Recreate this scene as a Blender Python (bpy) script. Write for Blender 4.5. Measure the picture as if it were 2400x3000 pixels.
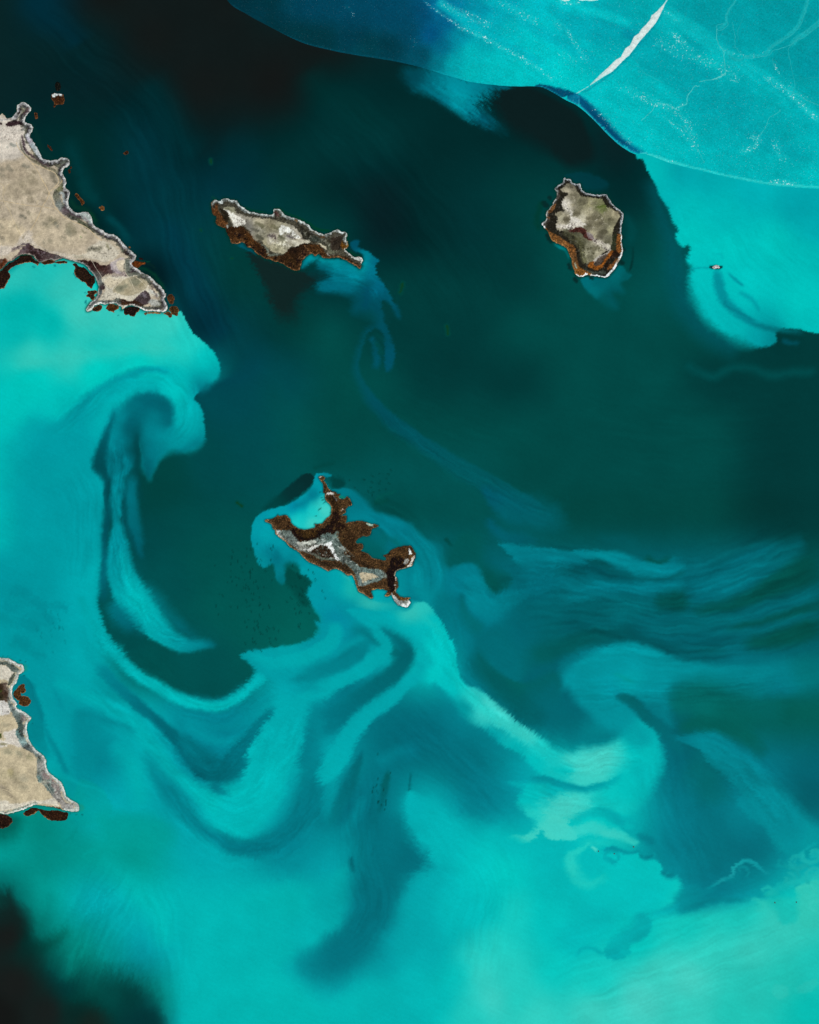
import bpy, math, random, re
import numpy as np

# ------------------------------------------------------------------ camera, sky, sun, exposure
for o in list(bpy.data.objects):
    bpy.data.objects.remove(o, do_unlink=True)
S = bpy.context.scene
COL = S.collection
M_PX = 14.0                      # metres on the ground per unit of the survey plan below
CX, CY = 862.5, 1078.1
cam_d = bpy.data.cameras.new('camera')
cam = bpy.data.objects.new('camera', cam_d); COL.objects.link(cam)
ALT = 60000.0
cam.location = (0, 0, ALT)
cam.rotation_euler = (0, 0, 0)
cam_d.sensor_fit = 'VERTICAL'
cam_d.angle = 2 * math.atan(CY * M_PX / ALT)
cam_d.clip_start = 10.0; cam_d.clip_end = 400000.0
S.camera = cam

SUN_EL, SUN_AZ = 48.0, 152.0     # degrees; azimuth clockwise from north (up in the picture)
W = bpy.data.worlds.new("World"); S.world = W; W.use_nodes = True
nt = W.node_tree; nt.nodes.clear()
sky = nt.nodes.new('ShaderNodeTexSky'); sky.sky_type = 'NISHITA'; sky.sun_disc = False
sky.sun_elevation = math.radians(SUN_EL); sky.sun_rotation = math.radians(SUN_AZ)
bg = nt.nodes.new('ShaderNodeBackground'); bg.inputs[1].default_value = 0.06
wo = nt.nodes.new('ShaderNodeOutputWorld')
nt.links.new(sky.outputs[0], bg.inputs[0]); nt.links.new(bg.outputs[0], wo.inputs[0])
sd = bpy.data.lights.new('sun', 'SUN'); sd.energy = 4.2; sd.angle = math.radians(0.5); sd.color = (1.0, 0.965, 0.92)
sun = bpy.data.objects.new('sun', sd); COL.objects.link(sun); sun.location = (0, 0, 3000)
_el, _az = math.radians(SUN_EL), math.radians(SUN_AZ)
sdir = (math.sin(_az) * math.cos(_el), math.cos(_az) * math.cos(_el), math.sin(_el))
import mathutils
sun.rotation_euler = mathutils.Vector(sdir).to_track_quat('Z', 'Y').to_euler()
S.view_settings.view_transform = 'Standard'
S.view_settings.look = 'None'
S.view_settings.exposure = 0.0
S.view_settings.gamma = 1.0
S.view_settings.use_curve_mapping = False

# light that a level white surface returns here (measured), used to turn sunlit colours into albedo
LIT = np.array([1.200, 1.137, 1.165]); VEIL = np.array([0.0012, 0.0010, 0.0012])

# ------------------------------------------------------------------ survey frames and colour names
FR = {'O': (0, 0, 1), 'A1': (0, 201.25, 6), 'A2': (143.75, 431.25, 6), 'A3': (0, 402.5, 6),
      'B1': (431.25, 359.375, 6), 'B2': (546.25, 359.375, 6), 'C': (1092.5, 301.875, 6),
      'D1': (517.5, 963.125, 6), 'D2': (632.5, 963.125, 6), 'E': (0, 1365.625, 6), 'G': (316.25, 1179.5, 1.1353), 'H': (905.6, 1010.6, 1.196), 'V': (0, 589.4, 1.3845)}
for i in range(3):
    for j in range(3):
        FR['W%d%d' % (i, j)] = (575 * i, 718.75 * j, 3)
PAL = dict(k='141b1b', d='0c2527', a='062a35', h='092427', i='042b2c', j='003334', n='00323a', o='003c43',
           p='003740', g='003a39', G='004845', r='00484e', t='00504f', f='005c55', b='00626c', B='00707c',
           c='00828e', C='00979f', T='00a4a9', U='00b3b2', V='00c4bf', M='1fc9be', L='42cfc2', P='4fcdc0',
           e='009890', E='008a82', q='004050', Q='00556c', R='006b82', S='00808f')

def hexc(h):
    h = h.lstrip('#')
    if h in PAL: h = PAL[h]
    return np.array([int(h[k:k + 2], 16) / 255.0 for k in (0, 2, 4)])

def pts(s):
    """parse 'FRAME x,y[,extra[,colour]] ...' into coordinates, extras (scaled) and colours"""
    fx, fy, fs = FR['O']; P = []; X = []; Cc = []
    for tok in s.split():
        if tok in FR:
            fx, fy, fs = FR[tok]; continue
        v = tok.split(',')
        P.append((fx + float(v[0]) / fs, fy + float(v[1]) / fs))
        ex = None; cc = None
        if len(v) > 2:
            if re.match(r'^[\d.]+$', v[2]) and not (len(v) == 3 and len(v[2]) == 6): ex = float(v[2]) / fs
            else: cc = v[2]
        if len(v) > 3: cc = v[3]
        X.append(ex); Cc.append(cc)
    return np.array(P), X, Cc

def fillnone(L, d):
    """carry the last given value forward"""
    out = []; last = next((v for v in L if v is not None), d)
    for v in L:
        if v is not None: last = v
        out.append(last)
    return out

def catmull(P, closed, n=5):
    N = len(P); out = []
    rng = range(N) if closed else range(N - 1)
    for i in rng:
        p0 = P[(i - 1) % N] if (closed or i > 0) else P[0]
        p1 = P[i]; p2 = P[(i + 1) % N]
        p3 = P[(i + 2) % N] if (closed or i + 2 < N) else P[-1]
        for k in range(n):
            t = k / n
            q = 0.5 * ((2 * p1) + (-p0 + p2) * t + (2 * p0 - 5 * p1 + 4 * p2 - p3) * t * t + (-p0 + 3 * p1 - 3 * p2 + p3) * t ** 3)
            out.append(q)
    if not closed: out.append(P[-1])
    return np.array(out)

# ------------------------------------------------------------------ noise
def _h(ix, iy, seed):
    n = (ix.astype(np.int64) * 374761393 + iy.astype(np.int64) * 668265263 + seed * 1442695041) & 0xffffffff
    n = ((n ^ (n >> 13)) * 1274126177) & 0xffffffff
    return ((n ^ (n >> 16)) & 0xffff) / 65535.0

def pn(x, y, seed=0):
    ix = np.floor(x); iy = np.floor(y); fx = x - ix; fy = y - iy
    u = fx * fx * fx * (fx * (fx * 6 - 15) + 10); v = fy * fy * fy * (fy * (fy * 6 - 15) + 10)
    def g(dx, dy):
        a = _h(ix + dx, iy + dy, seed) * 2 * np.pi
        return np.cos(a) * (fx - dx) + np.sin(a) * (fy - dy)
    n0 = g(0, 0) * (1 - u) + g(1, 0) * u; n1 = g(0, 1) * (1 - u) + g(1, 1) * u
    return (n0 * (1 - v) + n1 * v) * 1.6

def fbm(x, y, seed=0, oct=4, gain=0.5):
    s = 0; a = 1; t = 0
    for o in range(oct):
        s = s + a * pn(x * 2 ** o, y * 2 ** o, seed + 17 * o); t += a; a *= gain
    return s / t

def streak(x, y, ang, ln, wd, seed=0):
    """noise drawn out along ang (degrees, clockwise from +x because y runs down)"""
    a = math.radians(ang); u = x * math.cos(a) + y * math.sin(a); v = -x * math.sin(a) + y * math.cos(a)
    return 0.6 * pn(u / ln, v / wd, seed) + 0.4 * pn(u / (ln * .5), v / (wd * .45), seed + 5)

def sst(t):
    t = np.clip(t, 0, 1); return t * t * (3 - 2 * t)

# ------------------------------------------------------------------ field painter
class Field:
    diffuse = 0
    def __init__(s, xs, ys):
        s.xs, s.ys = xs, ys
        s.X, s.Y = np.meshgrid(xs, ys)
        s.C = np.zeros(s.X.shape + (3,))
        s.wx = 0.6 * pn(s.X / 14, s.Y / 14, 3) + 0.4 * pn(s.X / 5.5, s.Y / 5.5, 4) + 1.2 * pn(s.X / 50, s.Y / 50, 5)
        s.wy = 0.6 * pn(s.X / 14, s.Y / 14, 13) + 0.4 * pn(s.X / 5.5, s.Y / 5.5, 14) + 1.2 * pn(s.X / 50, s.Y / 50, 15)
    def win(s, x0, y0, x1, y1):
        return (slice(max(0, np.searchsorted(s.ys, y0) - 1), np.searchsorted(s.ys, y1) + 1),
                slice(max(0, np.searchsorted(s.xs, x0) - 1), np.searchsorted(s.xs, x1) + 1))
    def dist(s, P, closed, R, warp=0.0, ext=None):
        """distance to a polyline within R, extras interpolated along it"""
        x0, y0 = P.min(0) - R; x1, y1 = P.max(0) + R
        w = s.win(x0, y0, x1, y1)
        X = s.X[w] + warp * s.wx[w]; Y = s.Y[w] + warp * s.wy[w]
        D = np.full(X.shape, (R + 1.0) ** 2); T = np.zeros(X.shape)
        if X.size == 0: return w, D, T, X, Y
        xs = s.xs[w[1]]; ys = s.ys[w[0]]; pad = abs(warp) * 2.3
        N = len(P)
        for i in range(N if closed else N - 1):
            a = P[i]; b = P[(i + 1) % N]
            j0, j1 = np.searchsorted(xs, (min(a[0], b[0]) - R - pad, max(a[0], b[0]) + R + pad))
            i0, i1 = np.searchsorted(ys, (min(a[1], b[1]) - R - pad, max(a[1], b[1]) + R + pad))
            if j1 <= j0 or i1 <= i0: continue
            q = (slice(i0, i1), slice(j0, j1))
            d = b - a; L2 = d @ d + 1e-9
            px = X[q] - a[0]; py = Y[q] - a[1]
            t = np.clip((px * d[0] + py * d[1]) / L2, 0, 1)
            dd = (px - t * d[0]) ** 2 + (py - t * d[1]) ** 2
            m = dd < D[q]
            D[q] = np.where(m, dd, D[q]); T[q] = np.where(m, i + t, T[q])
        return w, np.sqrt(D), T, X, Y
    def inside(s, P, X, Y):
        ins = np.zeros(X.shape, bool); N = len(P)
        for i in range(N):
            x1, y1 = P[i]; x2, y2 = P[(i + 1) % N]
            if y1 == y2: continue
            c = ((y1 > Y) != (y2 > Y)) & (X < (x2 - x1) * (Y - y1) / (y2 - y1) + x1)
            ins ^= c
        return ins
    def sdf(s, P, R, warp=0.0):
        w, D, T, X, Y = s.dist(P, True, R, warp)
        D = np.minimum(D, R)
        return w, np.where(s.inside(P, X, Y), D, -D), T
    def colour(s, col, w, T=None, cols=None):
        if cols is not None:
            A = np.array(cols); t = np.clip(T, 0, len(A) - 1.001); i = t.astype(int); f = (t - i)[..., None]
            return A[i] * (1 - f) + A[np.minimum(i + 1, len(A) - 1)] * f
        if isinstance(col, str) and (' ' in col or ',' in col):
            P, _, cc = pts(col); X = s.X[w]; Y = s.Y[w]
            num = np.zeros(X.shape + (3,)); den = np.zeros(X.shape)
            dm = np.sqrt(((P[:, None] - P[None]) ** 2).sum(-1)) + np.eye(len(P)) * 1e9
            e2 = (np.median(dm.min(1)) * (0.6 if s.diffuse else 0.4)) ** 2 if len(P) > 1 else 100.0
            for p, c in zip(P, cc):
                q = 1.0 / ((X - p[0]) ** 2 + (Y - p[1]) ** 2 + e2) ** 2
                num += q[..., None] * hexc(c); den += q
            return num / den[..., None]
        return hexc(col)
    def blend(s, w, a, c):
        s.C[w] = s.C[w] * (1 - a[..., None]) + c * a[..., None]
    def fill(s, path, col, soft=3.0, op=1.0, fray=None, warp=1.0, smooth=True):
        if s.diffuse and warp == 1.0: warp = 1.8
        P, X, _ = pts(path); so = np.array(fillnone(X, soft), float)
        if s.diffuse: so = np.where(so > 4.5, so * s.diffuse, so)
        if smooth:
            n = 5; so = np.array([so[i] * (1 - k / n) + so[(i + 1) % len(so)] * k / n for i in range(len(so)) for k in range(n)])
            P = catmull(P, True, n)
        R = so.max() * (1.05 if s.diffuse else .75) + (fray[0] * 1.3 if fray else 0) + 2
        w, sd_, T = s.sdf(P, R, warp)
        if sd_.size == 0: return w, sd_
        i = T.astype(int) % len(so); f = T - T.astype(int)
        sf = np.maximum(so[i] * (1 - f) + so[(i + 1) % len(so)] * f, 0.6)
        if s.diffuse: sf = sf * (1 + .45 * np.clip(s.wy[w], -1, 1))
        if fray: sd_ = sd_ + fray[0] * streak(s.X[w], s.Y[w], fray[3], fray[1], fray[2], 7) * np.clip(1.2 - np.abs(sd_) / R, 0, 1)
        a = sst(0.5 + sd_ / sf) * op
        s.blend(w, a, s.colour(col, w))
        return w, a
    def side(s, Q, T, X, Y):
        """signed side of the path: negative = upper / left when going right"""
        i = np.clip(T.astype(int), 0, len(Q) - 2); A = Q[i]; B_ = Q[i + 1]
        cr = (B_[..., 0] - A[..., 0]) * (Y - A[..., 1]) - (B_[..., 1] - A[..., 1]) * (X - A[..., 0])
        return np.where(cr < 0, -1.0, 1.0)
    def stroke(s, path, col=None, wd=3.0, soft=3.0, op=1.0, fray=None, warp=1.0, smooth=True, taper=True):
        P, X, cc = pts(path); wds = np.array(fillnone(X, wd)); n = 5 if smooth else 1
        cols = None
        sa, sb = soft if isinstance(soft, tuple) else (soft, soft)
        if any(c is not None for c in cc): cols = [hexc(c) for c in fillnone(cc, col)]
        Q = catmull(P, False, n) if smooth else P
        if s.diffuse and not isinstance(soft, tuple) and sa > 5: sa = sb = sa * (1 + .8 * (s.diffuse - 1))
        if s.diffuse and max(sa, sb) > 6 and warp == 1.0: warp = 2.6
        R = wds.max() + max(sa, sb) + (fray[0] * 1.3 if fray else 0) + 2
        w, D, T, XX, YY = s.dist(Q, False, R, warp)
        if D.size == 0: return w, D
        sf = sa
        if sa != sb: sf = np.where(s.side(Q, T, XX, YY) < 0, sa, sb)
        T = T / n
        i = np.minimum(T.astype(int), len(wds) - 2); f = T - i
        hw = wds[i] * (1 - f) + wds[i + 1] * f
        if fray: D = D + fray[0] * streak(s.X[w], s.Y[w], fray[3], fray[1], fray[2], 9)
        a = 1 - sst((D - hw) / np.maximum(sf, .3) + 0.5)
        if taper and len(wds) > 2:
            e = len(wds) - 1.0
            a = a * sst(np.minimum(T, e - T) / 0.6 + 0.12)
        a = a * op
        s.blend(w, a, s.colour(col, w, T, cols))
        return w, a
    def fibres(s, path, wd, amp=.12, across=5.0, along=60.0, seed=1):
        """fine filaments of sediment drawn out along a current"""
        P, X, _ = pts(path); wds = np.array(fillnone(X, wd)); n = 5
        Q = catmull(P, False, n); L = np.concatenate([[0], np.cumsum(np.linalg.norm(np.diff(Q, axis=0), axis=1))])
        w, D, T, XX, YY = s.dist(Q, False, wds.max(), 3.0)
        if D.size == 0: return
        sd_ = D * s.side(Q, T, XX, YY); arc = np.interp(T, np.arange(len(Q)), L)
        sd_ = sd_ + 6 * pn(arc / 70, sd_ / 40, seed + 3)
        t = np.minimum(T / n, len(wds) - 1.001); i = t.astype(int); hw = wds[i] * (1 - (t - i)) + wds[i + 1] * (t - i)
        fe = 1 - sst(D / hw); e = len(wds) - 1.0; fe = fe * sst(np.minimum(t, e - t) / .8)
        nz = .6 * pn(arc / along, sd_ / across, seed) + .4 * pn(arc / (along * .5), sd_ / (across * .45), seed + 1) + .35 * pn(arc / (along * 1.6), sd_ / (across * 2.6), seed + 2)
        s.C[w] *= (1 + amp * nz * fe)[..., None]

# ------------------------------------------------------------------ coastlines (survey points)
COAST = {}
COAST['A'] = """A1 -900,-60 -600,60 -300,150 -150,190 -20,250 20,230 50,240 80,285 130,285 170,250 205,200 215,130 245,100 290,88 330,100 380,145 395,170
 380,205 340,240 315,290 315,330 350,350 400,370 415,410 400,460 380,520 420,590 450,640 490,700 530,780 580,812 640,820
 720,810 780,785 830,785 870,810 880,850 860,890 800,930 785,980 820,1040 836,1100 826,1150 850,1190 886,1215 880,1270
 870,1330 865,1370 890,1420 930,1460 970,1482 1010,1482 1070,1468 1120,1480 1150,1520 1165,1570 1180,1620 1220,1660
 1280,1700 1340,1740 1400,1760 1440,1760 1500,1800 1560,1860 1610,1920 1660,1970 1712,2010 1720,2035 1700,2080 1665,2110
 A2 808,760 830,790 880,820 950,870 1020,900 1090,960 1150,1010 1190,1050 1215,1100 1242,1140 1218,1180 1230,1230 1257,1290
 1245,1330 1200,1352 1100,1348 1000,1340 950,1325 900,1295 850,1275 800,1262 750,1275 700,1310 675,1325 680,1290 640,1272
 600,1245 540,1240 470,1250 400,1245 340,1265 320,1290 290,1330 250,1348 225,1332 240,1290 280,1240 340,1190 368,1120
 385,1050 378,1000 350,920 300,850 250,790 200,750 130,725 60,705 0,690 A3 800,850 700,880 650,865 600,868 540,885 490,895
 460,865 420,815 350,800 280,800 220,830 160,870 100,890 70,930 40,960 0,1000 -100,1100 -500,1300 -900,1400"""
COAST['B'] = """B1 85,395 130,362 200,385 215,365 265,345 340,370 405,385 430,420 500,480 560,515 640,535 740,550 840,556 865,540 880,482
 950,490 985,530 1010,560 1100,590 1180,610 1260,650 1320,690 1350,740 1420,780 1500,808 1560,792 1640,752 B2 990,740 1040,770
 1090,772 1110,805 1098,880 1122,892 1116,970 1085,992 1150,1060 1200,1092 1262,1090 1304,1120 1300,1155 1283,1180 1296,1202
 1270,1236 1246,1215 1210,1190 1150,1160 1080,1120 980,1095 880,1102 820,1097 780,1070 740,1048 700,1070 650,1045 590,1080
 550,1130 530,1180 515,1220 500,1255 430,1257 350,1212 270,1162 190,1142 130,1115 80,1107 20,1075 B1 650,1035 600,980 540,960
 480,900 420,920 350,915 320,860 280,780 262,728 230,720 190,702 140,650 150,590 100,540 85,480 78,430"""
COAST['C'] = """C 575,432 600,445 650,450 675,490 720,512 775,508 785,560 830,610 900,635 1000,650 1095,645 1130,690 1180,760 1250,825 1310,875
 1320,920 1308,1000 1295,1080 1290,1130 1305,1170 1300,1260 1312,1330 1300,1400 1270,1480 1220,1580 1150,1665 1110,1692
 1000,1680 910,1665 870,1655 800,1680 740,1672 715,1640 700,1590 680,1530 665,1450 630,1380 590,1310 520,1270 440,1235
 400,1190 390,1140 340,1080 300,1030 298,1000 350,960 345,900 365,850 430,780 440,740 475,690 485,620 455,572 500,530 555,490"""
COAST['D'] = """D1 925,250 960,235 1000,250 985,290 1015,330 1040,380 1080,420 1130,430 1165,460 1195,470 1180,510 1230,530 1270,510 1295,500
 1330,550 1340,600 1300,620 1265,650 1260,700 1200,745 D2 580,740 590,790 575,835 640,820 740,805 830,815 900,840 985,855
 960,880 900,910 888,960 850,995 790,1000 745,1020 700,1060 720,1095 775,1095 790,1140 760,1180 840,1210 910,1270 980,1280
 1050,1300 1085,1300 1080,1260 1055,1235 1110,1210 1170,1155 1290,1125 1330,1118 1400,1125 1440,1180 1455,1230 1445,1300
 1410,1370 1330,1395 1250,1420 1200,1450 1190,1500 1225,1540 1232,1620 1200,1680 1220,1720 1260,1760 1330,1775 1390,1780
 1370,1800 1395,1835 1355,1890 1300,1885 1230,1860 1180,1800 1150,1730 1100,1750 1070,1740 1100,1690 1040,1670 960,1665
 900,1690 915,1760 890,1780 800,1730 735,1690 720,1640 700,1590 690,1540 650,1480 600,1490 530,1440 440,1405 380,1420
 D1 1040,1430 960,1390 880,1360 780,1310 720,1250 660,1180 560,1130 500,1060 420,1000 375,960 370,910 345,900 320,840
 250,810 255,785 330,775 390,745 405,730 430,745 500,735 560,780 575,830 620,870 680,905 760,915 830,900 880,880 870,840
 900,845 960,830 1010,780 1060,740 1080,670 1070,610 1030,560 1000,520 1005,460 980,430 985,370 975,320 940,280"""
COAST['E'] = """E -900,-300 -500,-60 -250,60 0,118 100,130 180,170 240,200 275,202 302,240 298,290 240,330 225,370 205,430 160,490 150,560
 165,620 200,670 215,700 205,730 240,770 320,810 370,850 397,880 350,940 335,1000 345,1060 370,1150 410,1220 470,1290
 540,1350 580,1410 582,1490 610,1550 680,1620 740,1670 775,1705 800,1760 825,1840 880,1900 960,1950 990,1980 985,2050
 900,2058 820,2040 700,2010 560,1985 440,1975 380,2000 320,2020 200,2060 100,2090 0,2085 -200,2080 -500,2150 -900,2150"""

# ------------------------------------------------------------------ the water: suspended sediment by survey square (100 units apart)
GRID = """dakkkkdddddddggggg
dhhkkkkkddddgggggg
dhhhkkkiiiidiggggg
hiinhhijjiiiidgGGG
iiinnnjihijggijjGG
iiinoggghijgGgGGGG
VVVipggjggggGGttGG
UVVVpogGgggGGGGGgg
VVVVTrrGGgggGGGggg
UTTTTrtGGGGGGGGGgg
TCTCGrtttttGGGGGgg
UCCtGttcttttGGGGgg
CCTttttTCBbbbbbbbt
CCTtttfTTBBbbbbbbt
CCTtttCBCUBbbccBBb
CCCTccTcBBcbbBbfff
CTcTccTCBBBCUUBbBb
EETTCVCBBTcCVVcBcb
eEeeTTcCBBUVUUcBBC
GeTUUUUCBTUVVVTcTM
kfECUUTBCTVMVVMLLL
kdgfUUUTUUVLMLPMMU
kkdjTUUUTUVLMLMMUU""".split()

def cubic_w(x, n):
    x = np.clip(x, 0, n - 1.0001); i = np.floor(x).astype(int); t = x - i
    Wt = np.zeros((len(x), n)); r = np.arange(len(x))
    for k, w in ((-1, -.5 * t + t * t - .5 * t ** 3), (0, 1 - 2.5 * t * t + 1.5 * t ** 3), (1, .5 * t + 2 * t * t - 1.5 * t ** 3), (2, -.5 * t * t + .5 * t ** 3)):
        np.add.at(Wt, (r, np.clip(i + k, 0, n - 1)), w)
    return Wt

ST = 2.4
core_x = np.arange(-140, 1866, ST); core_y = np.arange(-140, 2297, ST)
xs = np.concatenate(([-9000, -5000, -2600, -1300, -600, -300], core_x, [2050, 2500, 3400, 5000, 8000, 11000]))
ys = np.concatenate(([-9000, -5000, -2600, -1300, -600, -300], core_y, [2500, 3000, 4000, 6000, 9000, 12000]))
F = Field(xs, ys)
gcol = np.array([[hexc(c) for c in row] for row in GRID])
wxm = cubic_w(xs / 100.0, 18); wym = cubic_w(ys / 100.0, 23)
F.C = np.clip(np.einsum('ia,abk->ibk', wym, np.einsum('jb,abk->ajk', wxm, gcol)), 0.02, 1)
F.diffuse = 1.6
f, s_ = F.fill, F.stroke

def wet(*a, **k): s_(*a, **k)
# -- dark north-west water
s_('W00 150,-40 300,110 430,200 500,300', '042d3a', 22, 45, .7)
s_('W00 900,480 1050,700 1130,860 1250,1000', '003238', 25, 60, .6)
s_('W00 420,850 520,1100 620,1300 760,1500', '003c40', 12, 25, .6)
s_('W00 1050,1350 1150,1600 1250,1800 1350,1990 1420,2156', '00384a', 18, 50, .6)
s_('W00 960,1150 1150,1300 1250,1380', '00383f', 25, 50, .5)
s_('A1 1010,1010 1100,1250 1240,1330', '003f41', 10, 18, .5)
s_('A1 1320,1520 1480,1650 1660,1850', '00484e', 7, 9, .6)
f('W00 1430,860 1600,850 1650,1000 1500,1130 1400,1050', '003840', 40, .3)
# -- west bay and big bright plume with its sharp east front
f("""A2 1390,1335,14 1440,1360,10 1500,1480,8 1560,1600,8 1650,1680,8 1725,1750,8 W01 1280,-5,8 1350,65,8 1388,140,8 1388,200,14 1345,280,30
 1270,350,45 1235,300,20 1225,215,10 1235,340,10 1262,400,10 1290,460,10 1300,580,10 1285,650,24 1210,700,40 1110,690,40 1030,730,40
 985,790,30 950,870,50 925,830,36 895,740,12 880,640,10 820,610 640,640 560,800,40 300,900,60 -300,900 -600,300 W00 -500,1800 0,1750 200,1600 500,1640 650,1900 1000,1960""",
  """W00 100,1720,2bbfb5 300,1720,20bcb3 400,1800,33c0b4 150,1950,04b3ae 500,1960,3cc6b8 300,2050,02bab3 800,2020,3ac8ba 1050,2050,38c9bb 100,2100,05b5b0 1200,2140,20c8be
  W01 200,90,34c5b7 450,110,30c5b8 950,30,34c9bb 1150,60,20c9be 600,200,04cabf 900,120,04ccc2 200,250,00c4bb 50,400,00c0b9 1300,120,06c0bb 1340,200,00a5a8 1280,290,00808c
  1100,250,00b8b8 1100,320,00c6c2 1150,450,00b0b2 1200,560,00a6aa 1100,620,009098 1240,640,007a84 950,330,00a0a5 700,350,00b0b0 400,400,00bdb8 250,600,00a4a8 650,500,009ea6 950,480,008088 920,600,009099 1000,680,007c86 940,760,00707c""",
  4, fray=(1.6, 5, 2.2, 160))
# -- the dark bowl east of the west plume
f("""W01 1235,335,12 1262,400,10 1290,460,10 1300,580,10 1285,650,24 1210,705,40 1110,700,40 1030,735,36 985,800,30 950,870,50 925,830,36 895,740,10
 878,640,10 850,600,12 820,600,12 780,640,14 690,640,20 640,640,24 600,775,18 640,830,24 655,900,34 665,1050,36 650,1250,38 645,1400,36 635,1560,34
 615,1640,26 645,1750,26 690,1850,26 790,1950,30 880,2070,30 1000,2156,30 W02 1150,70,36 1300,95,40 1400,90,40 1500,30,40 W01 1590,2120,24 1590,2060,14
 1520,1968,10 1600,1950,16 W11 50,1935,16 150,1915,16 250,1880,16 290,1810,14 300,1760,14 245,1660,16 225,1580,20 240,1530,20 180,1460,30
 200,1300,60 150,1000,200 100,600,220 50,300,220 W01 1650,100,220 1480,200,60""",
  """W01 1450,150,004350 1500,400,004850 1600,600,00494d 1300,760,00484a 1050,850,00423f 1000,950,00403d 1150,1200,004a49 950,1250,004647 1300,1350,00504c 1050,1500,004d4d
  700,700,00535a 640,780,003f47 900,900,00413f 700,1720,00504f 760,1850,004a4a 1000,2050,004f4d 1300,2050,004f4e 1400,1700,005550 1600,1750,005751 1600,1500,00534e 1250,1900,005050
  700,1500,005c64 W11 100,400,004a4b 100,700,004e4f 100,1700,005851 150,1830,006058""",
  4, fray=(1.8, 6, 2.4, 170))
s_('W01 60,170,14 300,120,30 600,85,34 950,40,30 1150,60,20', '36c6b8', soft=20, op=.6)
s_('W00 -60,1980,30 150,1960,40 400,2060,30', '00b2ac', soft=26, op=.55)
# folded ribbons in the bowl
s_('W01 830,650,18,005c68 850,800,16,00606c 820,1000,26,006f7a 835,1150,26,006a75 870,1290,22,005f6b 912,1380,8,00505a', soft=10, fray=(1.2, 6, 2, 80))
s_("""W01 780,560,44,008590 720,650,46,008792 770,740,42,00818e 760,830,40,00818c 735,900,26,008c97 725,1000,26,008791 730,1120,22,008994 750,1200,24,00959e
 748,1290,54,008f98 752,1400,70,00929a 780,1520,86,009a9f 860,1650,100,00abad 950,1770,84,00abad 1045,1860,62,00a2a7 1150,1918,44,009299 1260,1920,32,007a84 1380,1912,8,00606a""",
   soft=(20, 12), fray=(1.4, 6, 2, 20))
s_('W01 700,1620,30,008792 760,1750,44,006f7c 860,1830,30,00636f', soft=22, op=.85)
s_('W01 900,1520,10,00808a 1000,1640,26,00808b 1090,1760,26,007580 1180,1840,14,00636c', soft=30, op=.75)
s_('W01 745,860,6,004f58 680,780,12,004a52 640,740,22,00484f 655,640,18,005660 690,560,14,006670 720,480,12,007a84 750,400,6,00929a', soft=9)
s_('W01 610,780,8 660,820,10 685,890,6 665,960,5 680,1050,7 675,1150,12 665,1240,10 690,1250,4', '004c54', soft=6)
s_('W01 760,930,5 760,1030,6 775,1130,5 800,1240,5', '005f6a', soft=5)
s_('W01 660,1290 655,1450 650,1560', '006e7b', 10/3, 6)
# vortex
s_('W01 470,560,70,009aa1 300,720,90,00989f 200,900,90,009aa0 230,1100,90,009ba2 300,1300,80,009ba1', soft=40, op=.7)
s_('W01 500,560,40,0095a0 600,430,34,00979f 740,320,28,009aa2 900,230,18,00a0a6', soft=22, op=.7)
s_('W01 550,520,16,0092a0 640,400,12,00959d 760,270,12,00989f 880,200,12,0098a0 990,180,12,0098a0 1090,210,10,00a6aa', soft=14)
s_('W01 470,700,10,009ba2 520,520,30,0099a1', soft=40, op=.6)
s_('W01 570,640,30,00aeb0 620,520,36,00b0b2 700,390,36,00b2b4 850,300,26,00afb2 980,230,22,00b2b4', soft=22, op=.85)
s_('W01 740,520,16,00a0a6 830,430,18,00a4a9 920,330,20,00a2a8 1000,300,16,00b0b2', soft=12, op=.8)
f('W01 830,560,30 880,470,30 930,400,30 990,375,16 1050,400,14 1078,470,14 1070,520,20 1020,560,40 950,590,50 880,600,40', 'W01 860,520,00727e 930,440,006c78 1000,400,006370 1060,440,005e6c 1060,500,006a76 980,470,00747f 960,540,007e89 900,560,007a85 1010,540,00828d', 6, .95)
s_('W01 790,640,30,00525c 815,560,34,005762 860,480,34,00606c 930,400,24,006a76 1000,372,14,005f6c 1058,420,12,005a68 1074,480,10,005f6c', soft=14)
s_('W01 940,690,60,00818b 935,780,46,007680 948,850,22,00656e', soft=16, op=.9)
s_('W01 990,320,14,008089 900,360,14,008690', soft=14, op=.7)
s_('W01 1090,400,8 1070,350,8 1020,300,5', '00b5b6', soft=12)
s_('W01 905,560,22 890,610,10 930,680,22', '00939c', soft=14, op=.8)
# -- west mass, mottled weed beds
for (x, y, r, c) in ((110, 1600, 55, '00878f'), (250, 1740, 45, '008a92'), (40, 1740, 30, '00888f'), (130, 1900, 40, '008a90'), (60, 1560, 40, '008f95')):
    s_('W01 %d,%d,%d %d,%d,%d' % (x - 30, y, r, x + 40, y + 30, r), c, soft=10, op=.6, fray=(10, 12, 4, 60), warp=4)
s_('W01 60,1450,90,0092999'.replace('0092999','00929a')+' 120,1650,100,00929a 150,1850,90,00939a 330,2000,70,009aa0', soft=50, op=.65)
s_('W01 520,1750,24,00959c 560,1950,34,0093 99'.replace('0093 99','009399')+' 640,2100,40,00929a W02 760,120,30,00939b', soft=30, op=.5)
f('W01 -200,1000,60 60,950,60 100,1100,60 60,1280,60 -200,1330,60', '00b2b1', 20, .6)
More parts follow.
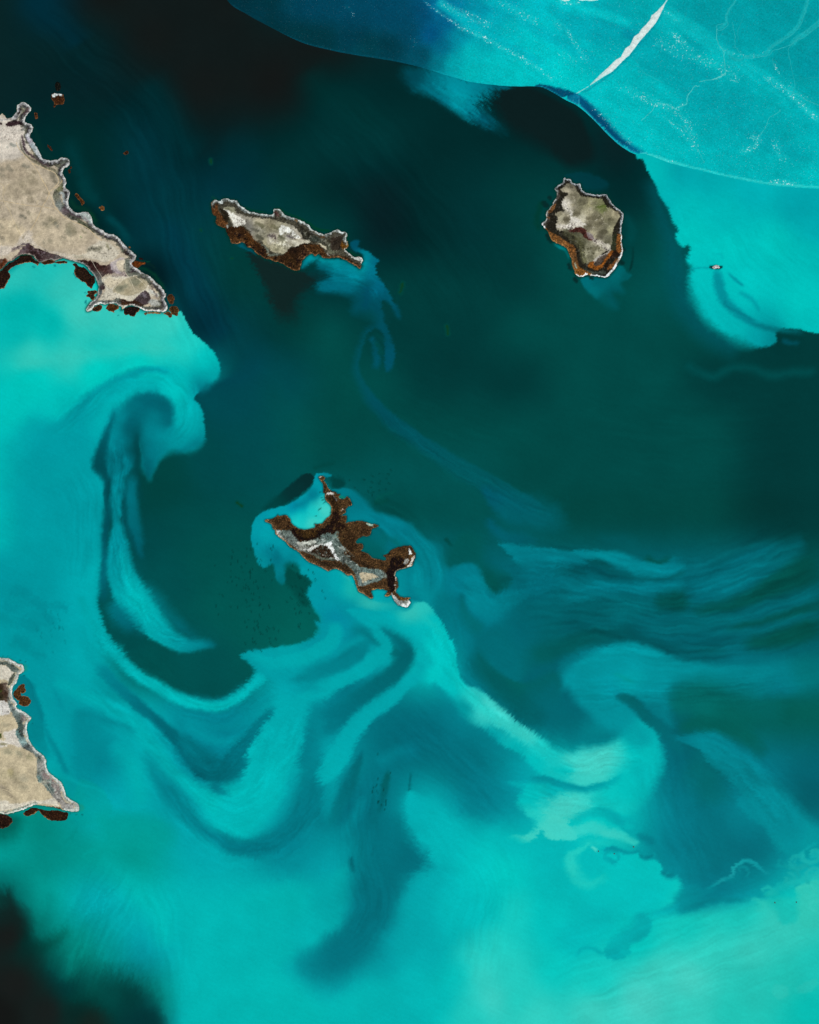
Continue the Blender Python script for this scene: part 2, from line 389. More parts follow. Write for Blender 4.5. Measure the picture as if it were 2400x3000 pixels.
# -- fringe along the bowl's lower rim
s_("""W01 520,1640,24,00a0a4 570,1760,26,00a4a8 640,1860,30,00a6aa 740,1980,34,00aaad 860,2100,34,00aeb0 W02 1020,40,34,00b0b1 1180,120,34,00b2b3 1320,150,36,00b4b4
 1440,130,36,00b2b3 1560,50,36,00b0b2 W01 1640,2130,36,00aaae 1700,2030,36,00a8ac""", soft=10, fray=(2.4, 8, 2.2, 25), taper=False)
s_('W02 1000,120,10 1200,220,16 1350,280,20 1500,260,20 1620,150,16 1720,60,10', '008c96', soft=18, op=.7)
s_('W02 1150,230,20 1280,330,34 1420,380,30 1560,330,16', '0099a2', soft=18, op=.7)
s_("""W02 600,-120,30,008a94 740,20,34,007c88 870,140,34,006e7a 1000,250,34,006874 1100,340,40,006773 1190,450,50,006672 1290,550,66,006571 1400,550,60,006672
 1490,460,52,006c78 1570,350,40,00727e 1650,250,32,00747f 1740,150,20,007a85""", soft=(11, 12), fray=(2, 8, 2.6, 30))
s_('W02 1330,620,40,006874 1400,690,26,007a85 1460,720,10,00929a', soft=14, op=.9)
s_("""W02 380,0,34,00a2a7 520,70,40,00a4a8 700,160,40,00a6aa 830,260,40,00a9ac 960,400,40,00a8ab 1100,560,40,00a6a9 1230,680,46,00afb0 1380,780,62,00b8b6
 1520,800,66,00bcb9 1640,720,66,00b4b4 1720,560,60,00b0b2 W12 60,420,56,00aeb1 90,250,50,00a9ad 180,120,50,00a4a9 320,60,44,00a5aa 420,0,30,00a0a5""",
   soft=14, fray=(2.2, 9, 2.4, 10), taper=False)
s_('W02 1530,600,36,00b0b2 1580,460,30,00b0b2 1640,360,30,00afb2 1720,260,30,00adb0', soft=10, fray=(3.5, 8, 2.0, 160))
s_("""W02 330,20,8 380,140,10 400,180,6""", '008994', soft=12, op=.8)
s_("""W02 490,230,20,00868f 560,200,22,00828c 680,240,18,00818b 780,270,12,008892 870,330,8,00939b""", soft=15, op=.9, fray=(1.4, 6, 2, 30))
f('W02 470,180,40 560,190,50 640,300,80 650,450,90 600,560,90 520,640,30 480,560,30 470,400,30', 'W02 520,250,008791 560,450,00868f 520,600,008b94 620,400,008c95', 12, .75)
s_('W02 500,330,30,008893 570,450,40,008791 540,600,26,008c95', soft=22, op=.85)
s_("""W02 880,420,14,009aa0 960,540,34,008a93 1050,680,46,007f8a 1150,800,40,00808a 1260,910,36,007c87 1380,990,38,007783 1500,1030,40,007480 1640,1045,44,007480
 W12 40,1020,28,007783 130,960,30,007581 220,800,36,007682 260,640,30,007884 330,520,16,00838d""", soft=20)
s_('W02 690,380,40,00a0a5 830,500,50,00a9ab 870,650,50,00aeae 900,800,40,00a6a6', soft=30, op=.8)
s_('W02 200,-20 250,150 300,330 380,470 440,590', '00828c', 5, 8, .8)
s_('W02 230,0,6 290,170,8 340,330,8 400,460,8 455,560,4', '009ca3', soft=8, op=.8)
s_('W02 210,250 250,380 330,500', '00858d', 12, 18, .7)
# -- south-west
f('W02 500,620,10 600,640,10 680,720,10 700,820,20 560,900,20 480,850,20 470,740', '009a93', 4, .45)
s_('W02 400,590 520,645 620,670 680,720', '00a3a5', 3, 5, .6)
f('W02 620,850,60 1000,850,80 1100,1000,80 900,1100,80 750,1080,60', '009a92', 20, .7)
f('W02 -40,850,20 130,850,50 110,940,90 60,990,120 -40,1000,100', '005a50', 20, .8)
s_('W02 380,1030,5 450,980,6 500,900,4', '00857e', soft=8, op=.7)
s_('W02 520,1105,4 560,1070,4 620,1050,3', '00a7a0', soft=6, op=.6)
s_('W02 620,1080,20,00a09a 760,1200,40,00b2ac 880,1320,50,00b8b2 1000,1450,60,00b7b2 1060,1700,60,00b6b0', soft=40, op=.8)
s_('W02 560,1450,60 650,1600,60 720,1750,60', '008c8c', soft=50, op=.6)
f("""W02 -300,1200,90 0,1320,70 50,1300,50 100,1380,60 150,1450,70 190,1530,80 215,1620,90 250,1700,110 250,1790,110
 310,1880,110 380,1960,110 460,1950,120 560,1900,130 660,1890,140 800,1880,150 900,1930,140 970,2000,120 1020,2080,60 1040,2200,60 1000,2600 -300,2600""",
  """W02 0,1400,0a3a36 30,1450,141f1e 60,1600,1a1b1a 100,1900,1a1c1b 0,2100,161716 300,2080,1a1e1d 200,1640,06302c 330,1650,063a35 270,1760,122522 500,1960,00403b 480,2080,0b2724
  560,2140,17231f 700,1960,004844 850,2000,003a38 900,2120,003335 960,1980,004a4c 560,1880,005a52""", 14, warp=3)
s_('W02 190,1690,40,0a2f2b 280,1660,40,04423b 380,1610,24,005a50 460,1540,10,00786c', soft=26, op=.85)
s_('W02 560,1500,30,008c84 480,1680,40,008a80 440,1800,40,007c72 440,1900,24,006056', soft=34, op=.7)
s_('W02 330,1300,20,007a72 300,1450,30,00706a 230,1560,26,005a50', soft=34, op=.5)
# -- plumes off the second island
f('B1 540,1030,30 640,1250,50 760,1450,60 830,1640,90 950,1850,160 1120,1850,180 1180,1650,160 1300,1500,120 1470,1340,90 1330,1290,60 1220,1270,30 1000,1200,30 750,1110,30',
  '17201f', 30, .75, fray=(11, 12, 4, 20), warp=4)
f('B1 350,925,10 480,900,10 620,1010,10 640,1060,14 560,1010,14 440,960,14', '00586c', 4, .8)
f("""B2 515,1210,12 560,1120,8 650,1050,8 760,1050,8 900,1110 1100,1130 1240,1220 1280,1170 1300,1070,12 1190,1010,20 1140,940,20 1180,880,22 1240,880,26 1270,890,26 1235,950,22
 1290,1000,14 1370,1020,10 1430,1070,10 1515,1140,10 1480,1190,8 1475,1250,10 1510,1350,10 1570,1430,10 1620,1530,10 1680,1620,10 1725,1700,12 W10 785,1930,18 805,2010,20
 770,1990,18 740,1930,16 690,1900,12 690,1960,20 720,2060,16 745,2156,16 W11 770,40,14 760,150,18 720,190,16 705,120,14 700,20,14 W10 690,2100,16 640,2040,40 560,2000,60 490,1970,60
 500,1890,50 400,1850,40 290,1840,34 280,1790,34 350,1740,40 290,1700,40 270,1650,40 300,1620,30 W10 200,1690,14""",
  """B2 800,1110,0098a2 640,1110,009aa4 600,1180,007886 950,1180,008a96 720,1210,005866 800,1250,005c6a 850,1350,006274 1000,1350,007080 1290,1190,009aa2 1370,1110,007f8e 1450,1140,00647a 1200,1330,008090 950,1470,00687a
  1100,1480,006a7c 1430,1280,007288 1500,1470,00667e 1620,1600,005466 1340,1480,005260 1300,1650,004b58 1200,1650,004b56 1480,1700,004a58 1200,930,004c60 W10 600,2000,00464a 760,2000,004d5c 700,2100,004b58 W11 740,100,004f60""",
  4, fray=(2.2, 7, 1.8, 20))
f('B2 730,1240,20 830,1310,30 800,1400,30 700,1370,20 600,1300', '08383c', 8, .6)
f('W10 700,1900,10 740,1930,14 760,1980,20 720,2060,20 700,2000,12', '063c3c', 4, .8)
s_('B2 1330,1450,20 1370,1560,24 1340,1800,16', '00445c', soft=14, op=.6)
# eddy and long thin ribbon
s_("""W10 690,2080,8,005063 650,2060,8,004f5c 600,2090,8,005060 570,2140,10,004f5a W11 545,60,16,00505a 530,150,20,005059 555,270,24,005058 640,390,34,004f5c 750,500,40,004f5a
 890,610,44,00525c 1020,695,50,00545c 1180,800,56,00565c 1380,910,60,00565c 1560,1010,60,00585f 1700,1100,50,00555a""", soft=(8, 22), op=.9, fray=(1, 8, 3, 40))
s_('W10 610,2130 W11 640,20 660,110 650,180', '005568', 6, 9, .8, fray=(2, 6, 2, 110))
s_('W11 655,20 680,70', '004846', 5, 6, .9)
s_('W10 650,2110,8 690,2150,10', '004645', soft=8, op=.7)
# -- ice-edge plume in the north
f('W10 830,430,60 1050,440,30 1250,500,30 1520,540,40 1400,590,60 1310,670,60 1400,750,50 1460,840,50 1300,790,50 1190,735,34 1080,665,30 1000,610,34 870,560,60',
  'W10 900,480,004450 1000,520,006878 1100,560,008c9a 1180,620,009aa4 1150,560,0090a0 1300,560,008090 1420,560,006070 1250,680,007c8c 1330,750,005262 1420,830,004048 1060,640,006070',
  12, fray=(7, 14, 3.2, 38))
f('W10 1450,570,30 1600,550,16 1725,600,20 W20 150,680,20 250,800,30 300,1000,60 150,1050,60 W10 1725,950,80 1550,850,80 1420,700,60', '0f1f20', 16, .95)
s_('W10 200,430,60 330,600,60 560,720,60 620,850,60', '003534', soft=60, op=.5)
# -- round island surroundings
f('C 570,420,12 620,375,16 900,372,30 1100,480,30 1120,560,50 1020,590,50 850,580,30 780,520', '003c45', 8, .7, fray=(3, 10, 3, 20), warp=4)
f("""C 790,1720,14 860,1680,12 1000,1700 1130,1690,12 1250,1550,20 1330,1560,26 1370,1640,26 1430,1680,20 1380,1730,26 1290,1780,40 1330,1900,60 1180,1900,50 1260,2080,80 1130,2080,80
 1000,1980,60 860,1860,40""", 'C 850,1750,006c76 1000,1750,00626a 950,1850,006f76 1250,1650,00686e 1350,1700,005a5e 1200,1950,00545a 1100,2000,005658', 5, .9, warp=2)
s_('C 430,1250,8 520,1300,26 600,1350,18 650,1470,14', '008086', soft=5)
s_('C 1445,1290,5 1445,1420,8 1428,1530,14 1392,1630,8', '07302e', soft=5)
s_('C 1340,850,40 1430,1100,50 1400,1300,40', '004c4d', soft=14, op=.5)
for (x, y, r) in ((395, 1210, 42), (370, 1170, 26), (640, 1540, 20), (660, 1590, 22), (730, 1720, 30), (930, 1700, 22), (1300, 1500, 30), (1330, 1330, 16), (1325, 1180, 12), (340, 770, 40), (400, 690, 22)):
    s_('C %d,%d,%d %d,%d,%d' % (x - 8, y - 8, r, x + 10, y + 14, r * .8), '0b2726', soft=4, op=.85, warp=2.5, taper=False)
s_('C 300,720 270,850 240,1000 280,1120', '05382c', 5, 7, .6)
# -- submerged reefs
for (p, r) in (('W10 820,1790 805,1850', 10), ('W10 1095,2060 1105,2110', 9), ('W00 1270,1450 1275,1456', 5), ('W00 1460,1630 1470,1632', 5), ('W00 1330,1010 1332,1030', 8), ('W01 1500,1015 1530,1040', 8)):
    s_(p, '03483f', r / 3 * 1.9, 4, .6, taper=False); s_(p, '123d1e', r / 3 * .8, 2.2, .75, warp=2, taper=False)
# -- north-east bright plume
s_('W20 640,1100,16 720,1320,44 790,1520,60 830,1740,70 900,1960,70 1050,2130,60 1250,2220,40', '00545c', soft=34, op=.8)
f("""W20 560,940,8 610,1010,8 640,1080,10 690,1170,12 720,1240,14 765,1310,14 800,1400,14 830,1440,12 825,1510,20 865,1560,16 905,1555,10 885,1650,24 918,1690,24 898,1760,40 915,1850,50
 940,1930,56 980,2000,60 1060,2070,70 1150,2130,70 1250,2185,60 W21 1340,40,24 1430,20,14 1455,-8,10 W20 1450,2100,16 1500,2075,14 1600,2085,10 1725,2106,10 2100,2130,10 2600,2000 2600,300 560,300""",
  """W20 680,1120,00bab8 750,1200,00b4b6 860,1100,00a0a8 1000,1120,00a8ae 1300,1200,00aeb4 1600,1300,00a2aa 1700,1450,00a6ac 900,1300,00bab8 1150,1380,00b6b6 900,1480,00c2bc 1150,1550,00c4be
  1450,1550,00c2bc 1650,1600,00bab6 960,1750,00bebb 950,1900,00bcba 1050,2020,00b8b8 1200,2080,00b6b6 1350,2120,00a2a8 1430,2140,008088 1300,1800,00c2be 1600,1900,00c4be 1600,2050,00bcb8""",
  4, fray=(3.2, 7, 2.2, 25))
s_('W20 1075,1700,14,0098a0 1090,1780,30,008e97 1110,1870,34,009099 1180,1950,30,008c95 1280,2020,22,008791 1400,2070,18,00747c 1500,2088,12,006a70 1640,2105,7,00565c', soft=9, fray=(1.2, 6, 2, 60))
s_('W20 1130,1870,4 1140,1930,6 1240,1985,8 1330,2035,8', '007f8a', soft=4)
s_('W20 1140,1720,6,009ba2 1200,1770,10,0099a1 1255,1812,5,008c96', soft=5)
s_('W20 1210,1840,10,00a2a8 1290,1880,14,00a0a6 1340,1950,8,009ba2 1360,1965,3,009aa2', soft=7)
s_('W20 880,1710,2 960,1696,5 1050,1688,3', '00979e', soft=4, op=.8)
s_('W20 1050,1610,3 1100,1605,5 1120,1650,6', '00aeb0', soft=4, op=.7)
s_('W20 1040,1688,9 1075,1690,14 1105,1689,9', '0b2a2c', soft=1.6, taper=False, warp=.5)
s_('W21 1480,-10,14 1540,10,10 1610,10,6', '00505c', soft=8)
# -- faint eastern lines
s_('W21 880,130,20 960,190,24 1060,220,26 1180,165,20 1300,175,18 1420,215,22 1560,200,24 1725,190,24', '005050', soft=14, op=.7)
# -- eastern waves
s_('W21 300,1240,14 450,1260,30 600,1280,24', '00575c', soft=20, op=.7, fray=(4, 14, 3, 10))
f('W21 -40,1320,14 100,1340,14 260,1350,16 320,1400,40 250,1560,60 -100,1600,60 -140,1400', '006c78', 14, .8)
s_('W21 950,1590,34,006a76 1100,1530,60,006c78 1250,1440,84,006c79 1400,1370,84,006975 1540,1320,60,006068 1640,1250,30,005258', soft=24, op=.9, fray=(2, 20, 4, 155))
s_('W21 230,1620,26,006974 380,1570,40,007480 560,1560,40,007682 740,1550,36,007480 880,1510,26,00707c', soft=20)
s_('W21 -20,1330,14,007e8a 140,1368,10,007682 290,1362,14,008792 400,1352,24,008d97 500,1385,42,007f8b 600,1430,44,007a86 720,1440,44,007783 870,1405,40,00707c', soft=11, fray=(1.6, 12, 3, 20))
s_('W21 240,1410,24 350,1420,34 430,1470,22 560,1492,10 720,1505,8 830,1480,8 880,1450,5', '00565a', soft=12)
s_('W21 620,1360,30 700,1400,12 800,1370,14', '004f4a', soft=12)
s_('W21 780,1590,30 840,1620,44 870,1690,40', '00524e', soft=24)
s_('W21 900,1690,24 1100,1665,24 1300,1600,34 1500,1500,60 1725,1400,80', '004f48', soft=20, op=.9)
s_('W21 250,1700,60,006068 600,1700,70,006068 1000,1760,50,005e66 1300,1720,40,005e66 1520,1640,40,006068 1740,1560,30,00626c', soft=24, op=.85, taper=False)
s_('W21 1350,1760,16 1550,1700,14 1740,1630,10', '005850', soft=14, op=.8)
s_('W21 700,1900,40,005c68 1000,1860,40,005e6a 1300,1830,40,005f66 1560,1750,34,00636c 1740,1690,26,00636c', soft=24, op=.85)
s_('W21 1380,1900,40 1560,1850,44 1740,1780,50', '005048', soft=24, op=.85)
s_('W21 90,1930,40,005a5c 240,1880,34,005a58 420,1850,26,005b5a 560,1870,26,005a5e 700,1930,34,005a62 900,1970,34,005860 1150,1950,30,005c5e', soft=22)
f("""W21 90,2200,120 130,2060,120 280,1980,90 420,1915,60 560,1895,50 680,1950,50 830,2030,60 1000,2060,70 1300,2030,90 1800,1960,90 W22 1800,0,90 1400,100,60 1200,80,40
 1000,10,60 800,20,60 780,150,60 800,280,40 700,220,30 620,140,30 540,90,20 430,70,20 430,140,20 300,120,60 150,30,60""",
  'W21 300,2080,0095a0 520,1990,0097a1 700,2050,009099 560,2130,009ca3 1000,2110,008890 1400,2100,00808a 1700,2050,007478 W22 300,50,00929b 350,150,0090a0 650,60,008e98 700,180,007680 1100,30,00808c 1400,60,006f7a', 16, .95)
s_('W21 420,2080,4 500,2130,5 560,2156,3', '0c9188', soft=8, op=.6)
f('W22 120,-40,60 300,20,50 440,80,30 560,190,30 670,290,30 705,400,50 640,420,60 560,350,60 480,340,60 390,290,60 290,210,60 180,110,60', 'W22 230,40,00909a 380,150,008f99 480,230,00909a 580,310,00a2a8 650,370,00b0b2', 14, .9)
s_('W22 435,75,10 520,110,22 600,180,24 680,270,26 740,340,34', '006c74', soft=7, fray=(1.5, 8, 3, 40))
s_('W22 780,180,60,006862 900,120,60,006a66 1060,200,60,006c68 1250,280,40,006c66', soft=40, op=.8)
s_('W22 830,300,30,005f58 1000,250,24,005f58 1150,290,20,005e57 1300,370,34,00615c 1380,470,30,00646a', soft=16, op=.9)
f('W22 760,340,20 900,330,14 1030,300,30 1180,370,60 1300,470,60 1500,680,60 1700,900,70 1900,950 1900,1080,60 1600,1100,40 1480,1060,40 1400,950,40 1370,900,30 1290,850,20 1200,760,16 1240,680,16 1110,580,14 1030,510,12 980,440,12 880,380,12',
  'W22 880,350,007480 1000,380,00838e 1100,450,00808c 1180,540,007e8a 1300,620,008490 1400,750,008691 1500,870,008a94 1650,980,00959b 1560,1080,009097', 12, fray=(4.5, 14, 3, 12))
# -- centre-east eddies
f('D2 380,400,26 560,372,30 700,430,50 830,560,50 950,690,40 1200,750,60 1400,850,60 1560,1000,60 1750,1150,80 W11 1130,1500,80 1150,1800,80 900,1600,40 850,1300 400,1100 330,930',
  'D2 500,450,007682 700,600,00707c 760,800,00808c 1000,780,007a88 1250,900,007886 1450,1050,007884 1550,1200,00757f W11 1000,1500,007e8a 950,1600,008c96 1080,1650,00707a 850,1500,0096a0', 14)
f('D2 710,1000,14 880,960,14 960,880,20 1050,920,30 1150,1050,40 1200,1130,30 1060,1210,14 1080,1290 950,1280 760,1160 700,1060', 'D2 800,1050,005f60 950,950,00646c 1050,1060,006568 950,1200,005c5c 1150,1100,006c78', 5)
f('D2 400,250,50 520,260,60 560,340,60 470,380,50 390,330,40', '003a38', 12, .8, fray=(3, 8, 3, 50), warp=3)
s_('D2 190,130,20 420,90,12', '00403c', soft=8, op=.6, fray=(3, 10, 3, 5))
s_('D2 920,590,30 1000,560,36 1130,540,24', '024740', soft=8, op=.7, fray=(4, 5, 2, 60), warp=3)
s_('D2 920,560,5 1050,480,14 1230,420,8', '00574f', soft=6, op=.6)
s_('W11 1080,1240,10 1110,1270,12 1140,1300,6', '003f3a', soft=4, op=.7, fray=(3, 8, 2, 70))
f('W11 1310,920,40 1450,960,70 1600,1000,110 1800,1050,120 1800,1180,120 1600,1180,90 1480,1150,70 1400,1080,40', 'W11 1380,970,00586a 1500,1080,00606c 1650,1120,00606a', 10, .8, fray=(6, 16, 3, 30))
s_('W11 1345,1120,18,00586a 1430,1210,34,005e6a 1560,1260,44,005c66 1680,1270,30,00585e', soft=16, fray=(3, 12, 3, 30))
f('W11 1430,1270,14 1560,1290,16 1725,1310,16 1800,1310,14 1800,1400,60 1725,1420,50 1620,1410,40 1540,1400,30 1520,1360,14 1480,1330,12', 'W11 1480,1300,007a86 1600,1360,00818d 1720,1350,007e8a', 6, fray=(3.5, 12, 2.4, 18))
f('W11 1200,1200,60 1320,1240,60 1350,1400,60 1500,1480,60 1450,1560,50 1380,1580,30 1320,1500,30 1250,1400,30 1120,1430,40 1080,1350,60', '005552', 14, .8)
f("""W11 1090,1480,50 1180,1410,34 1270,1415,26 1320,1490,24 1380,1580,24 1450,1590,34 1600,1540,60 1800,1460,60 1800,1600,80 1560,1640,60 1470,1740,50 1370,1790,36 1290,1740,26
 1225,1650,18 1205,1590,16 1150,1600,60 1090,1560,60""", 'W11 1160,1480,007886 1250,1480,007c8a 1290,1600,007f8c 1350,1700,007784 1500,1630,006c78 1700,1540,006470', 10)
f('W11 1190,1600,30 1240,1720,20 1330,1800,30 1280,1860,50 1180,1740,50', '00666a', 10, .7)
f('W11 1330,1830,60 1560,1780,60 1800,1700,60 1800,2000,60 1650,2040,50 1560,2156,50 1440,2140,30 1290,1990,24 1270,1940,30', 'W11 1400,1900,00666e 1600,1850,006470 1450,2050,00707a 1700,1980,005f62', 14, .85)
f('W11 1290,1980,16 1400,2080,20 1600,2160,20 1800,2100,50 W22 60,300,50 -60,200,40 W12 1600,180,50 1450,60,50 1350,-40,50', 'W11 1400,2120,005c5c W12 1500,60,00605c W22 0,60,005a58 0,180,006872 W12 1650,200,006e7a', 10, .9)
# -- plume round the western cape of the reed island
f("""D1 870,225,8 930,200,10 1000,190,12 1090,230,14 1030,250,12 980,260 1080,420 1100,700 900,900 500,1000 1300,1500 1300,1900 1000,1800,30 820,1700,18 750,1720,18 840,1640,16 830,1560,18 700,1470,18
 690,1400,40 620,1340,60 520,1350,60 500,1430,40 520,1540,30 490,1590,34 440,1600,34 390,1550,26 370,1450,26 340,1350,26 290,1380,20 220,1392,16 160,1350,14 130,1250,14 90,1130,14
 68,1000,14 80,880,14 110,790,14 180,710,12 290,660,12 400,640,12 530,600,14 660,520,20 790,430,26 855,340,14""",
  """D1 930,230,0090a0 1040,220,007f8c 900,350,0095a2 880,450,007585 950,420,0098a4 990,540,2fc9c2 1000,650,46d0c4 850,700,1cc8c4 700,650,00a0ac 620,620,0088a0 700,740,14c4c2 650,830,1ec6c2 850,820,40cfc3
  450,680,0098a6 250,720,0090a0 300,740,009ca8 130,900,0098a4 150,1100,008f9c 210,1300,008c96 260,1000,009ca6 400,1050,0098a4 300,1200,007e8c 480,1200,00909c 400,1250,006c7a 430,1450,007c86 450,1530,006f76
  600,1300,008490 560,1400,006a72 700,1330,00909c 750,1420,0098a2 900,1500,009ca6 1100,1560,00a0a8 1300,1600,30b8b0 900,1700,008c98""", 3, fray=(1.8, 6, 1.8, 70))
s_('D1 590,620,20 700,590,34 800,520,30 880,430,20', '007a8c', soft=12, op=.85)
f('D1 800,195,14 850,230,10 866,265,8 845,335,14 760,420,16 620,520,18 480,600,18 330,640,16 230,650,60 270,590,60 400,480,40 550,350,34 690,250,24', 'D1 800,260,0b2a2b 600,420,0a3031 350,600,05403e', 4, .93, fray=(3.5, 9, 2.4, 150))
f('D1 530,1400,30 600,1420,20 760,1490,18 840,1600,18 800,1700,20 740,1730,20 820,1860,20 720,1860,60 600,1700,60 500,1560,30', '044640', 8, .8, fray=(4, 10, 2.2, 60), warp=3)
# -- southern plume system
f("""W11 170,1430,20 300,1440,20 480,1500 560,1600 700,1650 960,1650,12 1000,1760,60 880,2000,60 800,1980,40 700,1900,60 560,1960,60 430,2100,60 300,2200,60 W12 200,30,60 W11 60,2150,60 -60,2110,30 -120,2060,14
 -200,1985,12 -130,1955,14 0,1935,16 130,1915,16 240,1880,16 300,1840,14 270,1780,14 310,1760,14 250,1670,14 215,1580,14 250,1520,16 230,1470,16""",
  """W11 250,1480,0098a2 400,1540,00a2aa 500,1560,18aea8 620,1640,30b4ac 350,1640,0092a0 300,1560,0096a2 400,1750,0088a0 450,1700,008c9a 350,1830,0096a0 250,1950,00959f 380,1900,0092a0 550,1880,007c8a 500,1960,00838e
  100,1980,00a0a6 -100,2000,009aa2 100,2100,009aa2 300,2050,009098 650,1760,00a6ac 700,1880,008690""", 4, .95, fray=(3.2, 10, 2.2, 30))
s_('W11 470,1700,20,007c8a 640,1720,14,0088a0 760,1730,8,0090a0', soft=6, op=.5)
s_('W11 480,1790,24,007f89 620,1860,38,00747d 720,1930,36,00696f 800,1990,38,00666c 800,2060,44,006a72 720,2130,44,006a72 W12 600,60,46,006a71 480,130,40,00707a 360,190,40,007480 230,250,40,007682 220,400,40,007884 170,560,44,007c86', soft=14, op=.95, fray=(2, 8, 2.4, 40))
s_('W11 420,1960,30,009aa2 560,1880,26,0098a0', soft=14, op=.7)
s_('W11 80,2150,16,00858e 230,2110,22,007a84 340,2060,26,007680 450,1985,22,007680 560,1920,16,007a84 600,1880,8,00868f', soft=14, op=.95)
s_('W11 330,2156,34,00a2a7 480,2080,40,00a0a8 600,2000,40,009ca4 680,1930,26,008f98', soft=13)
s_("""W11 980,2100,30,00a8ad 850,2156,36,00a2a8 W12 740,110,30,00a0a7 640,190,34,00a0a8 540,250,40,00a0a8 470,340,46,00a4aa 440,450,44,00aab0 370,560,46,00acb1 300,620,34,00a8ae""",
   soft=11, fray=(4, 9, 2.2, 150), taper=False)
s_('W12 400,560,30,00a6ab 350,700,34,009099 300,840,26,00828c', soft=18, op=.85)
# main jet
f("""W11 855,1700,14 900,1660,12 965,1650,10 1000,1690,8 1060,1760,8 1100,1850,8 1140,1910,8 1160,1980,10 1160,2060,12 1210,2156,16 W12 1310,50,18 1450,160,16 1580,270,16 1725,365,22 W22 60,420,26 180,445,36 300,425,40 420,370,60
 520,300,60 560,250,50 620,250,40 680,310,34 715,390,40 735,460,50 720,570,60 650,690,60 560,800,60 470,830,40 350,800,20 290,790,16 250,830,10 180,850,10 140,890,12 200,970,8 130,995,8 40,990,8 -10,970,8
 W12 1700,930,8 1620,1015,8 1540,1025,8 1465,992,8 1530,958,8 1600,965,10 1660,900,40 1590,820,30 1540,760,24 1570,680,24 1490,632,16 1600,625,26 1700,640,20 1720,600,20 1640,540,24 1560,450,30 1440,390,34 1340,300,36 1220,230,40
 1130,110,40 1050,20,40 W11 980,2156,60 900,2100,50 880,2010,26 830,1920,20 700,1845,20 580,1785,18 465,1700,16 560,1690,16 700,1710,30""",
  """W11 540,1720,00a0a8 700,1770,00a6ac 880,1850,00b0b4 950,1690,28bdb6 880,1700,34bdb4 990,1780,00b4b6 1060,1900,00bcbb 1000,1980,00c4c0 1020,2080,00c6c2 1120,2100,00bcbc 930,2050,00a2a8
  W12 1150,30,02bcbc 1250,80,2cc8c2 1350,160,40cfc6 1450,220,44d0c7 1600,320,3ccdc4 1200,150,009299 1400,330,009ca2 1550,400,00aeb0 1650,500,00bcbb 1700,420,1cc8c2
  W22 60,440,14c4c0 150,490,40cfc4 250,520,48d1c4 350,480,44d0c4 430,430,34cbc2 120,550,04bcb9 200,590,3ccdc2 330,580,40cec2 550,400,02c2be 650,450,02bab8 600,560,00b4b4 640,350,00aaae 500,640,00bcb9 400,700,06c0bb
  50,680,00aeb0 100,780,44d0c2 50,860,48d1c3 200,760,3ccdc0 350,760,10c0ba 0,940,44d0c2 W12 1560,990,3acdc0 1620,720,00b8b6 1650,850,20c4bc 1540,640,00a4a9""", 3, fray=(2.6, 9, 1.8, 50))
s_('W22 660,300,20,00aeb0 700,420,30,00b4b4 690,530,34,00b3b3 630,640,34,00b3b2 560,740,30,00acad', soft=24, op=.6)
s_('W22 120,470,20,3ecfc4 260,500,34,46d2c5 380,465,28,3ed0c4 480,400,20,20c8c0 560,330,14,08b8b5', soft=20, op=.7)
s_('W22 -120,600,8,008e98 -20,605,18,00929b 80,640,24,00959d 200,668,22,00979f 300,662,20,009ca3 400,635,20,00abad 500,560,10,00b6b5', soft=(7, 18))
s_('W22 20,540,8 100,560,14 190,560,6', '06b8b5', soft=7)
s_('W12 1000,-10,10 1060,60,20 1130,130,16', '008c96', soft=10, op=.5)
# calm blue basin and the south-eastern bright water
s_('W12 560,420,14,006070 530,560,20,006468 480,680,20,006a74 410,800,14,00747f', soft=10, fray=(2, 14, 2.4, 110))
s_('W12 640,520,30,008490 760,450,30,007e8a 950,420,30,00788a', soft=22, op=.8)
s_('W12 560,700,30,008691 520,850,30,008792 420,970,26,008a94 200,1080,26,008f98 30,1130,24,009099', soft=20, op=.8)
s_('W12 722,545,10,00585a 712,640,22,005e62 690,740,18,00626a 665,850,16,006872', soft=7, fray=(2, 14, 2, 95))
s_('W12 872,560,5 866,640,6 855,700,5', '005e66', soft=4, op=.8)
s_('W12 625,700,20 640,900,20', '006872', soft=14, op=.7, fray=(3, 16, 2, 95))
s_('W12 500,1090,12 498,1160,18 515,1200,8', '005f6a', soft=7, op=.9)
s_('W12 635,1030,4 630,1090,5', '00606c', soft=5, op=.7)
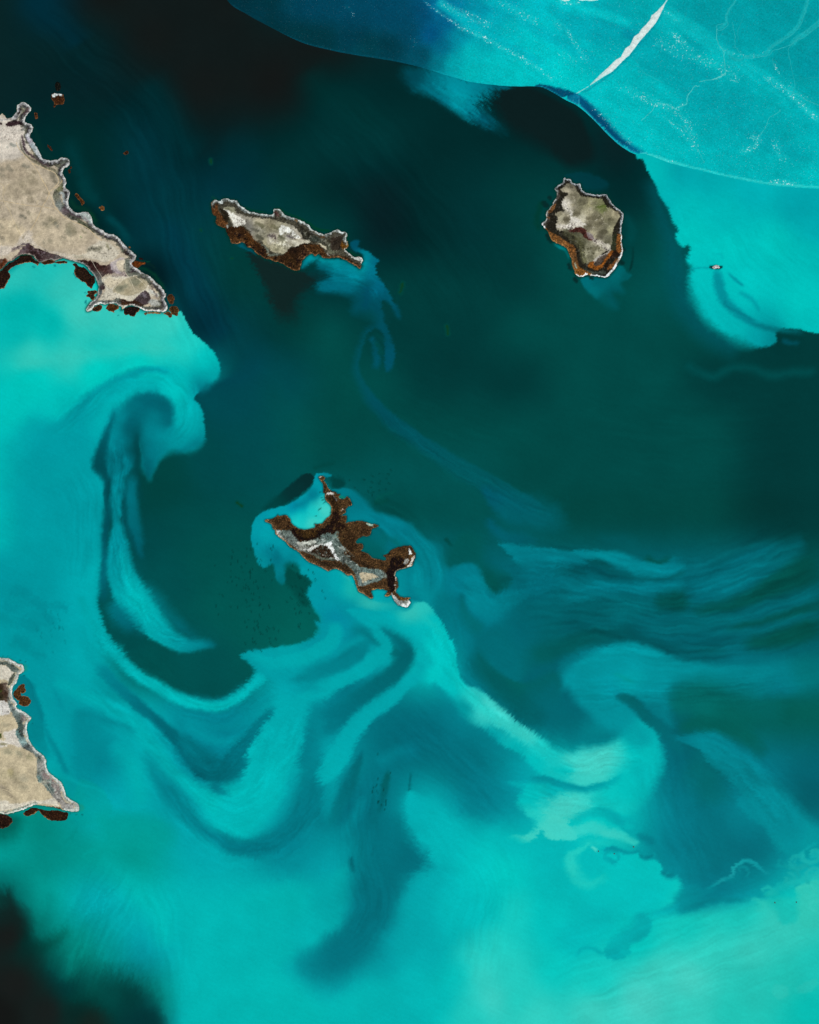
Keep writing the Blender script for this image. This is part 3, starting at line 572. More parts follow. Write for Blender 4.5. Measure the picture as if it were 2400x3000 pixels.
f("""W12 870,678,16 840,780,24 850,850,26 870,910,24 920,980,18 1000,1040,22 985,1100,26 1040,1155,40 1080,1175,50 980,1200,70 880,1225,90 820,1330,70 790,1430,70 760,1560,90 690,1700,100 600,1850,110
 470,1950,90 300,2000,90 150,1900,90 60,1800,90 200,1720,90 400,1600,90 460,1480,80 480,1300,60 460,1150,60 300,1250,80 0,1300,90 -300,1500,90 -300,2700 W22 2400,2700 2400,1350,30 1700,1350,30
 1370,1365,40 1280,1390,80 1000,1440,90 850,1460,70 700,1480,40 620,1470,30 700,1440,20 860,1350,40 830,1240,20 780,1240,10 725,1195,8 740,1170,10 690,1120,14 620,1120,8 585,1085,8 600,1060,20
 450,1050,14 420,1020,12 380,1040,12 340,1070,14 280,1050,10 150,1000,10 -20,990,10 W12 1600,1010,20 1500,950,90 1300,890,110 1100,830,110 980,750,70""",
  """W12 900,780,00acb0 1000,900,00b4b6 1100,1000,00bcba 1300,1100,00c6c1 1450,1180,00c8c0 1250,900,00aaae 1500,1000,00b6b6 1050,1200,00acb0 900,1300,00a2a9 1000,1450,00b2b3 1200,1400,00bebb 1400,1400,04c4be
  1500,1450,18c8bf 1350,1650,22c9be 1250,1700,2ecbbf 850,1600,00a2a8 700,1750,009ca4 1000,1750,00b0b2 1150,1850,00bdb9 1320,1850,38cdc1 1380,2000,42cfc3 1250,2100,20c8be 1050,2000,00b8b6 900,1900,00b2b2 700,2000,00b0af
  850,2100,00b0b0 500,2050,00b3b1 200,2050,00b4b0 50,1950,00b4b0 1500,1850,24c9be 1550,2000,20c8bc 1650,2100,34ccbf 100,1400,00b0ad 200,1600,00b0b0 50,1700,00b2b0 350,1350,00a3a5
  W22 50,1100,00b4b4 150,1180,00b2b2 100,1300,00b6b4 300,1200,00bcba 450,1250,00c2be 600,1180,00c0bc 300,1350,00bcb8 600,1350,00bab8 50,1500,00c2bd 300,1450,00b2b2 150,1600,00b4b4 50,1800,06c4bc
  300,1900,10c6bc 600,1650,00c2ba 900,1550,10c4b9 1200,1450,18c4b8 700,1800,3ccbbd 900,1850,48cdbf 600,2000,48cec1 300,2050,40cdbf 1000,1700,30c8ba 1300,1700,38c8ba 1500,1550,34c6b8 1650,1450,30c2b2
  1300,1900,24c2b5 1500,1900,20c0b2 1650,2050,02bab0 1200,2100,20c2b4 900,2100,34c8ba 1700,1800,1cc0b4 1600,1350,26c2b6""", 5, fray=(3.4, 10, 2.2, 28))
s_('W12 640,1150,60,00727e 630,1300,66,00717d 600,1450,76,006f7b 520,1600,90,006e7a 400,1710,100,00707c 260,1780,70,00808a 120,1780,40,00949b', soft=(44, 50), op=.8)
s_('W12 480,1150,30,009399 470,1300,30,009499 400,1430,40,00a0a2', soft=30, op=.6)
# foam-like filaments and eddies in the south-east
s_('W22 300,1000,10,30cbc0 240,1040,14,20c8bd 160,1090,22,22c8be 160,1180,24,1ec7bd 180,1230,10,16c4bb', soft=6, fray=(3, 7, 3, 20), warp=3)
s_('W22 330,940,8,44cfc3 420,960,20,3acdc2 520,1000,18,2ecbc0 590,1010,6,2accc2', soft=5, fray=(2, 8, 2.4, 20), warp=2)
s_('W22 150,1250,6 290,1270,12 390,1190,8', '14c6bc', soft=6, op=.8)
s_('W22 300,1040,8 320,1060,8', '50d4c4', soft=4)
s_('W22 360,1060,10,0090a0 430,1050,16,00929b 520,1070,10,009099 620,1060,8,00808c', soft=6, warp=3)
s_('W22 380,1110,14,00a0a6 430,1140,14,00a0a6', soft=7, op=.8)
s_('W22 170,850,4,10b8b2 280,830,6,04b0ac 340,800,10,00a0a4 430,840,14,0096a0 470,900,12,008c96', soft=12, op=.7, warp=2)
s_('W22 450,850,10,00b2b3 540,860,12,00a6aa 470,890,8,00a8ac', soft=7, op=.7)
s_('W22 600,970,20,00848f 660,1000,26,007c88', soft=9, op=.8)
s_('W22 590,1085,6,007c86 640,1108,12,007782 690,1090,10,007c86', soft=8, warp=3)
s_('W22 725,1190,6,007a85 770,1218,12,007883 815,1200,8,007f89', soft=8, warp=3)
s_('W22 730,1235,4,10b4b4 790,1245,5,10b2b2 835,1210,3,0aa2a6', soft=4)
s_('W22 800,1400,30,00929b 900,1330,40,008a94 1000,1290,26,00858f', soft=16, op=.8)
s_('W22 830,1440,18,007f89 950,1400,20,007c86 1080,1370,18,007a84 1300,1380,8,008c94', soft=12, op=.9)
s_("""W22 1010,1310,7,00848f 1090,1260,12,10929b 1170,1225,12,1a99a1 1200,1160,12,149aa0 1280,1125,12,10979f 1350,1170,10,0c929b 1400,1205,6,0c9199 1440,1170,5,007f8a""", soft=4, warp=1.5)
s_('W22 1110,1245,10 1190,1240,18 1250,1190,14', '00858f', soft=8, op=.6)
s_('W22 1500,1150,8,10a09f 1570,1170,8,14a3a2 1580,1100,6,10a2a4 1660,1040,8,0aa0a4 1725,1020,9,04a0a4', soft=5, warp=2)
s_('W22 1690,1090,26,12aaaa 1760,1090,30,12aaaa', soft=6, warp=2)
s_('W22 1560,1180,14 1630,1150,20', '0c9c9c', soft=6, op=.8)
s_('W22 1490,1240,12,14a6a4 1560,1250,22,0ca4a4 1600,1300,20,08a4a6', soft=5, warp=2)
s_('W22 1360,1335,10 1420,1330,26 1470,1330,14', '12b2ac', soft=4, warp=2)
s_('W22 1600,1300,10,1abdb4 1690,1240,12,20bfb4 1760,1220,12,24c0b6', soft=4, warp=2)
f('W22 1580,1290,8 1700,1250,8 1900,1240,8 1900,1500,20 1725,1540,14 1620,1540,14 1580,1450,12 1600,1380,12', '30c2b2', 4, .9, warp=3)
f('W22 1400,1370,30 1480,1320,40 1580,1300,30 1600,1400,30 1580,1500,20 1500,1530,14 1450,1460,30', '00b6ae', 16, .45, warp=4)
f('W22 590,1455,20 650,1480,20 665,1550,18 610,1620,20 530,1655,20 525,1710,16 460,1760,16 390,1735,14 380,1670,30 440,1580,60 540,1530,60', 'W22 600,1500,00a2a6 560,1590,009fa4 440,1700,009ca2 500,1700,00a6a8 420,1640,00a8aa', 9, .75, fray=(5, 12, 3, 150), warp=3.5)
s_('W22 380,1720,16 300,1680,14 230,1680,10 180,1740,6', '00a8aa', soft=7, op=.9)
s_('W22 1420,1920,18 1480,1950,50 1540,1950,20', '30c4b6', soft=5, op=.6, warp=2)
s_('W22 1570,1950,16 1660,1920,40 1725,1870,16', '2cc2b5', soft=5, op=.6, warp=2)
# the rolled eddy off the southern cape and its trailing ribbons
f('V 260,350,40 180,400,60 100,450,90 60,560,90 40,700,90 60,830,90 140,850,90 240,830,60 290,700,30 300,600,30 270,480,40', 'V 200,450,0097a0 120,600,0098a0 220,650,00979f 120,780,009aa1 240,780,009ba2 240,400,0099a1', 40, .75, warp=4)
s_('V 90,470,10,009aa1 190,415,16,0096 9e 260,345,13,0090 99 340,292,9,008f99 430,262,6,00929b 495,272,5,009ba3'.replace('0096 9e', '00969e').replace('0090 99', '009099'), soft=12, op=.85)
s_('V 250,440,20,00a5a9 290,370,22,00a6aa 350,310,16,00a8ac 430,290,12,00abae', soft=18, op=.6)
f('V 300,470,16 330,400,20 370,350,24 430,325,20 490,345,14 505,395,14 495,440,30 460,470,30 450,530,24 437,580,8 418,540,8 408,470,8 400,560,8 385,600,10 340,600,12 310,560,10', """V 450,400,00757f 475,370,005e6a 490,410,006470
 430,350,005f6c 400,380,006a76 380,420,005c68 400,440,004c54 350,400,00838e 330,450,008590 350,480,007682 370,520,006c78 340,560,00747f 430,440,00828d 470,450,00858f 440,500,007682 435,550,005f6a 395,500,004549 395,570,004445""", 7, .9, warp=2.4)
s_('V 345,365,8,00959d 330,400,8,008f99 318,440,8,008b95 322,480,9,00858f 345,500,7,00808b', soft=6, op=.8, warp=4, fray=(2, 6, 2.4, 20))
s_('V 350,520,9,007e8a 375,545,10,007682 345,580,12,00838e 360,615,12,007b86 342,650,10,008791 350,690,9,008b95', soft=7, op=.85, warp=4, fray=(3, 7, 3, 30))
s_('V 400,440,7,004b52 402,500,8,004448 400,580,8,004345 412,650,10,004446', soft=8, op=.9)
s_('V 338,380,5,006874 312,440,9,005c67 298,490,14,004f58 288,543,18,00474e 312,590,9,004c54 318,660,7,00545d 306,720,9,004f58 302,790,6,005f6b 300,870,6,00626e 297,940,10,005058', soft=10, op=.9, warp=3, fray=(3, 7, 3, 160))
s_('V 384,560,12,006a76 386,640,15,006e7a 400,720,13,006772 416,795,5,005660', soft=12, op=.9)
s_('V 366,600,4,00545e 360,670,5,00525c 378,740,6,005058 400,810,8,004a4e', soft=8, op=.85)
s_('V 345,700,10,008c96 342,770,24,008e98 350,850,38,00949c 385,930,50,00a8ab 430,985,42,00aaad 490,1040,24,00a0a6 555,1066,14,008f98 622,1062,5,006c76', soft=(24, 13), op=.9, fray=(3, 9, 3, 40))
s_('V 350,780,8,00a6aa 372,860,14,00aeb0 400,930,18,00b3b3 440,985,12,00b0b1', soft=18, op=.7)
s_('V 320,930,14,00727e 370,985,16,006874 430,1040,10,005c64', soft=20, op=.7)
s_('V 520,1000,8,006f7a 560,1040,8,006470', soft=22, op=.6)
s_('V 578,300,5,00858f 590,325,6,00727d 620,300,5,007a84', soft=14, op=.7)
s_('V 500,505,6,006c77 540,492,6,006f7a 590,470,5,007681', soft=12, op=.6)
for (x, y, r) in ((60, 900, 14), (110, 940, 18), (30, 950, 12), (80, 1000, 16), (140, 980, 12), (60, 1050, 14), (170, 950, 10), (110, 1080, 10)):
    s_('V %d,%d,%d %d,%d,%d' % (x - 10, y, r, x + 14, y + 12, r), '00868f', soft=8, op=.55, fray=(9, 8, 3, 60), warp=6)
# folds between the bowl and the main jet, south of the reed island
s_('G 360,280,10,008a93 430,262,16,007f89 500,225,16,007c86 500,190,8,00868f', soft=12, op=.95, fray=(3, 9, 3, 150))
s_('G 400,420,14,00808b 450,380,20,00737f 520,320,22,006a74 580,275,22,00646c 615,225,18,006068 590,185,12,006a73 540,160,6,007d87', soft=14, op=.95, fray=(2, 9, 3, 140))
s_('G 400,330,14,008a94 390,420,24,007f8a 385,520,26,007a85 355,610,24,007682 290,670,20,007480 215,690,16,007581 150,650,10,007f8a', soft=20, op=.85)
s_('G 60,410,8,007883 110,460,20,006c77 160,500,28,006772 200,505,20,006974 235,460,10,00747f', soft=14, op=.95, fray=(3, 10, 3, 165))
s_('G 232,228,5,00a4a9 300,245,14,00a6ab 370,232,18,00a7ab 440,190,16,00a5aa 440,140,12,00a2a8', soft=(8, 16), op=.9, fray=(4, 9, 3, 150))
s_('G 388,300,6,00a4a9 460,290,14,00a6ab 530,245,18,00a6ab 565,205,16,00a4a9 525,155,10,00a2a8', soft=(16, 9), op=.95, fray=(4, 9, 3, 150))
s_('G 350,320,34,00a2a8 325,400,46,00aaae 290,480,52,00b1b2 262,560,52,00b4b4 215,600,44,00b2b3 150,590,30,00aeb0', soft=(26, 10), op=.85, fray=(6, 10, 3, 165))
s_('G 640,262,10,00a8ad 585,320,18,00a2a8 515,370,20,00a3a9 470,430,24,00a7ad 430,500,24,00acb0 398,528,10,00a8ad', soft=(10, 18), op=.95, fray=(6, 10, 3, 155))
s_('G 440,520,14,009ba2 432,590,16,008f98 410,630,10,00858f', soft=18, op=.8)
s_('G 505,465,8,006872 480,530,14,006a74 445,600,12,007079 420,640,6,007b84', soft=10, op=.8, fray=(2, 16, 3, 105))
s_('G 600,600,40,006f7a 585,680,56,006e79 545,760,62,006d78 540,850,50,006b77 500,920,46,006d79 430,965,30,00737f 340,968,8,00858f', soft=60, op=.6)
f('G 618,558,14 608,610,30 630,670,34 660,720,40 640,770,60 610,860,60 590,940,60 700,960,60 820,850,60 800,720,60 760,640,60 680,590,30', 'G 630,590,00aab0 660,620,00b0b3 690,700,00b4b6 660,760,00a8ad 640,850,00a2a8 720,830,00b6b6 780,750,00c0bd 620,930,00a4a8', 10, .75, fray=(8, 10, 3, 15))
s_('G 640,130,6,2ac0b8 680,160,10,10bcb8 710,220,12,04bcba 735,290,12,0cc0bc 790,350,10,24c8c0 860,400,12,34cbc2 930,440,14,3ccdc3', soft=(8, 18), op=.7, fray=(4, 9, 2.6, 130))
s_('G 560,140,8,00a2a9 610,175,8,009fa6 650,215,10,009aa1 680,260,8,00a0a6', soft=14, op=.5)
# the eastern current: broad ribbons with darker water between them
f('H 250,330,60 420,240,40 700,290,60 1100,230,60 1100,440,60 700,440,40 400,400,40 280,430,60', '005a60', 20, .45, warp=4)
s_('H 300,235,8,00565a 400,226,16,00525a 470,246,12,00545c 550,260,6,005c66 650,250,4,00606a', soft=12, op=.95)
s_('H 183,168,4,00818c 260,184,10,007884 340,187,8,007a86 430,190,11,008792 480,204,18,00828d 540,226,18,007f8a 610,226,14,007884 650,210,8,006c76', soft=(7, 12), op=.9, fray=(2, 14, 3, 15))
s_('H 200,180,10,00707c 280,210,16,006a76 360,250,20,006974', soft=20, op=.6)
s_('H 320,292,12,006a74 440,272,16,007683 560,276,15,007683 650,268,12,00707c', soft=14, op=.85)
s_('H 640,292,14,006c78 740,262,30,00717d 830,216,28,006973 930,165,10,00595e', soft=(14, 20), op=.9, fray=(3, 18, 4, 160))
s_('H 560,310,14,005250 610,305,22,004e4b 650,330,10,00504c', soft=20, op=.9)
s_('H 650,338,8,00524e 760,318,12,004f4a 860,275,20,004c46 990,215,34,004843', soft=18, op=.9)
s_('H 500,360,12,00606a 620,352,14,006069 740,350,16,00636b 860,328,14,006670 1000,278,10,006c76', soft=14, op=.85)
s_('H 740,378,5,00544e 860,352,8,00534d 1000,310,10,00524c', soft=10, op=.8)
s_('H 480,376,10,005e68 600,402,14,005d67 720,402,14,005f69 860,370,12,00636b 1000,335,8,006670', soft=14, op=.8)
s_('H 780,420,12,00524d 880,398,20,004e47 1000,365,28,004a43', soft=18, op=.9)
s_('H 250,450,20,005e5e 320,425,20,005858 400,400,18,005254 490,390,13,005258 570,418,18,005259 660,448,14,00565e 780,445,8,00606a', soft=18, op=.9)
s_('H 360,495,18,00868f 430,462,30,009099 520,445,34,0095 9f 620,478,26,008a93 740,490,22,00828b 880,505,30,007a83'.replace('0095 9f', '00959f'), soft=(18, 24), op=.85)
s_('H 380,520,20,00868f 440,580,34,008a93 505,630,32,00929a 550,680,20,00a2a7', soft=24, op=.7)
f('H 250,560,60 310,500,40 350,560,40 400,620,40 470,640,30 400,685,30 330,660,40', 'H 300,580,006670 350,600,006872 400,660,00757f 320,640,006e79', 14, .8)
s_('H 100,430,12,005e62 150,500,22,005a5c 230,570,30,005a5e 300,620,24,00626a', soft=22, op=.85)
s_('H 120,395,14,006872 170,430,30,006a74 200,480,20,00666f', soft=(24, 10), op=.7)
s_('H 52,245,12,007683 105,230,16,007a87 118,295,28,00818d 160,322,24,007e8a 235,285,12,006a74', soft=14, op=.85, fray=(3, 12, 3, 30))
s_('H 130,225,8,00524e 165,265,16,00504c 200,235,14,00555a', soft=16, op=.8)
s_('H 462,545,5,006a70 505,560,12,006469 550,600,15,00656c 600,645,12,006871 640,690,12,006c76', soft=8, op=.9, fray=(3, 9, 3, 30))
s_('H 640,700,30,00696c 700,760,44,006868 720,830,30,006c72', soft=44, op=.6)
s_('H 600,560,14,005f5c 680,530,30,00605c 800,560,34,006260 900,600,30,006462', soft=34, op=.7)
s_('H 640,625,14,005c58 740,610,16,005b55 800,650,20,00605a 850,700,20,00646a', soft=18, op=.8)
s_('H 640,655,5,007f8a 700,668,16,00838d 760,720,28,00818b 830,790,34,00838d 890,860,38,008791 940,920,36,06919a', soft=(26, 8), op=.8, fray=(8, 14, 3.4, 12))
s_('H 300,860,20,40cec2 340,888,14,40cec2 400,876,13,36cbc0 470,892,13,34cabf 528,916,7,2cc8be', soft=8, op=.85, fray=(5, 8, 3, 20), warp=4)
s_('H 350,858,8,10bbb6 400,842,12,08b2b1 460,850,12,02a6a9 500,880,10,009ca2', soft=10, op=.8, warp=4)
s_('H 362,930,12,20c6bd 355,980,18,28cabf 400,1018,14,20c6bd 460,995,8,14c2ba', soft=14, op=.7, fray=(4, 8, 3, 70), warp=4)
s_('H 360,690,18,3ccec4 420,700,24,48d3c7 470,680,18,42d0c5', soft=22, op=.8)
s_('H 300,830,20,3ccdc3 350,815,20,46d1c5 420,810,12,30cac1', soft=18, op=.7)
for k, (a, wd, am, ac, al) in enumerate((('W21 -300,1450 100,1440 500,1530 900,1540 1300,1420 1750,1220', 100, .20, 9, 90), ('W21 -200,1700 300,1680 800,1740 1300,1690 1850,1480', 100, .20, 10, 100),
        ('W21 0,1980 400,1880 800,1950 1300,1900 1850,1720', 70, .16, 9, 100), ('W22 0,60 500,60 1000,60 1800,-20', 60, .12, 5, 80), ('W11 600,350 850,600 1150,800 1500,1000 1800,1150', 36, .16, 4, 70),
        ('W11 1000,1700 1080,1850 1130,2000 W12 1250,30 1450,200 1650,340 W22 150,500 400,470 650,420', 60, .13, 4, 60), ('W12 1500,640 W22 0,700 300,760 500,700', 60, .10, 4, 50), ('W01 560,1700 700,1950 950,2120 W02 1200,150 1400,170 1550,80 W01 1700,2100', 50, .13, 4, 50),
        ('W02 500,0 800,220 1050,450 1250,650 1450,780 1650,680 W12 30,450 200,150', 70, .11, 5, 60), ('W02 900,200 1150,430 1330,560 1500,440 1700,180', 50, .16, 4, 50), ('W02 950,500 1200,850 1450,1030 W12 0,1040 200,850 350,500', 60, .12, 5, 60),
        ('W01 760,560 740,850 730,1100 760,1400 850,1650 1050,1870 1300,1920', 44, .18, 3.6, 50), ('W01 450,750 560,1000 560,1300 540,1600', 90, .07, 7, 90), ('W01 300,620 560,380 800,240 1000,210 1150,330 1180,500 1050,660', 50, .10, 5, 50),
        ('W02 800,1150 620,1450 480,1750 400,2000', 110, .12, 7, 80), ('W02 900,1200 1000,1500 1050,1900 1100,2150', 120, .05, 9, 90), ('W12 560,500 560,800 560,1150 620,1450 400,1720', 80, .10, 6, 80),
        ('W12 950,750 1150,1000 1350,1250 1300,1600 1250,1950', 120, .05, 9, 80), ('W22 -100,1900 500,1700 1000,1500 1700,1300', 130, .05, 9, 110), ('W22 0,2150 600,1950 1200,1750 1800,1500', 130, .06, 9, 120),
        ('W22 900,350 1150,470 1400,700 1600,950', 70, .16, 8, 60), ('W22 750,350 800,700 900,1000 1050,1300', 120, .08, 8, 90), ('W12 700,150 1000,400 1300,650 1500,850', 110, .08, 7, 90),
        ('B2 700,1150 950,1300 1250,1350 1500,1500 1650,1800', 44, .2, 3.6, 40), ('W10 900,500 1100,600 1300,730 1450,850', 40, .22, 3, 40), ('W11 1150,1450 1300,1550 1450,1620 1800,1500', 60, .15, 9, 60), ('W11 450,950 800,1150 1000,1400 1000,1650', 70, .12, 9, 60),
        ('W20 700,1150 850,1500 900,1850 1100,2100', 60, .06, 5, 70), ('W20 1200,1300 1400,1600 1725,1900', 150, .05, 8, 100), ('W00 150,0 500,350 900,700 1100,1200 1250,1800 W01 1500,200', 130, .14, 11, 140), ('W10 200,600 600,1000 1000,1500 1400,2100', 160, .10, 12, 150),
        ('W11 700,300 1100,500 1700,700', 120, .05, 9, 120), ('W21 0,400 800,600 1800,500', 200, .05, 12, 150))):
    F.fibres(a, wd * 1.0, am, ac, al, 400 + 7 * k)
def curl(fr, cx, cy, r, a0, turns, col, wd, op=.85, sgn=1):
    P = []
    for k in range(9):
        t = k / 8; rr = r * (1 - .82 * t); a = math.radians(a0) + sgn * t * turns * 6.283
        P.append('%.0f,%.0f,%.1f' % (cx + math.cos(a) * rr, cy + math.sin(a) * rr * .85, wd * (1 - .4 * t)))
    s_(fr + ' ' + ' '.join(P), col, soft=5, op=op, warp=2)
for a in ((1590, 1120, 70, 20, 1.0, '16a6a5', 12, .8, 1), (1690, 1085, 80, 200, 1.1, '1cb0ac', 14, .8, -1), (1640, 1180, 60, 120, .9, '12a2a2', 12, .8, 1), (1530, 1240, 52, 250, 1.0, '18aaa8', 12, .85, 1), (1610, 1260, 50, 30, .9, '0ea4a4', 12, .7, -1),
          (1400, 1320, 44, 180, .9, '1ab6b0', 12, .85, 1), (1480, 1130, 34, 0, .9, '0a989c', 9, .6, 1), (1700, 1210, 60, 160, 1.0, '20b2ae', 12, .8, 1), (1240, 1190, 50, 60, .8, '0c949b', 9, .6, -1), (780, 1215, 46, 20, .7, '04a0a4', 8, .6, 1),
          (640, 1090, 50, 330, .8, '009ca2', 8, .6, 1), (420, 1110, 60, 200, 1.0, '009ea3', 10, .7, 1), (540, 900, 60, 160, .8, '00a0a5', 10, .6, -1), (1650, 1330, 70, 200, .9, '34c4b4', 12, .7, 1), (1700, 1420, 70, 20, .9, '38c6b7', 14, .6, -1), (1330, 1430, 80, 240, .6, '2cc4b6', 12, .5, 1)):
    curl('W22', *a)
s_('W22 1400,1345,20,14b4ae 1500,1290,24,12b0ac 1600,1250,24,1ab8b2 1700,1215,26,22bab3 1800,1200,20,24bcb4', soft=8, op=.7, warp=4, fray=(5, 10, 4, 150))
s_('W22 800,1450,16,00949b 930,1380,20,008c95 1010,1320,14,008892 1100,1290,10,008790', soft=10, op=.6, warp=4, fray=(4, 12, 4, 160))
s_('W22 180,1010,18,10bdb6 330,1000,22,1ec6bc 480,1020,26,12bcb6 580,1060,14,04acac', soft=9, op=.6, warp=4, fray=(5, 9, 3, 20))
# -- currents comb the edges of the plumes into fine teeth
def comb(regions):
    dx = np.zeros(F.X.shape); dy = np.zeros(F.X.shape); cache = {}
    for (x, y, r, ang, amp) in regions:
        k = ang
        if k not in cache: cache[k] = 0.65 * streak(F.X + 3 * F.wx, F.Y + 3 * F.wy, ang, 22, 4.2, 201 + int(ang)) + 0.45 * streak(F.X, F.Y, ang, 13, 2.3, 301 + int(ang))
        g = amp * np.exp(-((F.X - x) ** 2 + (F.Y - y) ** 2) / (r * r)) * cache[k]
        a = math.radians(ang); dx += g * math.cos(a); dy += g * math.sin(a)
    ii = np.interp(F.Y + dy, F.ys, np.arange(len(F.ys))); jj = np.interp(F.X + dx, F.xs, np.arange(len(F.xs)))
    i0 = np.minimum(ii.astype(int), len(F.ys) - 2); j0 = np.minimum(jj.astype(int), len(F.xs) - 2)
    fi = (ii - i0)[..., None]; fj = (jj - j0)[..., None]
    F.C = (F.C[i0, j0] * (1 - fi) * (1 - fj) + F.C[i0, j0 + 1] * (1 - fi) * fj + F.C[i0 + 1, j0] * fi * (1 - fj) + F.C[i0 + 1, j0 + 1] * fi * fj)
comb(((1300, 1700, 90, 20, 10), (1150, 1140, 60, 20, 14), (240, 1340, 110, 165, 12), (150, 1540, 150, 20, 12), (330, 1560, 150, 30, 12), (520, 1600, 120, 165, 16), (620, 1500, 110, 30, 14), (750, 1480, 110, 160, 14), (680, 1620, 90, 150, 16), (560, 1420, 100, 10, 12),
      (930, 1350, 90, 135, 9), (1080, 1550, 110, 130, 10), (1000, 1600, 110, 20, 12), (900, 1790, 100, 20, 16), (1200, 1650, 90, 15, 14), (1130, 1700, 90, 15, 14), (1250, 1800, 80, 25, 8), (1530, 1620, 120, 15, 20), (1600, 1750, 110, 5, 16),
      (1380, 1540, 70, 150, 6), (790, 610, 70, 20, 8), (800, 720, 60, 20, 9), (700, 600, 80, 10, 16), (960, 190, 80, 38, 34), (1030, 240, 60, 38, 34), (1430, 480, 80, 25, 11), (1470, 620, 70, 25, 9), (1540, 690, 70, 10, 8), (240, 830, 90, 80, 7), (250, 1060, 90, 80, 7), (330, 1200, 110, 150, 7), (420, 930, 70, 160, 6),
      (560, 1150, 60, 80, 7), (640, 1300, 60, 40, 14), (450, 760, 60, 160, 4), (1130, 1180, 110, 15, 18), (1270, 1200, 120, 15, 16), (1500, 1220, 150, 160, 10), (1050, 1130, 70, 30, 14), (1080, 1270, 80, 100, 8),
      (100, 1900, 120, 60, 18), (240, 2020, 120, 110, 16), (1500, 1850, 140, 10, 8), (650, 1900, 200, 100, 12), (1600, 1080, 150, 10, 6), (1300, 1400, 150, 15, 8), (200, 1750, 120, 20, 6)))
# -- shallow shelf and thin dark halo round every coast
for key in 'ABCDE':
    P, _, _ = pts(COAST[key]); P = catmull(P, True, 4)
    w, sdv, _ = F.sdf(P, 10, 1.0)
    o = -sdv
    tone = {'A': '0a2f27', 'B': '062f26', 'C': '06322a', 'D': '0a3838', 'E': '1c5f50'}[key]
    F.blend(w, (np.exp(-(np.clip(o, 0, 9) / {'A': 3.0, 'B': 3.4, 'C': 3.6, 'D': 2.0, 'E': 2.0}[key]) ** 2) * .75) * (o < 9), hexc(tone))
# green shelves on the north-east coasts
s_('A1 430,330,12 470,560,30 560,720,30 700,790,12', '0b312c', soft=8, op=.6)
s_('A1 900,1300,24 960,1400,34 1100,1440,24 1180,1540,24 1250,1700,14', '0d3a2c', soft=9, op=.75)
s_('A1 1130,1470,8 1190,1540,10 1240,1590,6', '0e4a2a', soft=8, op=.6)
s_('A2 860,800,10 1000,830,14 1150,950,12 1230,1090,8', '0b4a2e', soft=7, op=.7)
s_('A2 890,712,6,2a5f50 960,712,5,0f5a36 1050,720,4,0d4c30', soft=2.4)
s_('A2 960,745,8 1050,760,12 1110,830,10', '0e2a26', soft=5, op=.7)
for a in ('B1 500,450,3 600,500,6 800,530,6', 'B1 900,450,4 1020,530,6 1180,590,6 1320,660,8 1420,740,12 1540,760,12 1580,750,6', 'B2 1120,800,5 1120,880,6', 'B2 1120,1000,4 1200,1060,6 1300,1080,4'):
    s_(a, '04421f', soft=5, op=.7)
s_('B1 90,330,8 130,350,8', '0c4a34', soft=5, op=.7)
s_('A3 200,830,10 300,812,16 400,820,16 450,870,10', '0c3f2e', soft=2, op=.95)
for a in ('D2 480,490,16 560,510,14', 'D2 830,830,14 900,845,10', 'D2 1360,1130,16 1430,1190,18 1450,1230,10'):
    s_(a, '128068', soft=3, op=.8)
for a in ('E 300,200,10 340,240,16 320,300,8', 'E 395,850,8 430,880,16 390,920,6', 'E 990,1960,12 1030,2010,16 990,2060,10'):
    s_(a, '2a8a6c', soft=6, op=.6)
s_('E 380,400 440,560 500,740 550,880', '00808a', 3.5, 3, .9)
f('E 250,350,20 380,400,6 440,560,6 500,740,6 550,880,6 560,1100,20 620,1300,30 540,1300,30 380,1150 340,1000 400,880 200,700 160,520', 'E 350,560,00737e 450,800,007c86 450,1100,007e86 560,1250,008c94', 4, .8)
s_('E 600,1100,10,008893 700,1250,14,008791 800,1450,16,00848e 890,1620,10,00838d', soft=6)
# scattered drowned weed, mottling
rng = random.Random(4)
for (cx, cy, sx, sy, n, ang) in ((515, 1215, 60, 90, 60, 70), (640, 1250, 35, 60, 40, 60), (545, 1320, 40, 50, 30, 65), (690, 1055, 30, 25, 14, 150), (790, 1020, 45, 30, 22, 45), (800, 1660, 22, 60, 16, 95), (110, 1320, 30, 40, 22, 70), (250, 1350, 0, 0, 0, 0)):
    for _ in range(n):
        x = cx + rng.gauss(0, sx * .5); y = cy + rng.gauss(0, sy * .5); a = math.radians(ang + rng.uniform(-15, 15)); l = rng.uniform(2, 7)
        s_('O %.1f,%.1f %.1f,%.1f' % (x, y, x + math.cos(a) * l, y + math.sin(a) * l), '00332f' if cx > 300 else '00757b', 1.0, 1.8, .6, warp=1.5, smooth=False, taper=False)
for (x, y, r) in ((45, 92, 3), (100, 98, 3), (140, 105, 3), (250, 150, 9), (282, 150, 4), (318, 162, 4), (415, 940, 4), (1038, 2102, 6), (890, 2088, 7), (960, 2090, 6), (300, 345, 5)):
    s_('E %d,%d,%d %d,%d,%d' % (x - 6, y, r, x + 8, y + 3, r), '0a5f5f', soft=1.4, op=.9, taper=False, warp=1.5)
for (p) in ('A3 415,955,10 440,962,8', 'A3 690,945,12 700,955,10', 'A3 555,940,5 560,950,5', 'A3 930,1040,14 960,1090,12', 'A3 1070,1285,8 1080,1290,6', 'A3 1085,1390,10 1070,1415,8', 'A2 220,1210,9 225,1250,8', 'A2 630,1405,6 640,1405,5', 'A2 650,1320,8 660,1335,8'):
    s_(p, '0f7f80', soft=2, op=.85, taper=False, warp=1.5)
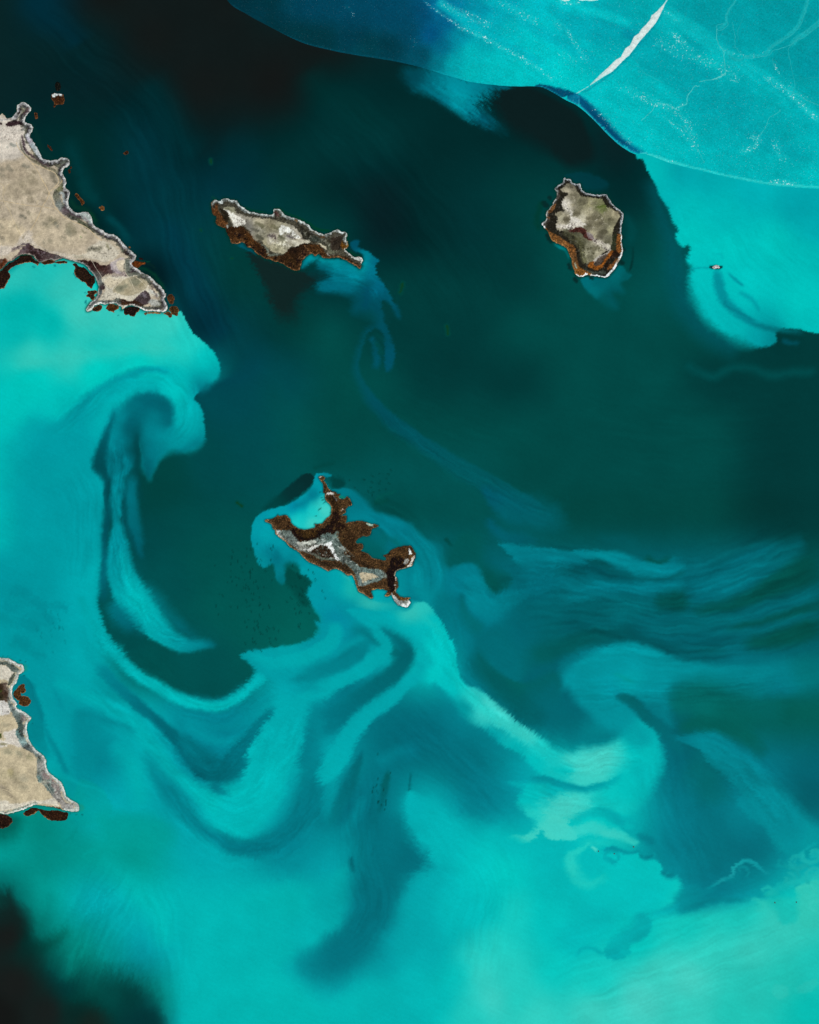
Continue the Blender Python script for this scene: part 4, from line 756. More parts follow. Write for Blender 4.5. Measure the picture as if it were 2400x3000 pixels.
# fine mottling that all natural water shows
br = 1 + 0.035 * fbm(F.X / 60, F.Y / 60, 31, 4) + 0.02 * streak(F.X, F.Y, 28, 40, 5, 33) + 0.016 * pn(F.X / 3.1, F.Y / 3.1, 35)
F.C *= br[..., None]

# ------------------------------------------------------------------ materials
def lin(c): return np.where(c <= 0.04045, c / 12.92, ((c + 0.055) / 1.055) ** 2.4)
def albedo(c): return np.clip((lin(np.clip(c, 0, 1)) - VEIL) / LIT, 0.0002, 0.9)

def material(name, rough=0.9, spec=0.2, grain=(), bump=(), specks=None, ior=None, wave=None):
    """procedural surface: survey colour x several scales of noise, relief, optional bright flecks"""
    m = bpy.data.materials.new(name); m.use_nodes = True; t = m.node_tree; L = t.links
    b = t.nodes['Principled BSDF']
    b.inputs['Roughness'].default_value = rough; b.inputs['Specular IOR Level'].default_value = spec
    if ior: b.inputs['IOR'].default_value = ior
    at = t.nodes.new('ShaderNodeAttribute'); at.attribute_name = 'tone'
    geo = t.nodes.new('ShaderNodeNewGeometry')
    col = at.outputs['Color']
    for k, (size, lo, hi, det) in enumerate(grain):
        n = t.nodes.new('ShaderNodeTexNoise'); n.inputs['Scale'].default_value = 1.0 / size; n.inputs['Detail'].default_value = det
        L.new(geo.outputs['Position'], n.inputs['Vector'])
        r = t.nodes.new('ShaderNodeMapRange'); r.inputs['From Min'].default_value = .3; r.inputs['From Max'].default_value = .7
        r.inputs['To Min'].default_value = lo; r.inputs['To Max'].default_value = hi
        L.new(n.outputs['Fac'], r.inputs['Value'])
        mx = t.nodes.new('ShaderNodeVectorMath'); mx.operation = 'SCALE'
        L.new(col, mx.inputs[0]); L.new(r.outputs['Result'], mx.inputs['Scale']); col = mx.outputs[0]
    if specks:                                   # frost flowers / snow grains, only where the surface carries them
        size, thr, rgb = specks
        at2 = t.nodes.new('ShaderNodeAttribute'); at2.attribute_name = 'frost'
        v = t.nodes.new('ShaderNodeTexVoronoi'); v.inputs['Scale'].default_value = 1.0 / size; v.inputs['Randomness'].default_value = 1
        L.new(geo.outputs['Position'], v.inputs['Vector'])
        rad = t.nodes.new('ShaderNodeSeparateColor'); L.new(v.outputs['Color'], rad.inputs[0])
        # radius of each fleck = frost * random
        mu = t.nodes.new('ShaderNodeMath'); mu.operation = 'MULTIPLY'; L.new(at2.outputs['Fac'], mu.inputs[0]); L.new(rad.outputs[0], mu.inputs[1])
        pw = t.nodes.new('ShaderNodeMath'); pw.operation = 'POWER'; L.new(mu.outputs[0], pw.inputs[0]); pw.inputs[1].default_value = 2.0
        sb = t.nodes.new('ShaderNodeMath'); sb.operation = 'SUBTRACT'; L.new(pw.outputs[0], sb.inputs[0]); L.new(v.outputs['Distance'], sb.inputs[1])
        mr = t.nodes.new('ShaderNodeMapRange'); mr.inputs['From Min'].default_value = -0.1; mr.inputs['From Max'].default_value = 0.25; L.new(sb.outputs[0], mr.inputs['Value'])
        mixc = t.nodes.new('ShaderNodeMix'); mixc.data_type = 'RGBA'
        L.new(mr.outputs['Result'], mixc.inputs['Factor']); L.new(col, mixc.inputs['A']); mixc.inputs['B'].default_value = (*rgb, 1)
        col = mixc.outputs['Result']
    L.new(col, b.inputs['Base Color'])
    last = None
    for (size, strength, dist) in bump:
        n = t.nodes.new('ShaderNodeTexNoise'); n.inputs['Scale'].default_value = 1.0 / size; n.inputs['Detail'].default_value = 4
        L.new(geo.outputs['Position'], n.inputs['Vector'])
        bp = t.nodes.new('ShaderNodeBump'); bp.inputs['Strength'].default_value = strength; bp.inputs['Distance'].default_value = dist
        L.new(n.outputs['Fac'], bp.inputs['Height'])
        if last: L.new(last, bp.inputs['Normal'])
        last = bp.outputs[0]
    if last: L.new(last, b.inputs['Normal'])
    return m

MAT = {
    'water': material('lake_water', .32, .05, [(1500, .97, 1.03, 3), (90, .975, 1.025, 2)], [(70, .15, 1.0)], ior=1.33),
    'ice': material('lake_ice', .34, .05, [(700, .94, 1.06, 4), (44, .86, 1.14, 3)], [(60, .3, 2.0)], specks=(38.0, .5, (.50, .78, .78))),
    'snow': material('wind_packed_snow', .9, .04, [(120, .86, 1.06, 4), (32, .78, 1.1, 3)], [(50, .5, 5.0)]),
    'steppe': material('dry_steppe', .9, .04, [(420, .9, 1.09, 5), (60, .9, 1.1, 4), (26, .9, 1.1, 2)], [(90, .5, 7.0)]),
    'salt': material('salt_crust', .9, .04, [(160, .88, 1.06, 5), (42, .8, 1.12, 3), (22, .88, 1.1, 2)], [(60, .5, 4.0)]),
    'mud': material('wet_mud', .9, .04, [(200, .82, 1.2, 5), (40, .75, 1.3, 3)], [(60, .5, 5.0)]),
    'reeds': material('dry_reeds', .95, .05, [(150, .75, 1.25, 4), (34, .6, 1.5, 3)], [(36, .9, 9.0)]),
    'shore_ice': material('shore_ice_and_rime', .9, .04, [(110, .8, 1.12, 4), (30, .74, 1.18, 3)], [(40, .6, 5.0)]),
    'track': material('bare_track', .95, .05, [(60, .9, 1.1, 3)]),
    'rock': material('bare_rock', .85, .3, [(40, .7, 1.3, 4)], [(25, .7, 5.0)]),
}

# ------------------------------------------------------------------ mesh helpers
def wx_(x): return (x - CX) * M_PX
def wy_(y): return (CY - y) * M_PX

def grid_mesh(name, X, Y, Z, C, keep, mat, parent=None, frost=None, origin=(0, 0)):
    """quads of a survey grid where keep is true -> one mesh object"""
    ny, nx = X.shape
    idx = np.arange(ny * nx).reshape(ny, nx)
    q = np.stack([idx[1:, :-1], idx[1:, 1:], idx[:-1, 1:], idx[:-1, :-1]], -1)[keep]
    if len(q) == 0: return None
    used, inv = np.unique(q.ravel(), return_inverse=True)
    co = np.stack([wx_(X.ravel()[used]) - origin[0], wy_(Y.ravel()[used]) - origin[1], Z.ravel()[used]], -1).astype(np.float32)
    me = bpy.data.meshes.new(name)
    me.vertices.add(len(used)); me.vertices.foreach_set('co', co.ravel())
    me.loops.add(len(inv)); me.loops.foreach_set('vertex_index', inv.astype(np.int32).ravel())
    me.polygons.add(len(q)); me.polygons.foreach_set('loop_start', np.arange(0, len(q) * 4, 4, dtype=np.int32))
    me.polygons.foreach_set('use_smooth', np.ones(len(q), bool))
    me.update(calc_edges=True)
    a = me.color_attributes.new('tone', 'FLOAT_COLOR', 'POINT')
    al = albedo(C.reshape(-1, 3)[used]); a.data.foreach_set('color', np.concatenate([al, np.ones((len(used), 1))], 1).astype(np.float32).ravel())
    if frost is not None:
        b = me.attributes.new('frost', 'FLOAT', 'POINT'); b.data.foreach_set('value', frost.ravel()[used].astype(np.float32))
    me.materials.append(mat)
    o = bpy.data.objects.new(name, me); COL.objects.link(o)
    if parent: o.parent = parent
    return o

def root(name, x, y, label, cat, group=None):
    o = bpy.data.objects.new(name, None); COL.objects.link(o)
    o.location = (wx_(x), wy_(y), 0); o.empty_display_size = 200
    o['label'] = label; o['category'] = cat
    if group: o['group'] = group
    return o

# ------------------------------------------------------------------ water
kx, ky = np.ones(len(xs) - 1, bool), np.ones(len(ys) - 1, bool)
water = grid_mesh('water', F.X, F.Y, np.zeros(F.X.shape), F.C, np.outer(ky, kx), MAT['water'])
water['kind'] = 'structure'

# ------------------------------------------------------------------ ice cover in the north-east
EDGE = """W00 1200,-700 1320,-250 1435,0 1560,90 1725,180 W10 190,272 400,326 600,361 830,400 1000,446 1150,492 1300,527 1500,545 1650,545 1725,562 W20 130,635 200,672 300,757
 400,860 480,930 560,975 620,972 700,1000 800,1035 1000,1085 1300,1155 1500,1180 1725,1195 2400,1240 5200,1300"""
EP, _, _ = pts(EDGE); EPs = catmull(EP, False, 6)
LEAD_L = 'W20 1000,-900 900,-400 800,-60 740,25 700,70 665,95 650,130 600,185 585,210 555,230 530,285 500,305 470,360 440,375 400,415 340,470 270,540 180,592 112,612'
LEAD_R = '112,614 200,592 300,530 360,490 420,455 500,375 525,355 560,310 600,255 650,200 700,140 740,60 752,30 810,-60 960,-400 1080,-900'
LP, _, _ = pts(LEAD_L + ' ' + LEAD_R)
ixs = np.concatenate((np.arange(390, 1866, 2.6), [2100, 2800])); iys = np.concatenate(([-300, -220], np.arange(-140, 440, 2.6)))
I = Field(ixs, iys)
icepoly = np.concatenate((EPs, [(6000, -3000), (400, -3000)]))
I.C[:] = I.colour("""W00 1500,0,00303c 1650,80,003542 W10 0,0,00343e 0,120,00323c 150,0,003a44 200,120,00363f 350,60,003f4a 300,250,003640 500,200,003e50 500,40,00465a 600,320,00404c 750,60,004a64 750,300,003c4a 850,200,00445a
 950,80,004c70 950,350,00485a 1000,220,00507a 1060,300,006682 1040,390,006e7e 1100,130,006088 1030,30,006890 1150,60,0080a0 1180,230,008ca0 1130,400,00a4ac 1250,330,00b2b6 1250,450,00b2b4 1350,250,00a6b0 1400,400,00bcbe
 1500,300,00bcc0 1550,450,00bebf 1250,100,0098ac 1350,30,0092a8 1400,120,00a8b4 1500,180,00b2b8 1500,40,00a0b2 1600,80,00bcc2 1650,200,00c4c6 1650,350,00c0c2 1680,500,00bcbe 1680,20,00bcc6
 W20 60,60,00bcc2 250,60,00b0b8 150,180,00a8b2 350,180,009eaa 400,90,00a8b0 80,300,00c6c8 200,350,00b8bc 100,450,00c8c8 300,420,00b4b8 450,300,00a8b0 500,180,009ca6 600,80,00a2a8 700,20,00a8ae 200,520,00c2c2
 700,250,00a8ae 800,150,00b0b4 850,60,009ea6 650,350,00a8b0 800,400,00a0a8 500,480,00b4b8 400,600,00c0c2 300,600,00bcc0 600,600,00b0b4 550,750,00bcbe 500,850,00b8bc 700,700,00acb0 650,880,00bec0 850,800,00a8ae 800,950,00b8ba
 1000,250,009fa8 1000,60,00969e 1200,100,009ca4 1150,250,009ea6 1050,380,00b2b6 1200,450,00aab0 1000,600,00a4ac 1200,650,00a0a8 1100,850,00a8ae 1000,1000,00b4b8 1300,1050,00b0b4 1350,850,00a8ae 1400,200,009aa2 1500,60,00969e
 1350,380,00a2a8 1500,400,0098a0 1650,200,00989f 1680,420,0096a0 1400,520,00aeb2 1550,650,00b0b4 1650,560,00a0a6 1680,740,00aab0 1500,800,00a4aa 1650,950,00b0b4 1500,1080,00b0b4 1680,1120,00b6b8""", (slice(None), slice(None)))
fi, si = I.fill, I.stroke
si('W10 0,70,60 400,170,60 800,330,60', '00303a', soft=60, op=.35)
fi('W20 -60,530,12 60,548,16 150,575,14 185,595,6 120,612,3 60,612,6 -60,580,6', '003e60', 5, .9, fray=(2, 8, 2, 30))
fi('W20 130,618,3 200,590,4 205,660,4 170,650,3', '006a8c', 2, .9)
fi('W20 205,605,5 245,625,30 310,685,40 375,750,44 445,825,44 525,905,40 640,975,24 600,985,6 530,950,5 440,880,5 350,790,5 270,720,5 215,670,4', 'W20 220,630,005078 300,700,004468 400,790,00446a 470,880,004a6e 560,950,006084 620,975,0088a0', 5, .95, fray=(4, 9, 2.4, 40))
fi('W20 560,972,4 640,980,6 740,1020,5 850,1048,5 760,1050,8 660,1030,10 600,1005,8', '0ab8ba', 3, .8)
for a, c, w_, so in (('W10 0,0 500,40 1000,90', '00445c', 40, 50), ('W10 1020,0 1150,90 1300,200 1500,300 1725,420', '00b4be', 10, 14), ('W10 1300,-20 1500,60 1650,180 1725,220 W20 200,320 400,460', '00b0ba', 12, 16),
                     ('W20 0,30 150,120 350,180 480,230', '00a8b2', 9, 12), ('W20 60,-10 250,60 420,110 560,160', '0ac0c4', 9, 12), ('W20 560,200 700,280 900,400 1100,520', '00a0aa', 12, 16),
                     ('W20 700,60 850,140 1000,240 1150,360 1300,450 1500,580 1640,690 1760,800', '0cb6ba', 16, 14), ('W20 400,330 560,430 700,540 860,640', '00b6ba', 10, 16),
                     ('W20 560,380 760,440 900,560 1050,600', '00a2aa', 18, 30), ('W20 350,560 500,640 700,700 900,860', '00b4b8', 14, 20), ('W20 1000,640 1200,760 1400,900 1700,1000', '00a0a8', 16, 30),
                     ('W20 1300,470 1480,560 1600,700 1725,860', '00acb2', 8, 8), ('W20 640,100 720,160 800,230', '0ab2b8', 9, 10), ('W20 470,200 560,240 600,300', '008fa0', 8, 8)):
    si(a, c, w_, so, .8, fray=(1.5, 14, 2.4, 32))
# darker open margin beside the refrozen crack, bright rims along the sheet's edge
si('W20 760,30 720,110 650,215 590,290 530,360 440,440 380,490 300,545 215,590', '009ba6', 2.0, 2.2, .8)
for k, (c, hw) in enumerate((('00495e', 1.0),)):
    si('W00 1435,6 1560,96 1725,186 W10 190,266 400,320 600,356 830,395 1000,441', '004a5c', 1.2, 1.6, .8)
si('W10 1000,440 1150,486 1300,520 1500,538 1650,540 1725,556 W20 120,625', '14a8b4', 1.0, 2.2, .7)
si('W20 140,630,3 210,668,3 300,748,3 400,850,3 480,920,3 560,966,3', '2a8cb0', soft=1.8, op=.7, taper=False)
si('W20 200,600 208,640 205,660', '2a9ab4', 1, 1.6, .8); si('W20 180,596 176,620 168,640', '1a86a6', .8, 1.5, .6)
si('W20 600,968,4 700,992,8 800,1025,7 900,1050,5 1000,1074,5 1150,1110,5 1300,1142,6 1500,1168,6 1725,1182,6 1900,1185,5', '3cd0cc', soft=2.0, op=.75, taper=False, fray=(1.2, 5, 2, 20))
si('W20 640,985,8 760,1030,10 900,1060,4', '30cac6', soft=2.4, op=.7)
# pale refrozen leads seen through the ice
for a, w_ in (('W20 1200,-20 1190,20 1150,80 1130,150 1080,175', 8), ('W20 1660,-20 1630,60 1590,170 1520,230 1430,290 1380,350', 12), ('W20 1760,110 1700,160 1640,210 1590,240 1540,290', 16), ('W20 1380,350 1280,360 1200,380 1120,300', 8)):
    si(a, '20aeb2', w_ / 3, 3, .7, warp=2)
I.C *= (1 + .05 * streak(I.X, I.Y, 31, 60, 5, 41) + .045 * fbm(I.X / 25, I.Y / 25, 43, 4) + .06 * pn(I.X / 3.4, I.Y / 3.4, 44) + .05 * streak(I.X, I.Y, 31, 16, 3, 45))[..., None]
FZ = Field(ixs, iys)
def fz(path, wd, soft, v, fray=(3, 14, 3, 32)):
    P, X, _ = pts(path)
    FZ.stroke(path, '%02x%02x%02x' % (v, v, v), wd, soft, fray=fray, warp=2)
FZ.C[:] = (0.33 + .16 * fbm(I.X / 40, I.Y / 40, 51, 4))[..., None]
# the clear south-western apron carries little frost
FZ.fill('W00 1000,-800,60 1400,-40,60 W10 950,-30,20 1100,110,20 1250,210,20 1400,320,20 1600,430,20 1725,520,20 1600,620,10 900,620 0,400 W00 1400,300', '303030', 10, .9)
FZ.fill('W20 860,-60,20 1000,200,30 1200,350,30 1450,520,30 1700,700,40 1900,800 1900,-200 1200,-400', '3a3a3a', 10, .85)
for a, w_, so, v in (('W10 930,-10,5 1020,60,10 1120,130,12 1250,210,16 1370,260,14 1500,330,12 1600,380,12 1725,470,10 W20 60,520,8', 6, 8, 205), ('W10 1000,-10 1150,60 1300,130 1400,180', 9, 12, 175),
                     ('W10 1400,-10 1550,80 1700,170', 8, 12, 165), ('W20 30,130 120,180 220,340 280,400', 7, 12, 165), ('W20 60,0 150,20 250,15', 4, 6, 190), ('W20 760,180 870,280 930,340', 9, 14, 175),
                     ('W20 650,250 860,340 1100,420 1240,540', 12, 16, 160), ('W20 440,520 600,610 700,650 820,700 900,800 960,950', 9, 14, 165), ('W20 600,640 700,660 820,690 900,620', 5, 6, 175),
                     ('W20 250,650 360,740 480,850 560,930', 6, 8, 150), ('W20 1360,470 1450,520 1560,620 1640,690 1725,760', 6, 8, 185), ('W20 1500,480 1600,600 1725,640', 5, 8, 150), ('W20 1060,300 1200,340 1320,360 1420,320', 4, 8, 150),
                     ('W20 1270,860 1340,880 1300,940 1200,960', 7, 9, 175), ('W20 1420,860 1480,980 1540,1010', 9, 12, 160), ('W20 1440,380 1450,430 1500,500', 3, 5, 170),
                     ('W20 700,700 860,840 980,990', 5, 8, 165), ('W20 1400,1145 1500,1150 1600,1172', 6, 6, 205), ('W20 580,970 700,1000 850,1040', 3, 4, 180), ('W10 430,10 490,70 510,120', 4, 8, 140), ('W10 840,230 900,260 880,300', 5, 8, 130),
                     ('W20 700,60 830,120', 8, 12, 150), ('W20 80,330 140,370 300,380', 6, 10, 150)):
    fz(a, w_, so, v)
frost = np.clip(FZ.C[..., 0], 0, 1) * .98 * (1 + .3 * fbm(I.X / 9, I.Y / 9, 57, 3))
gl = np.clip((FZ.C[..., 0] - .40) * 1.5, 0, .8) * np.clip(.55 + 1.1 * fbm(I.X / 7, I.Y / 7, 58, 4) + .5 * pn(I.X / 2.7, I.Y / 2.7, 59), 0, 1)
dark = sst((.5 - I.C[..., 1]) / .3)
I.C = I.C * (1 - gl[..., None]) + (hexc('46d2d0') * (1 - dark[..., None]) + hexc('1a90a4') * dark[..., None]) * gl[..., None]
w0, dE, tE, _, _ = I.dist(EPs, False, 60, .35)
inside = I.inside(icepoly, I.X + .35 * I.wx, I.Y + .35 * I.wy)
sE = np.full(I.X.shape, 60.0); sE[w0] = np.minimum(dE, 60)
sE = np.where(inside, sE, -sE)
w1, dL, _, _, _ = I.dist(LP, True, 30, .2)
sL = np.full(I.X.shape, -30.0); ins = I.inside(LP, I.X + .2 * I.wx, I.Y + .2 * I.wy); sL[w1] = np.minimum(dL, 30)[...] * -1
sL = np.where(ins, np.abs(sL), sL)
# which side of the crack: west of its left bank line
LX, _, _ = pts(LEAD_L); LY, _, _ = pts('W20 ' + LEAD_R)
mid = np.array([((a + LY[min(len(LY) - 1, int((len(LX) - 1 - i) * (len(LY) - 1) / (len(LX) - 1)))]) / 2) for i, a in enumerate(LX)])
midpoly = np.concatenate((mid, [(1187, 940), (6000, 940), (6000, -3000), mid[0] + (0, -1000)]))
east = I.inside(midpoly, I.X, I.Y)
zi = np.where(sE < 0, sE * 2.0, np.minimum(2.5, 0.2 + sE * 1.2))
keepI = (np.minimum.reduce([sE[1:, 1:], sE[1:, :-1], sE[:-1, 1:], sE[:-1, :-1]]) > -3.2)
eastq = east[:-1, :-1]
r1 = root('ice_sheet', 800, 40, 'dark thin ice sheet turning turquoise towards the white crack, at the upper edge', 'ice sheet', 'lake ice sheets in the upper right')
r2 = root('ice_sheet', 1500, 200, 'bright turquoise frosted ice sheet right of the long white crack', 'ice sheet', 'lake ice sheets in the upper right')
for rt, msk in ((r1, ~eastq), (r2, eastq)):
    g = grid_mesh('ice_surface', I.X, I.Y, zi, I.C, keepI & msk, MAT['ice'], rt, frost, (rt.location.x, rt.location.y))

def ribbon(name, path, wd, z, col, mat, parent, jitter=0.0, smooth=True, zf=None, seed=1):
    """a narrow strip of ground that follows a path; wd is its half width in survey units, with a raised, uneven crest"""
    P, X, _ = pts(path); wds = np.array(fillnone(X, wd), float)
    n = 6 if smooth else 3
    Q = catmull(P, False, n); hw = np.interp(np.arange(len(Q)) / n, np.arange(len(P)), wds)
    rg = random.Random(seed)
    T = np.gradient(Q, axis=0); T /= np.linalg.norm(T, axis=1)[:, None] + 1e-9
    N = np.stack([-T[:, 1], T[:, 0]], 1)
    j = np.array([rg.uniform(-1, 1) for _ in Q]) * jitter
    j2 = np.array([rg.uniform(.55, 1.35) if jitter else 1 for _ in Q])
    Cn = Q + N * j[:, None]; hw = hw * j2
    rows = [Cn - N * hw[:, None], Cn, Cn + N * hw[:, None]]
    ox, oy = (parent.location.x, parent.location.y) if parent else (0, 0)
    V = []
    for k, R_ in enumerate(rows):
        for p in R_:
            zz = (zf(p[0], p[1]) if zf else 0) + z + (0.6 if k == 1 else 0)
            V.append((wx_(p[0]) - ox, wy_(p[1]) - oy, zz))
    m = len(Q); Fc = []
    for k in range(2):
        for i in range(m - 1):
            a = k * m + i; Fc.append((a, a + 1, a + m + 1, a + m))
    me = bpy.data.meshes.new(name); me.from_pydata(V, [], Fc)
    a = me.color_attributes.new('tone', 'FLOAT_COLOR', 'POINT'); c = albedo(hexc(col))
    a.data.foreach_set('color', np.tile(np.append(c, 1), len(V)).astype(np.float32))
    me.materials.append(mat); me.update()
    o = bpy.data.objects.new(name, me); COL.objects.link(o)
    if parent: o.parent = parent
    return o

# cracks and pressure ridges in the ice
for q, (a, hw, c, jt) in enumerate((
        ('W20 1205,-30 1190,20 1160,50 1135,110 1150,150 1120,185 1085,190 1080,160 1125,150', .55, '30b4b8', .8),
        ('W20 1080,180 1078,240 1095,290 1120,320 1125,380 1132,450 1130,475 1100,480 1060,500 1000,510 968,515', .5, '52ccca', .8),
        ('W20 968,545 940,545 920,570 890,620 885,660 830,675 815,690 770,665 740,655 690,665', .7, '50ccca', .9),
        ('W20 1135,460 1100,485 1050,505', 1.0, '62d0cc', .8),
        ('W20 690,665 650,720 600,760', .5, '48cac8', 1.2),
        ('W20 820,780 860,800 900,850 930,900 970,970 1000,1030', .4, '38c2c2', 1.2),
        ('W20 1480,690 1460,715 1410,745 1390,800 1355,850 1330,885 1300,940 1240,960', .5, '3cc2c2', .7),
        ('W20 1290,870 1335,885', 1.6, '44c6c6', 1.2),
        ('W20 1540,630 1570,560 1570,520 1545,400 1530,320 1545,290 1600,230 1660,180 1740,120', .5, '2ab4b8', .5),
        ('W20 1665,-30 1640,60 1600,170 1520,240 1420,300 1370,350 1280,370 1240,345 1200,300 1195,240 1185,180 1175,140', .55, '2cb4b8', 1.2),
        ('W20 1760,130 1640,230 1590,250 1530,290 1440,320 1400,350 1320,365', .6, '30b6ba', 1.0),
        ('W20 1570,520 1620,500 1680,490 1740,490', .4, '20acb2', .6),
        ('W20 1560,585 1610,610 1660,640 1725,665', .6, '38bec0', 1.0),
        ('W20 1370,480 1420,520 1440,550 1500,560 1560,580', .7, '3cc2c4', 1.4),
        ('W20 1250,100 1230,150 1210,200 1215,250', .4, '22acb2', 1.0),
        ('W20 570,380 600,440 690,500 740,520', .35, '28bcc0', .8),
        ('W20 1430,370 1440,420 1470,460', .5, '2cb4b8', 1.0))):
    o = ribbon('pressure_ridge', a, hw, 2.9, c, MAT['snow'], r2, jt, seed=q)
for q, (a, hw) in enumerate((('W20 88,-10 115,2 150,-2', 1.8), ('W20 196,-6 235,0 280,2 328,0', 1.2))):
    ribbon('snow_drift', a, hw, 2.9, 'e4ecea', MAT['snow'], r1, .6, seed=70 + q)
# the white refrozen crack
sx = np.arange(1160, 1440, .9); sy = np.arange(-140, 216, .9)
K = Field(sx, sy)
K.C[:] = hexc('e4eeeb')
w2, dK, _, _, _ = K.dist(LP, True, 30, .5)
sK = np.full(K.X.shape, -30.0); insK = K.inside(LP, K.X + .25 * K.wx, K.Y + .25 * K.wy)
sK[w2] = -np.minimum(dK, 30); sK = np.where(insK, np.abs(sK), sK) - .9
nz = fbm(K.X / 7, K.Y / 7, 61, 4)
K.C = K.C * (1 + .12 * nz)[..., None]
a = sst((nz * .9 + .25 - np.clip(sK, 0, 5) * .12)) * .75
K.C = K.C * (1 - a[..., None]) + hexc('8cd6d3') * a[..., None]
tip = sst((K.Y - 130) / 90)[..., None] * .6
K.C = K.C * (1 - tip) + hexc('46cac8') * tip
tip = sst((20 - K.Y) / 40)[..., None] * .6
K.C = K.C * (1 - tip) + hexc('2ab8bc') * tip
rl = root('refrozen_crack', 1300, 100, 'long white snow-filled crack tapering down across the turquoise ice to its edge', 'ice crack')
kk = (np.minimum.reduce([sK[1:, 1:], sK[1:, :-1], sK[:-1, 1:], sK[:-1, :-1]]) > -.9)
zz = 2.6 + np.clip(sK, -1, 4) * .7 + .8 * nz
grid_mesh('snow_fill', K.X, K.Y, zz, K.C, kk, MAT['snow'], rl, None, (rl.location.x, rl.location.y))

# ------------------------------------------------------------------ islands
PARTS = ['plateau', 'salt_flat', 'mudflat', 'reed_bed', 'shore_ice']
PMAT = dict(plateau='steppe', salt_flat='salt', mudflat='mud', reed_bed='reeds', shore_ice='shore_ice')

